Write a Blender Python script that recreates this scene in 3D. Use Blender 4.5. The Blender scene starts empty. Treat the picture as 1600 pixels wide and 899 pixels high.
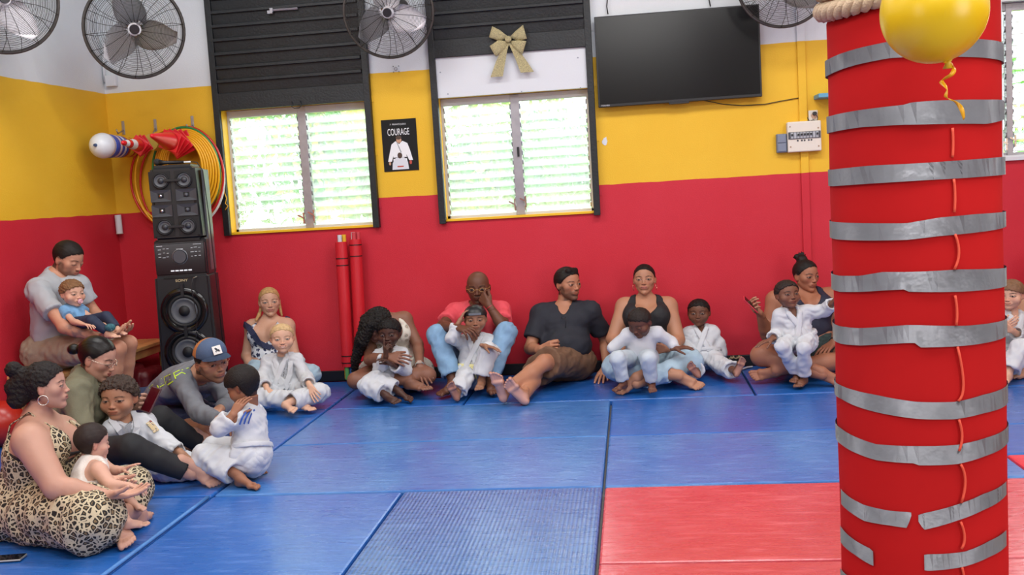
import bpy, bmesh, math, random
import numpy as np
from mathutils import Vector, Matrix, Euler
from math import sin, cos, pi, radians, sqrt
random.seed(7)
RNG = np.random.RandomState(11)
scene = bpy.context.scene
COL = scene.collection

# ------------------------------------------------------------------ camera
F_PX = 1576.2
YAW, PITCH, ROLL = -0.12155, 0.09673, -0.05982
CAM = np.array([0.1967, -7.9076, 1.4692])
_cy, _sy = cos(YAW), sin(YAW)
FWD = np.array([_sy*cos(PITCH), _cy*cos(PITCH), -sin(PITCH)])
_r0 = np.array([_cy, -_sy, 0.0]); _u0 = np.cross(_r0, FWD)
RGT = cos(ROLL)*_r0 + sin(ROLL)*_u0
UPV = -sin(ROLL)*_r0 + cos(ROLL)*_u0
cd = bpy.data.cameras.new('camera'); cam = bpy.data.objects.new('camera', cd); COL.objects.link(cam)
cd.sensor_fit = 'HORIZONTAL'; cd.sensor_width = 36.0; cd.lens = F_PX/1600*36.0
cd.clip_start = 0.05; cd.clip_end = 200
M = Matrix(((RGT[0], UPV[0], -FWD[0], CAM[0]), (RGT[1], UPV[1], -FWD[1], CAM[1]), (RGT[2], UPV[2], -FWD[2], CAM[2]), (0, 0, 0, 1)))
cam.matrix_world = M
scene.camera = cam

# ------------------------------------------------------------------ colour management, world, lights
scene.view_settings.view_transform = 'Standard'
scene.view_settings.look = 'None'
scene.view_settings.exposure = 0.0
scene.view_settings.gamma = 1.0
scene.view_settings.use_curve_mapping = False
try:
    scene.cycles.use_denoising = True
    scene.cycles.max_bounces = 6
    scene.cycles.diffuse_bounces = 3
    scene.cycles.glossy_bounces = 3
    scene.cycles.transmission_bounces = 4
    scene.cycles.transparent_max_bounces = 8
    scene.cycles.caustics_reflective = False
    scene.cycles.caustics_refractive = False
    scene.cycles.sample_clamp_indirect = 4.0
except Exception:
    pass
world = bpy.data.worlds.new('World'); scene.world = world; world.use_nodes = True
wn = world.node_tree.nodes; wl = world.node_tree.links
bg = wn['Background']
bg.inputs['Color'].default_value = (0.90, 0.96, 1.0, 1)
bg.inputs['Strength'].default_value = 9.0

def area(name, loc, target, size, power, color=(1, 1, 1), sy=None):
    l = bpy.data.lights.new(name, 'AREA'); l.energy = power; l.color = color
    l.shape = 'RECTANGLE'; l.size = size; l.size_y = sy or size
    o = bpy.data.objects.new(name, l); COL.objects.link(o); o.location = loc
    d = Vector(target)-Vector(loc); o.rotation_euler = d.to_track_quat('-Z', 'Y').to_euler()
    return o
# ceiling lamps of the hall and two added fill lights at the side walls
for _x, _y, _p in ((-2.4, -2.6, 60), (0.6, -2.6, 66), (3.4, -2.8, 40), (-2.2, -5.6, 56), (0.8, -5.8, 76), (3.4, -6.0, 50), (0.3, -9.0, 100)):
    area('ceiling_lamp_light', (_x, _y, 4.0), (_x, _y+.5, 0), 1.8, _p, (1.0, 0.985, 0.96), 0.7)
area('side_fill_light', (5.15, -8.2, 1.7), (-1.5, -2.5, 0.9), 4.6, 190, (0.94, 0.97, 1.0), 2.6)  # unseen fill light, added; the right wall has no opening
area('side_fill_light', (-3.85, -9.0, 1.9), (1.0, -2.0, 1.0), 3.0, 60, (0.96, 0.98, 1.0), 2.2)  # second added fill, in front of the solid left wall
# ------------------------------------------------------------------ pixel -> world helpers (measured positions)
def ray(u, v):
    return FWD + RGT*((u-800.0)/F_PX) + UPV*((449.5-v)/F_PX)
def PY(u, v, Y):
    d = ray(u, v); return CAM + d*((Y-CAM[1])/d[1])
def PX(u, v, X):
    d = ray(u, v); return CAM + d*((X-CAM[0])/d[0])
def PF(u, v, h=0.0):
    d = ray(u, v); return CAM + d*((h-CAM[2])/d[2])
def V(r, u, t):            # right / up / towards the camera
    v = np.array([r, -t, u], float); return v/np.linalg.norm(v)
def nrm(v):
    v = np.asarray(v, float); return v/(np.linalg.norm(v)+1e-12)
def A(*v): return np.array(v, float)

# ------------------------------------------------------------------ object helpers
def props(o, label=None, cat=None, group=None, kind=None):
    if label: o['label'] = label
    if cat: o['category'] = cat
    if group: o['group'] = group
    if kind: o['kind'] = kind
    return o
def thing(name, label, cat, loc=(0, 0, 0), group=None):
    o = bpy.data.objects.new(name, None); COL.objects.link(o); o.location = Vector([float(x) for x in loc])
    o.empty_display_size = 0.1
    return props(o, label, cat, group)
def link(name, me, mat=None, parent=None, label=None, kind=None, smooth=None):
    o = bpy.data.objects.new(name, me); COL.objects.link(o)
    if mat is not None and not me.materials: me.materials.append(mat)
    if parent is not None:
        o.parent = parent; o.matrix_parent_inverse = Matrix.Translation(-parent.location)
    if smooth is not None:
        me.polygons.foreach_set('use_smooth', [smooth]*len(me.polygons))
    return props(o, label, None, None, kind)
def mesh_np(name, verts, faces, cols=None, smooth=True):
    me = bpy.data.meshes.new(name)
    nv, nf = len(verts), len(faces)
    me.vertices.add(nv); me.vertices.foreach_set('co', np.ascontiguousarray(verts, dtype=np.float32).ravel())
    k = faces.shape[1]
    me.loops.add(nf*k); me.loops.foreach_set('vertex_index', np.ascontiguousarray(faces, dtype=np.int32).ravel())
    me.polygons.add(nf); me.polygons.foreach_set('loop_start', np.arange(0, nf*k, k, dtype=np.int32))
    me.polygons.foreach_set('use_smooth', np.full(nf, smooth, dtype=bool))
    me.update(calc_edges=True)
    if cols is not None:
        a = me.color_attributes.new('Col', 'FLOAT_COLOR', 'POINT')
        c = np.ones((nv, 4), np.float32); c[:, :3] = cols
        a.data.foreach_set('color', c.ravel())
    return me

# ------------------------------------------------------------------ signed distance modelling
BIG = 0.4
def cap(a, b, ra, rb=None, k=None, sq=None, flat=0, off=0.0, tag=None):
    return dict(t='c', a=np.asarray(a, float), b=np.asarray(b, float), ra=ra, rb=ra if rb is None else rb, k=k, sq=sq, flat=flat, off=off, tag=tag)
def ell(c, r, Mx=None, k=None, off=0.0, tag=None):
    r = (r, r, r) if np.isscalar(r) else r
    return dict(t='e', c=np.asarray(c, float), r=np.array(r, float), M=np.eye(3) if Mx is None else np.asarray(Mx, float), k=k, off=off, tag=tag)
def box(c, h, Mx=None, rd=0.005, k=None, tag=None):
    return dict(t='b', c=np.asarray(c, float), h=np.array(h, float), M=np.eye(3) if Mx is None else np.asarray(Mx, float), rd=rd, k=k, off=0.0, tag=tag)
def bbox(p):
    if p['t'] == 'c':
        r = max(p['ra'], p['rb'])*max(1.0, (p['sq'][1] if p['sq'] else 1.0))+p['off']
        return np.minimum(p['a'], p['b'])-r, np.maximum(p['a'], p['b'])+r
    if p['t'] == 'e':
        e = np.sqrt(((p['M']*p['r'][:, None])**2).sum(0))+p['off']
        return p['c']-e, p['c']+e
    e = (np.abs(p['M'])*p['h'][:, None]).sum(0)+0.01
    return p['c']-e, p['c']+e
def dist(p, X, Y, Z):
    if p['t'] == 'c':
        a, b = p['a'], p['b']; d = b-a; L2 = float(d@d)+1e-12
        x, y, z = X-a[0], Y-a[1], Z-a[2]
        tt = (x*d[0]+y*d[1]+z*d[2])/L2
        t = np.clip(tt, 0, 1)
        x = x-t*d[0]; y = y-t*d[1]; z = z-t*d[2]
        if p['sq']:
            n, f = p['sq']; s = x*n[0]+y*n[1]+z*n[2]
            q = np.sqrt(np.maximum(x*x+y*y+z*z - s*s + (s/f)**2, 0))
            r = p['ra']+(p['rb']-p['ra'])*t
            dd = (q-r)*min(1.0, f if f < 1 else 1.0)**0.5
        else:
            dd = np.sqrt(x*x+y*y+z*z)-(p['ra']+(p['rb']-p['ra'])*t)
        dd = dd-p['off']
        L = sqrt(L2)
        if p['flat'] & 2: dd = np.maximum(dd, (tt-1)*L)
        if p['flat'] & 1: dd = np.maximum(dd, -tt*L)
        return dd
    c = p['c']; Mx = p['M']; x, y, z = X-c[0], Y-c[1], Z-c[2]
    q = [Mx[i, 0]*x+Mx[i, 1]*y+Mx[i, 2]*z for i in range(3)]
    if p['t'] == 'e':
        r = p['r']
        k0 = np.sqrt((q[0]/r[0])**2+(q[1]/r[1])**2+(q[2]/r[2])**2)
        k1 = np.sqrt((q[0]/r[0]**2)**2+(q[1]/r[1]**2)**2+(q[2]/r[2]**2)**2)+1e-9
        return k0*(k0-1)/k1-p['off']
    h = p['h']-p['rd']
    g = [np.abs(q[i])-h[i] for i in range(3)]
    o = np.sqrt(sum(np.maximum(v, 0)**2 for v in g)); i_ = np.minimum(np.maximum(np.maximum(g[0], g[1]), g[2]), 0)
    return o+i_-p['rd']
class Field:
    def __init__(s, prims_or_box, h, pad=0.02):
        if isinstance(prims_or_box, tuple): lo, hi = prims_or_box
        else:
            bs = [bbox(p) for p in prims_or_box]
            lo = np.min([b[0] for b in bs], 0); hi = np.max([b[1] for b in bs], 0)
        s.h = h; s.lo = lo-pad-h*2; n = np.ceil((hi+pad+h*2-s.lo)/h).astype(int)+1; s.n = n
        s.f = np.full(tuple(n), BIG, np.float32)
        s.ax = [(s.lo[i]+np.arange(n[i])*h).astype(np.float32) for i in range(3)]
    def _loc(s, p, m):
        lo, hi = bbox(p)
        i0 = np.clip(np.floor((lo-m-s.lo)/s.h).astype(int), 0, s.n-1); i1 = np.clip(np.ceil((hi+m-s.lo)/s.h).astype(int)+1, 1, s.n)
        if (i1 <= i0).any(): return None
        sl = tuple(slice(i0[i], i1[i]) for i in range(3))
        return sl, s.ax[0][sl[0]][:, None, None], s.ax[1][sl[1]][None, :, None], s.ax[2][sl[2]][None, None, :]
    def add(s, p, k=0.01, m=None):
        kk = k if p['k'] is None else p['k']
        L = s._loc(p, kk+3*s.h if m is None else m)
        if L is None: return s
        sl, X, Y, Z = L; d = dist(p, X, Y, Z); g = s.f[sl]
        if kk > 0:
            hh = np.maximum(kk-np.abs(g-d), 0)/kk
            s.f[sl] = np.minimum(g, d)-hh*hh*kk*0.25
        else: s.f[sl] = np.minimum(g, d)
        return s
    def sub(s, p, k=0.004):
        kk = k if p['k'] is None else p['k']
        L = s._loc(p, kk+3*s.h)
        if L is None: return s
        sl, X, Y, Z = L; d = -dist(p, X, Y, Z); g = s.f[sl]
        hh = np.maximum(kk-np.abs(g-d), 0)/max(kk, 1e-6)
        s.f[sl] = np.maximum(g, d)+hh*hh*kk*0.25
        return s
    def adds(s, ps, k=0.01, m=None):
        for p in ps: s.add(p, k, m)
        return s
    def plane(s, pt, n):            # keep the side where (x-pt).n < 0
        X, Y, Z = s.ax[0][:, None, None], s.ax[1][None, :, None], s.ax[2][None, None, :]
        s.f = np.maximum(s.f, ((X-pt[0])*n[0]+(Y-pt[1])*n[1]+(Z-pt[2])*n[2]).astype(np.float32)); return s
    def fn(s, f):                   # f(field, X, Y, Z) -> field
        X, Y, Z = s.ax[0][:, None, None], s.ax[1][None, :, None], s.ax[2][None, None, :]
        s.f = f(s.f, X, Y, Z).astype(np.float32); return s
    def mesh(s):
        f = s.f; f[0] = f[-1] = BIG; f[:, 0] = f[:, -1] = BIG; f[:, :, 0] = f[:, :, -1] = BIG
        sg = f < 0
        c = sg[:-1, :-1, :-1].astype(np.int8)
        tot = np.zeros(c.shape, np.int8)
        for dx in (0, 1):
            for dy in (0, 1):
                for dz in (0, 1):
                    tot += sg[dx:dx+c.shape[0], dy:dy+c.shape[1], dz:dz+c.shape[2]]
        act = (tot > 0) & (tot < 8)
        idx = np.argwhere(act)
        if len(idx) == 0: return np.zeros((0, 3)), np.zeros((0, 4), int)
        num = np.full(act.shape, -1, np.int32); num[act] = np.arange(len(idx))
        acc = np.zeros((len(idx), 3)); cnt = np.zeros(len(idx))
        corners = [(a, b, d) for a in (0, 1) for b in (0, 1) for d in (0, 1)]
        vals = {q: f[idx[:, 0]+q[0], idx[:, 1]+q[1], idx[:, 2]+q[2]] for q in corners}
        for q in corners:
            for ax in range(3):
                if q[ax] == 0:
                    w = list(q); w[ax] = 1; w = tuple(w)
                    a, b = vals[q], vals[w]; m = (a < 0) != (b < 0)
                    t = np.where(m, a/np.where(m, a-b, 1), 0)
                    for j in range(3):
                        acc[:, j] += np.where(m, q[j]+(t if j == ax else 0), 0)
                    cnt += m
        vts = (idx+acc/cnt[:, None])*s.h+s.lo
        fs = []
        for ax in range(3):
            sl0 = [slice(None)]*3; sl1 = [slice(None)]*3; sl0[ax] = slice(0, -1); sl1[ax] = slice(1, None)
            ch = sg[tuple(sl0)] != sg[tuple(sl1)]
            e = np.argwhere(ch)
            o1, o2 = [(1, 2), (2, 0), (0, 1)][ax]
            e = e[(e[:, o1] > 0) & (e[:, o2] > 0) & (e[:, o1] < s.n[o1]-1) & (e[:, o2] < s.n[o2]-1)]
            ins = sg[e[:, 0], e[:, 1], e[:, 2]]
            def cell(a, b):
                q = e.copy(); q[:, o1] -= a; q[:, o2] -= b
                return num[q[:, 0], q[:, 1], q[:, 2]]
            q = np.stack([cell(0, 0), cell(1, 0), cell(1, 1), cell(0, 1)], 1)
            q[~ins] = q[~ins][:, ::-1]
            fs.append(q)
        fs = np.concatenate(fs); fs = fs[(fs >= 0).all(1)]
        return vts, fs
def vnormals(v, f):
    n = np.cross(v[f[:, 2]]-v[f[:, 0]], v[f[:, 3]]-v[f[:, 1]])
    out = np.zeros_like(v)
    for j in range(4): np.add.at(out, f[:, j], n)
    return out/(np.linalg.norm(out, axis=1, keepdims=True)+1e-12)
def snoise(p, wl, seed=0, n=7):       # smooth pseudo-noise in about [-1, 1], wavelength wl
    r = np.random.RandomState(seed); out = np.zeros(len(p))
    for i in range(n):
        d = nrm(r.normal(size=3))*2*pi/(wl*r.uniform(.7, 1.5)); out += np.sin(p@d+r.uniform(0, 6.28)+1.3*np.sin(p@(np.roll(d, 1)*.6)+i))
    return out/sqrt(n)/1.2
def wrinkle(v, f, amp, wl=0.06, seed=1, sharp=True):
    n = vnormals(v, f)
    a = snoise(v, wl*1.6, seed, 5)
    b = 1-np.abs(snoise(v, wl*1.3, seed+5, 3))*2.0 if sharp else snoise(v, wl, seed+5)
    c = snoise(v, wl*4, seed+9, 3)
    return v+n*((a*0.5+b*0.5*(0.6+0.5*c))*amp)[:, None]
def join(parts):
    vs, fs, o = [], [], 0
    for v, f in parts:
        if len(v) == 0: continue
        vs.append(v); fs.append(f+o); o += len(v)
    return np.concatenate(vs), np.concatenate(fs)

# ------------------------------------------------------------------ plain mesh helpers (bmesh)
def bx(bm, c, h, rot=None, bev=0.0):
    r = bmesh.ops.create_cube(bm, size=1.0)
    vs = r['verts']
    Mx = Matrix.Diagonal((h[0]*2, h[1]*2, h[2]*2, 1))
    R = rot.to_4x4() if rot is not None else Matrix.Identity(4)
    bmesh.ops.transform(bm, matrix=Matrix.Translation(Vector([float(x) for x in c])) @ R @ Mx, verts=vs)
    if bev > 0:
        es = list({e for v in vs for e in v.link_edges})
        bmesh.ops.bevel(bm, geom=es, offset=bev, segments=2, affect='EDGES', profile=0.5)
    return vs
def orient(d):
    return Vector([float(x) for x in d]).to_track_quat('Z', 'Y').to_matrix()
def cyl(bm, a, b, r, r2=None, seg=16, caps=True):
    a = Vector([float(x) for x in a]); b = Vector([float(x) for x in b]); d = b-a
    res = bmesh.ops.create_cone(bm, cap_ends=caps, cap_tris=False, segments=seg, radius1=r, radius2=r if r2 is None else r2, depth=d.length)
    bmesh.ops.transform(bm, matrix=Matrix.Translation((a+b)/2) @ orient(d).to_4x4(), verts=res['verts'])
    return res['verts']
def sph(bm, c, r, seg=16, rings=10, rot=None):
    res = bmesh.ops.create_uvsphere(bm, u_segments=seg, v_segments=rings, radius=1.0)
    r = (r, r, r) if np.isscalar(r) else r
    R = rot.to_4x4() if rot is not None else Matrix.Identity(4)
    bmesh.ops.transform(bm, matrix=Matrix.Translation(Vector([float(x) for x in c])) @ R @ Matrix.Diagonal((*r, 1)), verts=res['verts'])
    return res['verts']
def tube(bm, pts, r, seg=6, closed=False):
    P = [Vector([float(x) for x in p]) for p in pts]; n = len(P); rings = []
    rr = r if hasattr(r, '__len__') else [r]*n
    up = Vector((0, 0, 1)); prev = None
    for i in range(n):
        if closed: t = (P[(i+1) % n]-P[i-1]).normalized()
        else: t = (P[min(i+1, n-1)]-P[max(i-1, 0)]).normalized()
        if prev is None:
            ref = up if abs(t.dot(up)) < 0.9 else Vector((1, 0, 0))
            u = t.cross(ref).normalized()
        else:
            u = (prev-t*prev.dot(t)).normalized()
        prev = u; w = t.cross(u)
        rings.append([bm.verts.new(P[i]+(u*cos(2*pi*k/seg)+w*sin(2*pi*k/seg))*rr[i]) for k in range(seg)])
    m = n if closed else n-1
    for i in range(m):
        A_, B_ = rings[i], rings[(i+1) % n]
        for k in range(seg): bm.faces.new((A_[k], A_[(k+1) % seg], B_[(k+1) % seg], B_[k]))
    if not closed:
        bm.faces.new(rings[0][::-1]); bm.faces.new(rings[-1])
def strip(bm, pts, w, th):              # ribbon: pts, width vectors, thickness
    rows = []
    n = len(pts)
    for i in range(n):
        p = Vector([float(x) for x in pts[i]]); wv = Vector([float(x) for x in (w[i] if hasattr(w[0], '__len__') else w)])
        t = Vector([float(x) for x in (np.asarray(pts[min(i+1, n-1)])-np.asarray(pts[max(i-1, 0)]))]).normalized()
        nn = t.cross(wv).normalized()*th
        rows.append([bm.verts.new(p-wv-nn), bm.verts.new(p+wv-nn), bm.verts.new(p+wv+nn), bm.verts.new(p-wv+nn)])
    for i in range(n-1):
        for k in range(4): bm.faces.new((rows[i][k], rows[i][(k+1) % 4], rows[i+1][(k+1) % 4], rows[i+1][k]))
    bm.faces.new(rows[0][::-1]); bm.faces.new(rows[-1])
def lathe(bm, prof, axis_o=(0, 0, 0), axis=(0, 0, 1), seg=32, close=False):
    R = orient(axis); o = Vector([float(x) for x in axis_o]); rings = []
    for r, z in prof:
        rings.append([bm.verts.new(o+R @ Vector((r*cos(2*pi*k/seg), r*sin(2*pi*k/seg), z))) for k in range(seg)])
    for i in range(len(prof)-1):
        for k in range(seg): bm.faces.new((rings[i][k], rings[i][(k+1) % seg], rings[i+1][(k+1) % seg], rings[i+1][k]))
    if close:
        bm.faces.new(rings[0][::-1]); bm.faces.new(rings[-1])
def done(name, bm, mat, parent=None, smooth=False, label=None, kind=None):
    bmesh.ops.recalc_face_normals(bm, faces=bm.faces)
    me = bpy.data.meshes.new(name); bm.to_mesh(me); bm.free()
    return link(name, me, mat, parent, label, kind, smooth)
def text_obj(name, body, size, loc, rot, mat, parent=None, ext=0.001, align='CENTER', sx=1.0):
    cu = bpy.data.curves.new(name, 'FONT'); cu.body = body; cu.size = size; cu.extrude = ext; cu.align_x = align; cu.align_y = 'CENTER'
    o = bpy.data.objects.new(name, cu); COL.objects.link(o)
    dg = bpy.context.evaluated_depsgraph_get(); me = bpy.data.meshes.new_from_object(o.evaluated_get(dg))
    bpy.data.objects.remove(o); bpy.data.curves.remove(cu)
    o = bpy.data.objects.new(name, me); COL.objects.link(o); me.materials.clear(); me.materials.append(mat)
    Mx = Matrix.Translation(Vector([float(x) for x in loc])) @ (rot.to_4x4() if isinstance(rot, Matrix) else Euler(rot).to_matrix().to_4x4()) @ Matrix.Diagonal((sx, 1, 1, 1))
    me.transform(Mx)
    if parent is not None:
        o.parent = parent; o.matrix_parent_inverse = Matrix.Translation(-parent.location)
    return o

# ------------------------------------------------------------------ materials
MATS = {}
def srgb(c):
    if isinstance(c, str):
        c = c.lstrip('#'); c = [int(c[i:i+2], 16)/255 for i in (0, 2, 4)]
    return tuple((x/12.92 if x <= .04045 else ((x+.055)/1.055)**2.4) for x in c)
def mat(name, color, rough=0.6, metal=0.0, bump=0.0, bscale=200.0, var=0.0, vscale=5.0, spec=0.5, emit=None, alpha=None, coat=0.0, sheen=0.0, trans=0.0, lin=False):
    if name in MATS: return MATS[name]
    m = bpy.data.materials.new(name); m.use_nodes = True; nt = m.node_tree; b = nt.nodes['Principled BSDF']
    c = color if lin else srgb(color)
    b.inputs['Base Color'].default_value = (*c, 1); b.inputs['Roughness'].default_value = rough; b.inputs['Metallic'].default_value = metal
    b.inputs['Specular IOR Level'].default_value = spec
    b.inputs['Coat Weight'].default_value = coat; b.inputs['Sheen Weight'].default_value = sheen; b.inputs['Transmission Weight'].default_value = trans
    if emit: b.inputs['Emission Color'].default_value = (*c, 1); b.inputs['Emission Strength'].default_value = emit
    if alpha is not None: b.inputs['Alpha'].default_value = alpha
    tc = nt.nodes.new('ShaderNodeTexCoord')
    if var > 0:
        n = nt.nodes.new('ShaderNodeTexNoise'); n.inputs['Scale'].default_value = vscale; n.inputs['Detail'].default_value = 5
        nt.links.new(tc.outputs['Object'], n.inputs['Vector'])
        r = nt.nodes.new('ShaderNodeValToRGB'); r.color_ramp.elements[0].position = .3; r.color_ramp.elements[1].position = .7
        r.color_ramp.elements[0].color = (*[x*(1-var) for x in c], 1); r.color_ramp.elements[1].color = (*[min(1, x*(1+var)) for x in c], 1)
        nt.links.new(n.outputs['Fac'], r.inputs['Fac']); nt.links.new(r.outputs['Color'], b.inputs['Base Color'])
    if bump > 0:
        n = nt.nodes.new('ShaderNodeTexNoise'); n.inputs['Scale'].default_value = bscale; n.inputs['Detail'].default_value = 3
        nt.links.new(tc.outputs['Object'], n.inputs['Vector'])
        bp = nt.nodes.new('ShaderNodeBump'); bp.inputs['Strength'].default_value = bump; bp.inputs['Distance'].default_value = 0.01
        nt.links.new(n.outputs['Fac'], bp.inputs['Height']); nt.links.new(bp.outputs['Normal'], b.inputs['Normal'])
    MATS[name] = m; return m
def vmat(name, rough=0.55, bump=0.0, bscale=300, spec=0.4, sheen=0.0):
    if name in MATS: return MATS[name]
    m = mat(name, (1, 1, 1), rough, bump=bump, bscale=bscale, spec=spec, sheen=sheen); nt = m.node_tree
    a = nt.nodes.new('ShaderNodeVertexColor'); a.layer_name = 'Col'
    nt.links.new(a.outputs['Color'], nt.nodes['Principled BSDF'].inputs['Base Color'])
    return m
# ------------------------------------------------------------------ people
def mixc(c, d, m): return c*(1-m[:, None])+np.array(d)[None]*m[:, None]
def sstep(x, a, b):
    t = np.clip((x-a)/(b-a), 0, 1); return t*t*(3-2*t)
SKIN = vmat('skin', 0.5, bump=0.05, bscale=260, spec=0.35)
HAIRV = {}
def hairmat(c, rough=.6, curl=0):
    return mat('hair_'+str(c)+str(curl > 0), c, rough, bump=0.45 if curl else .12, bscale=170 if curl else 420, var=0.22, vscale=60, spec=.28)

class HeadFrame:
    def __init__(s, c, H, yaw, pitch, roll, wx=1.0):
        s.c = np.asarray(c, float); s.H = H; s.wx = wx
        fc = CAM-s.c; fc[2] *= 0.5; fc = nrm(fc)
        rt = nrm(np.cross(FWD, (0, 0, 1))); rt = nrm(np.cross(-fc, (0, 0, 1)))
        y, p, r = radians(yaw), radians(pitch), radians(roll)
        Y = cos(y)*fc+sin(y)*rt; X = nrm(np.cross(Y, (0, 0, 1))); Z = np.cross(X, Y)
        Y2 = cos(p)*Y-sin(p)*Z; Z2 = sin(p)*Y+cos(p)*Z
        X3 = cos(r)*X+sin(r)*Z2; Z3 = -sin(r)*X+cos(r)*Z2
        s.X, s.Y, s.Z = X3, Y2, Z3; s.M = np.array([X3, Y2, Z3])
    def P(s, x, y, z): return s.c+s.H*(x*s.wx*s.X+y*s.Y+z*s.Z)
    def L(s, v): return (v-s.c) @ s.M.T / s.H / np.array([s.wx, 1, 1])
    def ell(s, c, r, k=None, rot=None):
        Mx = s.M if rot is None else rot @ s.M
        return ell(s.P(*c), np.array(r if hasattr(r, '__len__') else (r, r, r))*np.array([s.wx, 1, 1])*s.H, Mx, k=k)
    def cap(s, a, b, ra, rb=None, k=None, flat=0, sq=None): return cap(s.P(*a), s.P(*b), ra*s.H, (ra if rb is None else rb)*s.H, k=k, flat=flat, sq=sq)

def cranium(hf, kid, t=0.0):
    return [hf.ell((0, -.03, .13), (.325+t+.03*kid, .41+t, .37+t)), hf.ell((0, .02, .0), (.30+t, .34+t, .33+t))]
def build_head(hf, o):
    kid = o.get('kid', 0); H = hf.H; fem = o.get('fem', 0); fat = o.get('fat', 0)
    h = H/o.get('hres', 62)
    K = .06*H
    ps = cranium(hf, kid)
    ps += [hf.ell((0, .10, -.12), (.265+.035*kid+.02*fat, .262, .345-.03*kid), k=K)]
    for sx in (-1, 1):
        ps += [hf.cap((sx*.19, .0, -.20), (sx*.05, .25, -.405+.03*kid), .095+.02*fat, .07, k=.09*H),
               hf.ell((sx*(.185+.01*kid), .20, -.06-.07*kid), .115+.02*kid, k=.08*H),
               hf.cap((sx*.06, .325, .085), (sx*.20, .27, .085), .045-.015*kid-.008*fem, .035, k=.05*H)]
    ps += [hf.ell((0, .285, -.415+.03*kid), (.085-.015*fem, .08, .07), k=.06*H)]
    F = Field(ps+[cap(hf.P(0, -.05, -.3), hf.P(0, -.12, -.85), .25*H)], h, pad=.06*H)
    F.adds(ps)
    for sx in (-1, 1):
        F.sub(hf.ell((sx*.150, .425, .010), (.085, .085, .055)), k=.06*H)
        F.add(hf.ell((sx*.148, .300, .0), (.072, .070, .062)), k=.012*H)
    ns = 1-.25*kid-.1*fem; nw = o.get('nosew', 1.0)
    F.add(hf.cap((0, .335, .05), (0, .335+.085*ns, -.125), .024, .036*ns*.9+.004, k=.045*H))
    F.add(hf.ell((0, .345+.078*ns, -.135), (.042*nw, .042, .036), k=.025*H))
    for sx in (-1, 1):
        F.add(hf.ell((sx*.048*nw, .365+.03*ns, -.145), (.030*nw, .036, .027), k=.022*H))
        F.sub(hf.ell((sx*.028*nw, .375+.045*ns, -.178), (.014, .018, .016)), k=.01*H)
    lf = o.get('lips', 1.0); sm = o.get('smile', .3)
    F.add(hf.ell((0, .325, -.255), (.13, .075, .085)), k=.05*H)
    for q in (-1, 0, 1):
        F.add(hf.cap((q*.055-.03, .392-.018*abs(q), -.237+sm*.02*abs(q)), (q*.055+.03, .392-.018*abs(q), -.237+sm*.02*abs(q)), .017*lf, k=.018*H))
        F.add(hf.cap((q*.045-.02, .386-.018*abs(q), -.285+sm*.02*abs(q)), (q*.045+.02, .386-.018*abs(q), -.285+sm*.02*abs(q)), .021*lf, k=.018*H))
    for q in (-1, 1):
        F.sub(hf.cap((0, .418, -.262), (q*.09, .385, -.262+sm*.035), .008), k=.008*H)
        F.sub(hf.ell((q*.02, .42, -.20), (.010, .03, .02)), k=.02*H)
    for sx in (-1, 1):
        er = np.array([[cos(.35*sx), sin(.35*sx), 0], [-sin(.35*sx), cos(.35*sx), 0], [0, 0, 1]])
        F.add(hf.ell((sx*(.335+.02*kid), -.035, -.02), (.026, .075, .115), rot=er), k=.02*H)
        F.add(hf.ell((sx*.322, -.01, -.10), (.024, .04, .05)), k=.02*H)
        F.sub(hf.ell((sx*(.365+.02*kid), -.015, .0), (.02, .038, .062), rot=er), k=.012*H)
    nk = o['neck']; nr = o.get('neckr', .055)
    F.add(cap(hf.P(0, -.10, -.22), nk, nr, nr*1.06), k=.05*H)
    F.plane(nk-(nrm(hf.P(0, 0, 0)-nk))*0.02, -nrm(hf.P(0, 0, 0)-nk))
    v, f = F.mesh()
    q = hf.L(v); x, y, z = np.abs(q[:, 0]), q[:, 1], q[:, 2]; xs = q[:, 0]
    base = np.minimum(.85, np.array(srgb(o['skin']))*np.array([.93, .99, 1.04])+.004); n = len(v)
    c = np.tile(base, (n, 1))
    c *= (1+.05*snoise(q, .35, 3))[:, None]
    fr = sstep(y, .12, .22)
    red = np.array([1.0, .60, .52])*base
    c = mixc(c, red, .40*fr*np.exp(-(((x-.17)/.08)**2+((z+.10)/.08)**2)))
    c = mixc(c, red, .35*fr*np.exp(-((x/.06)**2+((z+.14)/.06)**2)))
    c = mixc(c, red*.9, .5*sstep(x, .31, .34)*(np.abs(z) < .15))
    dark = np.array(srgb(o.get('browc', '#1a120e')))
    # stubble / beard
    bd = o.get('beard', 0)
    if bd:
        jaw = sstep(-z+.05*sstep(y, .2, .34), .19, .30)*sstep(y, -.02, .06)
        jaw = np.maximum(jaw, np.exp(-(((x-.0)/.13)**4+((z+.205)/.024)**2))*fr)
        jaw = np.maximum(jaw, sstep(x, .20, .26)*sstep(y, -.04, .02)*sstep(-y, -.20, -.12)*sstep(-z, .0, .08))
        jaw *= 1-np.exp(-((x/.10)**2+((z+.262)/.028)**2))
        jaw *= sstep(z, -.62, -.50)
        c = mixc(c, dark*.8+base*.12, bd*jaw*(0.88+.06*snoise(q, .03, 5)))
    ez = o.get('eyedown', 0)
    # sockets slightly darker, brows, eyes
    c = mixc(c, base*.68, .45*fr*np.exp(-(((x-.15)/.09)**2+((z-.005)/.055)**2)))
    bz = .092+.022*np.sin(np.clip((x-.06)/.18, 0, 1)*pi)-.01
    bt = o.get('browt', .018)
    br = sstep(-np.abs(z-bz), -bt, -bt*.45)*sstep(x, .055, .075)*(1-sstep(x, .22, .26))*fr
    c = mixc(c, dark, br*.85)
    lo, hi = (-.023, .018) if not ez else (-.028, -.014)
    cz, rz = (lo+hi)/2, (hi-lo)/2
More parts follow.
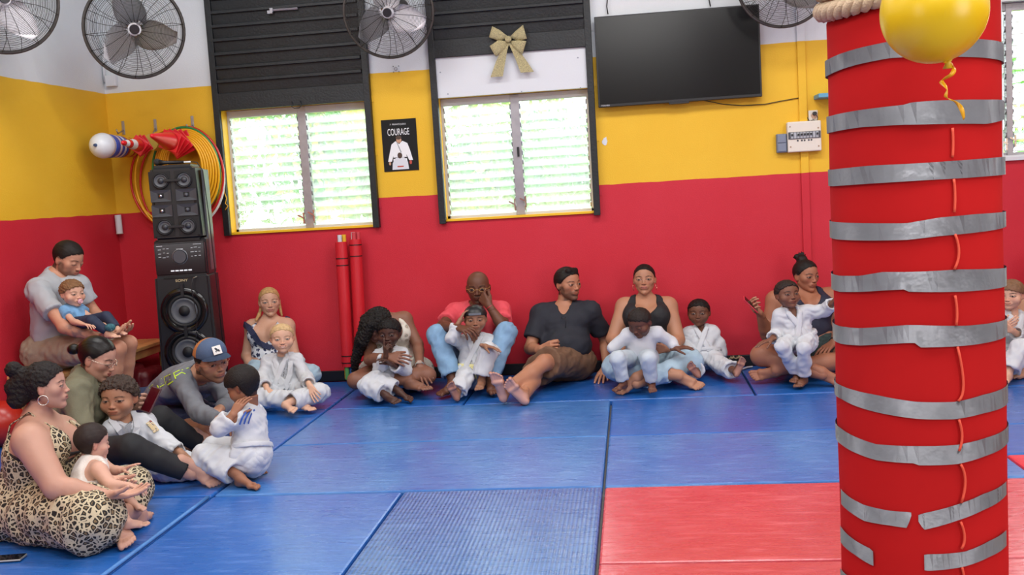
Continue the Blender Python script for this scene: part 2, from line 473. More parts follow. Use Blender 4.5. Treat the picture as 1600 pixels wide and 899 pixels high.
    e2 = ((x-.148)/.064)**2+((z-cz)/rz)**2
    lash = ((e2 < 2.0) & (e2 > 1) & (z > cz-.003)) & (fr > .5)
    c[lash] = dark*.5+base*.08
    ring = ((e2 < 1.7) & (e2 > 1) & (z <= cz)) & (fr > .5); c[ring] = base*.55
    eye = (e2 <= 1) & (fr > .5); c[eye] = np.minimum(np.array([.40, .37, .35]), base*.5+.14)
    gx, gz = o.get('gaze', (0, 0))
    ir = ((x-.148-np.sign(xs)*gx)**2+(z-.001-gz)**2) < .031**2
    c[eye & ir] = np.array(srgb(o.get('iris', '#2a170e')))
    pu = ((x-.148-np.sign(xs)*gx)**2+(z-.001-gz)**2) < .014**2
    c[eye & pu] = (.01, .008, .008)
    # mouth
    lipc = np.array(srgb(o['lipc'])) if 'lipc' in o else base*np.array([.88, .55, .55])
    lz = -.262+sm*.035*(x/.09)**2
    lm = sstep(1.15-((x/.108)**2+((z-lz)/(.046*lf))**2), 0, .3)*fr
    c = mixc(c, lipc, lm*.85)
    c = mixc(c, base*.22, np.exp(-((z-lz)/.0105)**2)*(1-sstep(x, .085, .11))*fr*.95)
    if o.get('teeth'):
        c = mixc(c, (.62, .58, .52), np.exp(-((z-lz+.002)/.013)**2)*(1-sstep(x, .055, .075))*fr)
    nst = (((x-.028*nw)/.016)**2+((z+.172)/.012)**2 < 1) & (y > .3); c[nst] = base*.18
    if o.get('scalp') is not None:
        hl = (.27+o.get('hairline', 0))-.9*x*x; fc_ = np.minimum(y-(.07+o.get('temple', 0))-np.maximum(z-.06, 0)*.9, hl-z)
        fc_ = np.maximum(fc_, np.minimum(np.minimum(y+.09, -(z-.055)), .15-np.abs(y-.02))); fc_ = np.maximum(fc_, o.get('nape', -.30)-z)
        c = mixc(c, np.array(srgb(o['scalp'])), (1-sstep(fc_+.010*snoise(q, .06, 2), -.01, .035))*.85)
    if o.get('cheekglow'): pass
    return v, f, c

def hair_region(F, hf, line=0.0, nape=-.30, temple=.0):
    # keep scalp: cut off the face, the ears' front and below the nape
    def fn(f, X, Y, Z):
        x = ((X-hf.c[0])*hf.X[0]+(Y-hf.c[1])*hf.X[1]+(Z-hf.c[2])*hf.X[2])/hf.H
        y = ((X-hf.c[0])*hf.Y[0]+(Y-hf.c[1])*hf.Y[1]+(Z-hf.c[2])*hf.Y[2])/hf.H
        z = ((X-hf.c[0])*hf.Z[0]+(Y-hf.c[1])*hf.Z[1]+(Z-hf.c[2])*hf.Z[2])/hf.H
        hl = (.27+line)-.9*x*x+.012*np.cos(x*37+y*23)+.010*np.sin(x*61)          # forehead line
        face = np.minimum(y-(.07+temple)-np.maximum(z-.06, 0)*.9, hl-z)      # >0 inside face window
        earw = np.minimum(np.minimum(y+.09, -(z-.055)), .15-np.abs(y-.02))   # window around the ear
        nap = nape-z
        return np.maximum(f, np.maximum(np.maximum(face, earw), nap)*hf.H*.8)
    F.fn(fn)
def build_hair(hf, o):
    st = o['hair']; kid = o.get('kid', 0); H = hf.H; t = o.get('hairt', .02)
    h = H/(o.get('hairres', 62)*.74)
    ps = cranium(hf, kid, t)
    ex = []
    if st in ('bun', 'highbun'):
        c0 = o.get('bunpos', (0, -.52, .18)); ex = [hf.ell(c0, o.get('bunr', .14)), hf.cap((0, -.35, .12), c0, .09, .08)]
    if st == 'pony':
        ex = [hf.cap((0, -.40, .20), (0, -.52, .08), .10, .09), hf.cap((0, -.50, .10), (.06, -.42, -.35), .10, .09), hf.cap((.06, -.42, -.35), (.16, -.30, -.62), .08, .04)]
    if st == 'messy':
        ex = [hf.ell((0, -.18, .50), (.16, .18, .15)), hf.ell((.07, -.32, .58), .09), hf.ell((-.09, -.30, .60), .08)]
        r = np.random.RandomState(5)
        for i in range(12):
            a = nrm(r.normal(size=3)); a[2] = abs(a[2]); b = np.array((0, -.25, .55))+a*np.array((.2, .22, .2))
            ex.append(hf.cap((0, -.22, .52), tuple(b), .035, .012))
    if st == 'long':
        ex = [hf.cap(a, b, r1, r2) for a, b, r1, r2 in o['locks']]
    for e in o.get('hairx', []): ex.append(hf.cap(*e) if len(e) == 4 else hf.ell(*e))
    F = Field(ps+ex, h, pad=.05*H)
    F.adds(ps, k=.05*H)
    if o.get('volume'): F.add(hf.ell(*o['volume']), k=.12*H)
    if o.get('hcut', True): hair_region(F, hf, o.get('hairline', 0), o.get('nape', -.30), o.get('temple', 0))
    F.adds(ex, k=.05*H)
    v, f = F.mesh(); n = vnormals(v, f); q = hf.L(v)
    amp = o.get('curl', 0)
    if amp:
        v = v+n*((snoise(q, .10, 3, 9)*.6+snoise(q, .05, 8, 9)*.4)*amp*H)[:, None]
    else:
        w = q.copy(); w[:, 1] *= .12; w[:, 2] *= .25
        v = v+n*(snoise(w, .035, 4, 6)*.0035*H)[:, None]
    return v, f

def hand_prims(w, d, n, right, hs, curl=.3, spread=.12, thumb=.5, point=False):
    d = nrm(d); n = nrm(np.asarray(n, float)-d*np.dot(n, d)); t = np.cross(d, n)*(1 if right else -1)
    ps = [cap(w-d*.035*hs, w+d*.01*hs, .026*hs, .024*hs, sq=(n, .78), k=.012*hs)]
    off = [.031, .0105, -.0105, -.030]; ln = [.090, .092, .088, .080]
    fl = [(.043, .026, .021), (.047, .030, .022), (.043, .028, .021), (.034, .021, .019)]
    tips = []
    for i in range(4):
        kn = w+d*ln[i]*hs+t*off[i]*hs-n*.003*hs
        ps.append(cap(w+t*off[i]*.45*hs+d*.01*hs, kn, .0155*hs, .0115*hs, k=.012*hs))
        a = (i-1.5)*-spread; dd = nrm(d*cos(a)+t*sin(a)); p = kn; ang = 0
        for j in range(3):
            cc = curl if not (point and i == 0) else .05
            cc = cc*(1+.10*(i-1.5)) if not point else cc
            ang += cc*radians((58, 75, 45)[j]); q = p+(dd*cos(ang)+n*sin(ang))*fl[i][j]*hs
            ps.append(cap(p, q, (.0098, .0090, .0082)[j]*hs*(1 if i < 3 else .88), (.0092, .0084, .0074)[j]*hs*(1 if i < 3 else .88), k=.003*hs)); p = q
        tips.append(p)
    b = w+d*.018*hs+t*.020*hs+n*.008*hs
    d1 = nrm(d*.62+t*(.25+.65*thumb)+n*.30); d2 = nrm(d*.80+t*(.05+.6*thumb)+n*.30); 
    p1 = b+d1*.045*hs; p2 = p1+d2*.034*hs; p3 = p2+nrm(d2+n*.25)*.027*hs
    ps += [cap(b, p1, .0165*hs, .0125*hs, k=.010*hs), cap(p1, p2, .0118*hs, .0105*hs, k=.004*hs), cap(p2, p3, .0105*hs, .0088*hs, k=.003*hs)]
    return ps, tips
def foot_prims(an, d, up, right, fs, leg=None):
    up = nrm(up); d = nrm(np.asarray(d, float)-up*np.dot(d, up)); t = np.cross(up, d)*(1 if right else -1)   # towards the big toe: right foot -> its left side
    P = lambda x, y, z: an+(d*(x-.055)+t*y+up*(z-.075))*fs
    ps = [cap(an-(up if leg is None else leg)*(-.055*fs if leg is None else .06*fs), P(.05, 0, .065), .0345*fs, .036*fs, k=.02*fs), cap(P(.028, 0, .030), P(.05, 0, .06), .029*fs, .034*fs, k=.02*fs),
          cap(P(.06, .0, .055), P(.155, .012, .030), .036*fs, .024*fs, k=.02*fs), cap(P(.05, -.008, .028), P(.155, -.022, .018), .026*fs, .018*fs, k=.02*fs),
          cap(P(.160, .026, .020), P(.158, -.026, .016), .020*fs, .016*fs, k=.015*fs)]
    toes = [(.028, .236, .0135, .013), (.008, .236, .0095, .009), (-.008, .229, .009, .0085), (-.022, .219, .0085, .008), (-.035, .206, .008, .0075)]
    for y, x1, r1, r2 in toes:
        ps.append(cap(P(.165, y*.92, .016), P(x1-.018, y*1.05, .018), r1*fs, r1*fs, k=.006*fs))
        ps.append(cap(P(x1-.018, y*1.05, .018), P(x1-.006, y*1.05, .011), r1*fs*1.02, r2*fs, k=.003*fs))
    return ps, P, t

class Person:
    STD = dict(elR=('shR', .285), elL=('shL', .285), wrR=('elR', .25), wrL=('elL', .25), knR=('hipR', .43), knL=('hipL', .43), anR=('knR', .41), anL=('knL', .41),
               shR=('nec', .185), shL=('nec', .185), hipR=('pel', .10), hipL=('pel', .10), tipR=('wrR', .17), tipL=('wrL', .17), toeR=('anR', .19), toeL=('anL', .19),
               hd=('nec', .20), nec=('pel', .50), che=('pel', .30))
    def __init__(s, name, J, sc=1.0, fem=0, w=1.0, report=True, **o):
        s.name = name; s.sc = sc; s.w = w; s.fem = fem; s.o = o; s.J = {}; rep = []
        s.o.setdefault('fem', fem)
        for k in ('pel', 'nec', 'hd', 'shR', 'shL', 'hipR', 'hipL', 'elR', 'elL', 'wrR', 'wrL', 'knR', 'knL', 'anR', 'anL', 'tipR', 'tipL', 'toeR', 'toeL', 'che'):
            if k in J:
                par, L = s.STD.get(k, (None, 0)); s.J[k] = s.solve(J[k], par, L*sc)
                if par and par in s.J:
                    r = np.linalg.norm(s.J[k]-s.J[par])/(L*sc)
                    if r > 1.18 or r < .8: rep.append('%s %.2f' % (k, r))
        J = s.J
        if 'che' not in J: J['che'] = J['pel']+(J['nec']-J['pel'])*.62+A(0, .0, 0)
        if 'shR' not in J or 'shL' not in J:
            ty = radians(o.get('tyaw', 0)); fc = CAM-J['nec']; fc[2] = 0; fc = nrm(fc); rt = nrm(np.cross(-fc, (0, 0, 1)))
            fw = cos(ty)*fc+sin(ty)*rt; ax = nrm(np.cross(J['nec']-J['pel'], fw)); tl = radians(o.get('tilt', 0))
            ax = cos(tl)*ax+sin(tl)*nrm(J['nec']-J['pel'])
            dn = nrm(J['nec']-J['pel'])*o.get('shdrop', .055)*sc
            hw = o.get('shw', .165 if fem else .185)*sc
            J.setdefault('shR', J['nec']-ax*hw-dn); J.setdefault('shL', J['nec']+ax*hw-dn)
        if 'hipR' not in J:
            hy = radians(o.get('hyaw', o.get('tyaw', 0))); fc = CAM-J['pel']; fc[2] = 0; fc = nrm(fc); rt = nrm(np.cross(-fc, (0, 0, 1)))
            fw = cos(hy)*fc+sin(hy)*rt; ax = nrm(np.cross((0, 0, 1), fw))
            J['hipR'] = J['pel']-ax*.09*sc; J['hipL'] = J['pel']+ax*.09*sc
        for k in ('elR', 'elL', 'wrR', 'wrL', 'knR', 'knL', 'anR', 'anL', 'tipR', 'tipL', 'toeR', 'toeL'):   # those that hang on automatic parents
            if k not in J and k in s.JJ(): pass
        s.up = nrm(J['nec']-J['pel']); s.ax = nrm(J['shL']-J['shR']); s.fw = nrm(np.cross(s.ax, s.up))
        s.hax = nrm(J['hipL']-J['hipR']); s.hfw = nrm(np.cross(s.hax, (0, 0, 1)))
        if report and rep: print('BONES', name, rep)
        base = o.get('base', (J['pel'][0], J['pel'][1], 0))
        s.root = thing('person', o['label'], 'person', base, o.get('group'))
        s.hf = HeadFrame(J['hd'], o.get('H', .235 if not fem else .225), o.get('yaw', 0), o.get('pitch', 0), o.get('roll', 0), o.get('hw', 1.10 if o.get('kid') else 1.05))
    def JJ(s): return s.J
    def solve(s, q, par, L):
        if isinstance(q, np.ndarray): return q
        if q[0] == 'f': return PF(q[1], q[2], q[3])
        if q[0] == 'x': return PX(q[1], q[2], q[3])
        if isinstance(q[2], str):
            if len(q) > 3: L = L*q[3]
            p = s.J[par] if par in s.J else s._auto(par); d = nrm(ray(q[0], q[1])); oc = CAM-p; b = oc@d; c = oc@oc-L*L; D = b*b-c
            if D < 0: return CAM+d*(-b)
            return CAM+d*(-b-sqrt(D) if q[2] == 'n' else -b+sqrt(D))
        return PY(q[0], q[1], q[2]+s.o.get('yo', 0)+(s.o.get('yf', 0) if par in ('anR', 'anL', 'knR', 'knL') else 0))
    def _auto(s, par):
        o = s.o; J = s.J
        if par in ('shR', 'shL'):
            ty = radians(o.get('tyaw', 0)); fc = CAM-J['nec']; fc[2] = 0; fc = nrm(fc); rt = nrm(np.cross(-fc, (0, 0, 1)))
            fw = cos(ty)*fc+sin(ty)*rt; ax = nrm(np.cross(J['nec']-J['pel'], fw)); tl = radians(o.get('tilt', 0))
            ax = cos(tl)*ax+sin(tl)*nrm(J['nec']-J['pel'])
            dn = nrm(J['nec']-J['pel'])*o.get('shdrop', .055)*s.sc; hw = o.get('shw', .165 if s.fem else .185)*s.sc
            J[par] = J['nec']+ax*hw*(1 if par == 'shL' else -1)-dn; return J[par]
        hy = radians(o.get('hyaw', o.get('tyaw', 0))); fc = CAM-J['pel']; fc[2] = 0; fc = nrm(fc); rt = nrm(np.cross(-fc, (0, 0, 1)))
        fw = cos(hy)*fc+sin(hy)*rt; ax = nrm(np.cross((0, 0, 1), fw))
        J[par] = J['pel']+ax*.09*s.sc*(1 if par == 'hipL' else -1); return J[par]
    # ---- primitives
    def torso(s):
        J, c, w = s.J, s.sc, s.w; fw, up, ax = s.fw, s.up, s.ax; belly = s.o.get('belly', 0)
        ps = [cap(J['hipR'], J['hipL'], .105*c*w, k=.05*c, tag='pelvis'),
              ell(J['pel']-A(0, 0, .015*c), np.array((.175*w, .125*w, .115))*c, np.array([s.hax, s.hfw, (0, 0, 1)]), k=.04*c, tag='seat'),
              cap(J['pel']+A(0, 0, .03)*c, J['che'], .112*c*w, .115*c*w, sq=(fw, .78), k=.06*c, tag='belly'),
              cap(J['pel']*.5+J['che']*.5+fw*(.02+belly*.05)*c, J['che']*.9+J['pel']*.1, .118*c*w*(1+belly*.25), .11*c*w, sq=(ax, 1.25), k=.06*c, tag='belly'),
              cap(J['che'], J['nec']-up*.09*c, .135*c*w, .115*c*w, sq=(fw, .74), k=.05*c, tag='chest'),
              cap(J['shR']*.75+J['nec']*.25-up*.03*c, J['shL']*.75+J['nec']*.25-up*.03*c, .068*c*w, sq=(fw, .9), k=.05*c, tag='chest')]
        for S in ('shR', 'shL'):
            ps += [ell(J[S], .060*c*w*(1 if s.fem else 1.08), k=.035*c, tag='sh'),
                   cap(J['nec']+up*.01*c-fw*.01*c, J[S]+up*.015*c, .040*c, .040*c, k=.04*c, tag='trap')]
        if s.fem == 1:
            b = s.o.get('bust', 1.0)
            for q in (-1, 1): ps.append(ell(J['che']+fw*.085*c*w+ax*q*.078*c*w+up*.035*c, .074*c*b, k=.04*c, tag='bust'))
        elif s.o.get('kid', 0) == 0:
            for q in (-1, 1): ps.append(ell(J['che']+fw*.060*c*w+ax*q*.075*c*w+up*.06*c, (.085*c, .05*c, .06*c), np.array([ax, fw, up]), k=.04*c, tag='bust'))
        return ps
    def upper_arm(s, S, t0=0, t1=1):
        J, c, w = s.J, s.sc, s.w*s.o.get('armw', 1); a, b = J['sh'+S], J['el'+S]
        return cap(a+(b-a)*t0, a+(b-a)*t1, (.054-.014*t0)*c*w, (.054-.014*t1)*c*w, k=.03*c, tag='arm')
    def forearm(s, S, t0=0, t1=1):
        J, c, w = s.J, s.sc, s.o.get('armw', 1)*.5+.5*s.w; a, b = J['el'+S], J['wr'+S]; m = a+(b-a)*.3
        if t1 <= .3: return [cap(a, a+(b-a)*t1, .040*c*w, .043*c*w, k=.02*c, tag='fore')]
        e = a+(b-a)*t1; re = .043*w+(.0265-.043*w)*(t1-.3)/.7
        return [cap(a, m, .040*c*w, .043*c*w, k=.02*c, tag='fore'), cap(m, e, .043*c*w, re*c, k=.01*c, tag='fore')]
    def thigh(s, S, t0=0, t1=1, r0=.088, r1=.058):
        J, c, w = s.J, s.sc, s.w*s.o.get('legw', 1); a, b = J['hip'+S], J['kn'+S]
        return cap(a+(b-a)*t0, a+(b-a)*t1, (r0+(r1-r0)*t0)*c*w, (r0+(r1-r0)*t1)*c*w, k=.035*c, tag='thigh')
    def calf(s, S, t1=1):
        J, c, w = s.J, s.sc, s.o.get('legw', 1)*.5+.5*s.w; a, b = J['kn'+S], J['an'+S]; h = J['hip'+S]
        back = nrm(b-a)*0; tt = nrm(np.cross(np.cross(h-a, b-a), b-a)) if np.linalg.norm(np.cross(h-a, b-a)) > 1e-4 else A(0, 0, 0)
        if np.dot(tt, h-a) < 0: tt = -tt
        m = a+(b-a)*.32+tt*.012*c; r = [cap(a, m, .054*c*w, .056*c*w, k=.02*c, tag='calf')]
        if t1 > .35: e = a+(b-a)*t1; r.append(cap(m, e, .056*c*w, (.056*w-(.056*w-.037)*(t1-.32)/.68)*c, k=.02*c, tag='calf'))
        return r
    def limbs(s):
        ps = []
        for S in 'RL':
            if 'el'+S in s.J: ps.append(s.upper_arm(S))
            if 'wr'+S in s.J: ps += s.forearm(S)
            if 'kn'+S in s.J: ps.append(s.thigh(S))
            if 'an'+S in s.J: ps += s.calf(S)
        return ps
    def has(s, k): return k in s.J
    # ---- the body, one mesh: trunk and limbs, head, hands, feet
    def body(s, res=None, hands=True, feet=True, armcol=None):
        res = res or .0122*max(.78, s.sc); J, c, o = s.J, s.sc, s.o; hf = s.hf; parts = []; cols = []
        skin = o['skin']; base = np.minimum(.85, np.array(srgb(skin))*np.array([.93, .99, 1.04])+.004)
        up = nrm(hf.c-J['nec'])
        nr = o.get('neckr', (.054 if not s.fem else .046)*(c if c < .9 else 1)); o['neckr'] = nr
        nb = J['nec']-up*.02*c; o['neck'] = nb
        ps = s.torso()+s.limbs()
        F = Field(ps, res); F.adds(ps); F.add(cap(J['nec']-up*.05*c, hf.P(0, -.10, -.30), nr*1.12, nr*.97), k=.035*c)
        F.plane(A(0, 0, .004), A(0, 0, -1))
        v, f = F.mesh(); cc = np.tile(base, (len(v), 1))*(1+.05*snoise(v, .12, 3))[:, None]
        if armcol: cc = armcol(s, v, cc)
        for S in 'RL':
            for jn, rr in (('el', .05), ('kn', .07)):
                if jn+S in J: cc = mixc(cc, base*np.array([.86, .72, .70]), .5*np.exp(-(np.linalg.norm(v-J[jn+S], axis=1)/(rr*c))**2))
        parts.append((v, f)); cols.append(cc)
        v, f, cc = build_head(hf, o); parts.append((v, f)); cols.append(cc)
        palmc = np.array(srgb(o['palm'])) if 'palm' in o else np.minimum(1, base*np.array([1.15, 1.0, 1.0])+.02)
        for S in 'RL':
            if hands and 'wr'+S in J and 'tip'+S in J:
                hd = o.get('hand'+S, {}); hs = c*o.get('hs', 1.05 if c > .8 else 1.12)*(.92 if s.fem else 1)
                n = hd.get('palm', (0, -1, 0)); n = V(*n) if not isinstance(n, np.ndarray) else n
                pr, tips = hand_prims(J['wr'+S], J['tip'+S]-J['wr'+S], n, S == 'R', hs, hd.get('curl', .3), hd.get('spread', .07), hd.get('thumb', .5), hd.get('point', False))
                G = Field(pr, max(.0030, .0036*hs), pad=.01); G.adds(pr)
                ea, wa = J['el'+S], J['wr'+S]; dl = nrm(wa-ea)
                G.add(cap(wa-dl*.07*c, wa, .031*c, .0262*c), k=.012*hs)
                G.plane(wa-dl*.05*c, -dl)
                v, f = G.mesh(); d = nrm(J['tip'+S]-J['wr'+S]); n = nrm(n-d*np.dot(n, d))
                vn = vnormals(v, f); cc = np.tile(base, (len(v), 1))
                cc = mixc(cc, palmc, .7*sstep(vn@n, .1, .6)*sstep((v-wa)@d, .0, .03))
                for tp in tips:
                    m = np.linalg.norm(v-(tp-n*.006*hs), axis=1) < .0075*hs; cc[m & (vn@n < -.3)] = np.minimum(1, base*np.array([1.15, .95, .95])+.08)
                parts.append((v, f)); cols.append(cc)
            if feet and 'an'+S in J and 'toe'+S in J:
                ft = o.get('foot'+S, {}); u = ft.get('up', (0, 1, 0)); u = V(*u) if not isinstance(u, np.ndarray) else u
                fs = c*(1.04 if c > .8 else 1.08)*(.92 if s.fem else 1)
                pr, P, t = foot_prims(J['an'+S], J['toe'+S]-J['an'+S], u, S == 'R', fs, nrm(J['an'+S]-J['kn'+S]))
                G = Field(pr, max(.0033, .0043*fs), pad=.01); G.adds(pr)
                dl = nrm(J['an'+S]-J['kn'+S]); aa = J['an'+S]
                v, f = G.mesh(); v[:, 2] += min(.05, max(0, .003-v[:, 2].min())); vn = vnormals(v, f); un = nrm(u); d = nrm((J['toe'+S]-aa)-un*np.dot(J['toe'+S]-aa, un))
                cc = np.tile(base, (len(v), 1)); solec = np.array(srgb(o['sole'])) if 'sole' in o else palmc
                cc = mixc(cc, solec, .85*sstep(-(vn@un), .25, .75))
                parts.append((v, f)); cols.append(cc)
        v, f = join(parts); v[:, 2] = np.maximum(v[:, 2], .003); cl = np.clip(np.concatenate(cols), 0, 1)
        link('body', mesh_np('body', v, f, cl), SKIN, s.root)
        return s
    def hair(s, color, name='hair'):
        v, f = build_hair(s.hf, s.o)
        link(name, mesh_np(name, v, f), hairmat(color, s.o.get('hairrough', .6), s.o.get('curl', 0)), s.root); return s
    # ---- clothes
    def cloth(s, name, ps, m, res=.0108, subs=(), planes=(), k=.02, wr=.004, wl=.06, seed=1, colf=None, label=None, sharp=True, late=(), fn=None, parent=None):
        F = Field(list(ps)+list(late), res); F.adds(ps, k*s.sc); s.last = ps
        for q in planes: F.plane(*q)
        F.plane(A(0, 0, .004), A(0, 0, -1))
        for q in subs: F.sub(q, .006)
        F.adds(late, k*s.sc)
        if fn: F.fn(fn)
        v, f = F.mesh()
        if wr: v = wrinkle(v, f, wr, wl, seed, sharp)
        v[:, 2] = np.maximum(v[:, 2], .002)
        cols = colf(v) if colf else None
        return link(name, mesh_np(name, v, f, cols), m, parent or s.root, label)
    def off(s, ps, d):
        for p in ps:
            p['off'] = p.get('off', 0)+d
            if p['t'] == 'c' and p['sq']: pass
        return ps
    def neckcut(s, r=.075, drop=.0, fwd=.03):
        J, c = s.J, s.sc; return [cap(J['nec']+s.fw*fwd*c+s.up*(.01-drop)*c, J['nec']+s.up*.3*c+s.fw*.03*c, r*c, r*1.5*c)]
    def tee(s, m, name='shirt', sl=.62, d=.012, long=False, neck=.070, drop=.0, res=.0105, wr=.005, subs=(), hem=True, label=None, colf=None, seed=1):
        ps = s.off([p for p in s.torso()], d*s.sc if s.sc < .8 else d)
        ps = [p for p in ps if p['tag'] not in ('pelvis', 'seat')]
        ps.append(cap(s.J['pel']+s.up*.03*s.sc, s.J['che'], .128*s.sc*s.w, .122*s.sc*s.w, sq=(s.fw, .82), off=d+.006, flat=1))
        late = []
        for S in 'RL':
            if 'el'+S not in s.J: continue
            a = s.upper_arm(S, 0, 1 if long else sl); a['off'] = d*1.1; a['flat'] = 0 if long else 2
            if not long: a['rb'] = a['ra']*.98+.006
            ps.append(a)
            if long and 'wr'+S in s.J:
                fo = s.forearm(S, 0, long if long is not True else .92)
                for q in fo: q['off'] = d*.9
                fo[-1]['flat'] = 2; ps += fo
        s.cloth(name, ps, m, res, subs=list(s.neckcut(neck, drop))+list(subs), wr=wr, label=label, colf=colf, seed=seed); return s
    def pants(s, m, name='trousers', cuff=.9, d=.012, r0=.088, r1=.06, rc=.05, wr=.006, res=.0108, extra=(), subs=(), label=None, colf=None, seed=2, rip=True):
        c = s.sc; J = s.J
        ps = s.off([p for p in s.torso() if p['tag'] in ('pelvis', 'seat')], d)
        ps.append(cap(J['pel'], J['pel']+s.up*.10*c, .115*c*s.w, .115*c*s.w, sq=(s.fw, .82), off=d))
        sub = list(subs)
        for S in 'RL':
            if 'kn'+S not in J: continue
            t = s.thigh(S, 0, 1 if cuff > 0 else 1+cuff, r0, r1); t['off'] = d
            if cuff <= 0: t['flat'] = 2; t['rb'] *= 1.12
            ps.append(t)
            if cuff > 0 and 'an'+S in J:
                a, b = J['kn'+S], J['an'+S]; e = a+(b-a)*cuff
                ps.append(cap(a, e, r1*c+d, rc*c+d, flat=2, k=.02*c))
                sub.append(cap(e-(b-a)*.06, e+(b-a)*.05, (rc*c+d)*.70, (rc*c+d)*.76, flat=1))
        s.cloth(name, ps+list(extra), m, res, subs=sub, wr=wr, label=label, colf=colf, seed=seed); return s
    def gi(s, jm=None, pm=None, sleeve=.75, cuff=.75, belt=None, belt_off=0, lap=True, tail=True, open_=0.0, bel_label='belt', inner=None, res=.0088, skirt=True, sr=.058, pr=(.078, .082), jacket=True, knot=(0.0,)):
        c, J = s.sc, s.J; jm = jm or GI; pm = pm or GI
        if s.has('knR') or s.has('knL'): s.pants(pm, 'gi_trousers', cuff=cuff, d=.014, r0=.088, r1=pr[0], rc=pr[1], wr=.009, res=res)
        if not jacket: return s
        D = .012
        tor = s.off([p for p in s.torso() if p['tag'] not in ('pelvis', 'seat')], D)
        ps = list(tor); d = nrm(J['pel']-J['che'])
        ps.append(cap(J['che'], J['pel']+s.up*.0*c, .125*c, .150*c, sq=(s.fw, .82), off=D, flat=0))
        if skirt:
            ps.append(ell(J['pel']+A(0, 0, .02*c), np.array((.175, .145, .09))*c, np.array([s.hax, s.hfw, (0, 0, 1)]), off=D, k=.03*c))
            for S in 'RL':
                if 'kn'+S in J: t = s.thigh(S, 0, .32, .105, .10); t['off'] = D; t['flat'] = 2; ps.append(t)
        subs = list(s.neckcut(.062, -.01, .02))+([cap(J['nec']+s.fw*.06*c+s.up*.02*c, J['che']+s.fw*.150*c+s.up*.05*c, .050*c, .016*c)] if lap else [])
        for S in 'RL':
            if 'el'+S not in J: continue
            a = s.upper_arm(S, 0, 1); a['ra'] = .058*c; a['rb'] = .062*c; a['off'] = .007; ps.append(a)
            if 'wr'+S in J:
                e0, w0 = J['el'+S], J['wr'+S]; e = e0+(w0-e0)*sleeve; r = sr*c+.010
                ps.append(cap(e0, e, .062*c+.008, r, flat=2, k=.02*c))
                subs.append(cap(e-(w0-e0)*.12, e+(w0-e0)*.04, r*.66, r*.74, flat=1))
        s.cloth('gi_jacket', ps, jm, res, subs=subs, wr=.0095, wl=.06, seed=4)
        if lap: s.lapels(jm, c, D)
        if belt is not None: s.belt(belt, D, bel_label, tail, knot)
        return s
    def torso_surface(s, p, D=.0):         # ray-march from outside towards the spine to lay bands on the chest
        pass
    def lapels(s, m, c, D, left_over=True, cross=.30, open_=0.0):
        J = s.J; tor = s.off(s.torso(), D)+[cap(J['che'], J['pel'], .125*c, .150*c, sq=(s.fw, .82), off=D)]
        tor = [p for p in tor]
        nb = J['nec']
        def path(sg):
            pts = [nb-s.fw*.065*c+s.up*.035*c, nb+s.ax*sg*.062*c-s.fw*.02*c+s.up*.035*c, nb+s.ax*sg*.062*c+s.fw*.055*c-s.up*.01*c,
                   J['che']+s.fw*.15*c+s.ax*sg*.02*c+s.up*.03*c, J['che']*.55+J['pel']*.45+s.fw*.15*c-s.ax*sg*.035*c, J['pel']*.75+J['che']*.25+s.fw*.15*c-s.ax*sg*.06*c]
            return pts
        for i, sg in enumerate((-1, 1)):
            pts = path(sg); F = Field([cap(a, b, .03*c) for a, b in zip(pts, pts[1:])], .0068, pad=.02)
            for a, b in zip(pts, pts[1:]): F.add(cap(a, b, .033*c, sq=(s.fw, 3.2)), k=.0, m=.04)
            T = Field((F.lo, F.lo+(F.n-1)*F.h), F.h, pad=0); T.lo = F.lo; T.n = F.n; T.ax = F.ax; T.f = np.full(F.f.shape, BIG, np.float32)
            T.adds(tor, .03*c, m=.06)
            t = .0125 if i == 0 else .0165
            F.f = np.maximum(np.maximum(F.f, T.f-t), -(T.f+.012))
            v, f = F.mesh()
            if len(v): link('lapel', mesh_np('lapel', v, f), m, s.root)
    def surf(s, u, v, ps=None, lift=.006):
        ps = ps or s.last; d = nrm(ray(u, v)); t0 = np.linalg.norm(s.J['che']-CAM)-.8; t = t0+np.arange(0, 1.6, .002)
        P = CAM+d*t[:, None]; f = np.min([dist(q, P[:, 0], P[:, 1], P[:, 2]) for q in ps], 0)
        i = np.argmax(f < 0) if (f < 0).any() else np.argmin(f); q = P[i]; e = .008
        g = np.array([min(dist(z, *(q+e*a)) for z in ps)-min(dist(z, *(q-e*a)) for z in ps) for a in np.eye(3)]); n = nrm(g+1e-9)
        return q+n*lift, n
    def decal(s, name, pix, w, m, lift=.007, th=.001):
        S_ = [s.surf(u, v, lift=lift) for u, v in pix]; pts = [a for a, b in S_]; ws = []
        for i in range(len(pts)):
            t = nrm(pts[min(i+1, len(pts)-1)]-pts[max(i-1, 0)]); ws.append(nrm(np.cross(t, S_[i][1]))*w)
        bm = bmesh.new(); strip(bm, pts, ws, th); return done(name, bm, m, s.root)
    def patch(s, name, poly, m, lift=.008, rings=4):
        poly = np.array(poly, float); fine = []
        for i in range(len(poly)):
            a, b = poly[i], poly[(i+1) % len(poly)]; k = max(1, int(np.linalg.norm(b-a)/4)); fine += [a+(b-a)*q/k for q in range(k)]
        fine = np.array(fine); c = fine.mean(0); N = len(fine); vs = []
        for r in range(1, rings+1):
            for q in fine: vs.append(s.surf(*(c+(q-c)*r/rings), lift=lift)[0])
        c3 = s.surf(*c, lift=lift)[0]; bm = bmesh.new(); V_ = [bm.verts.new(Vector(v)) for v in vs]; C_ = bm.verts.new(Vector(c3))
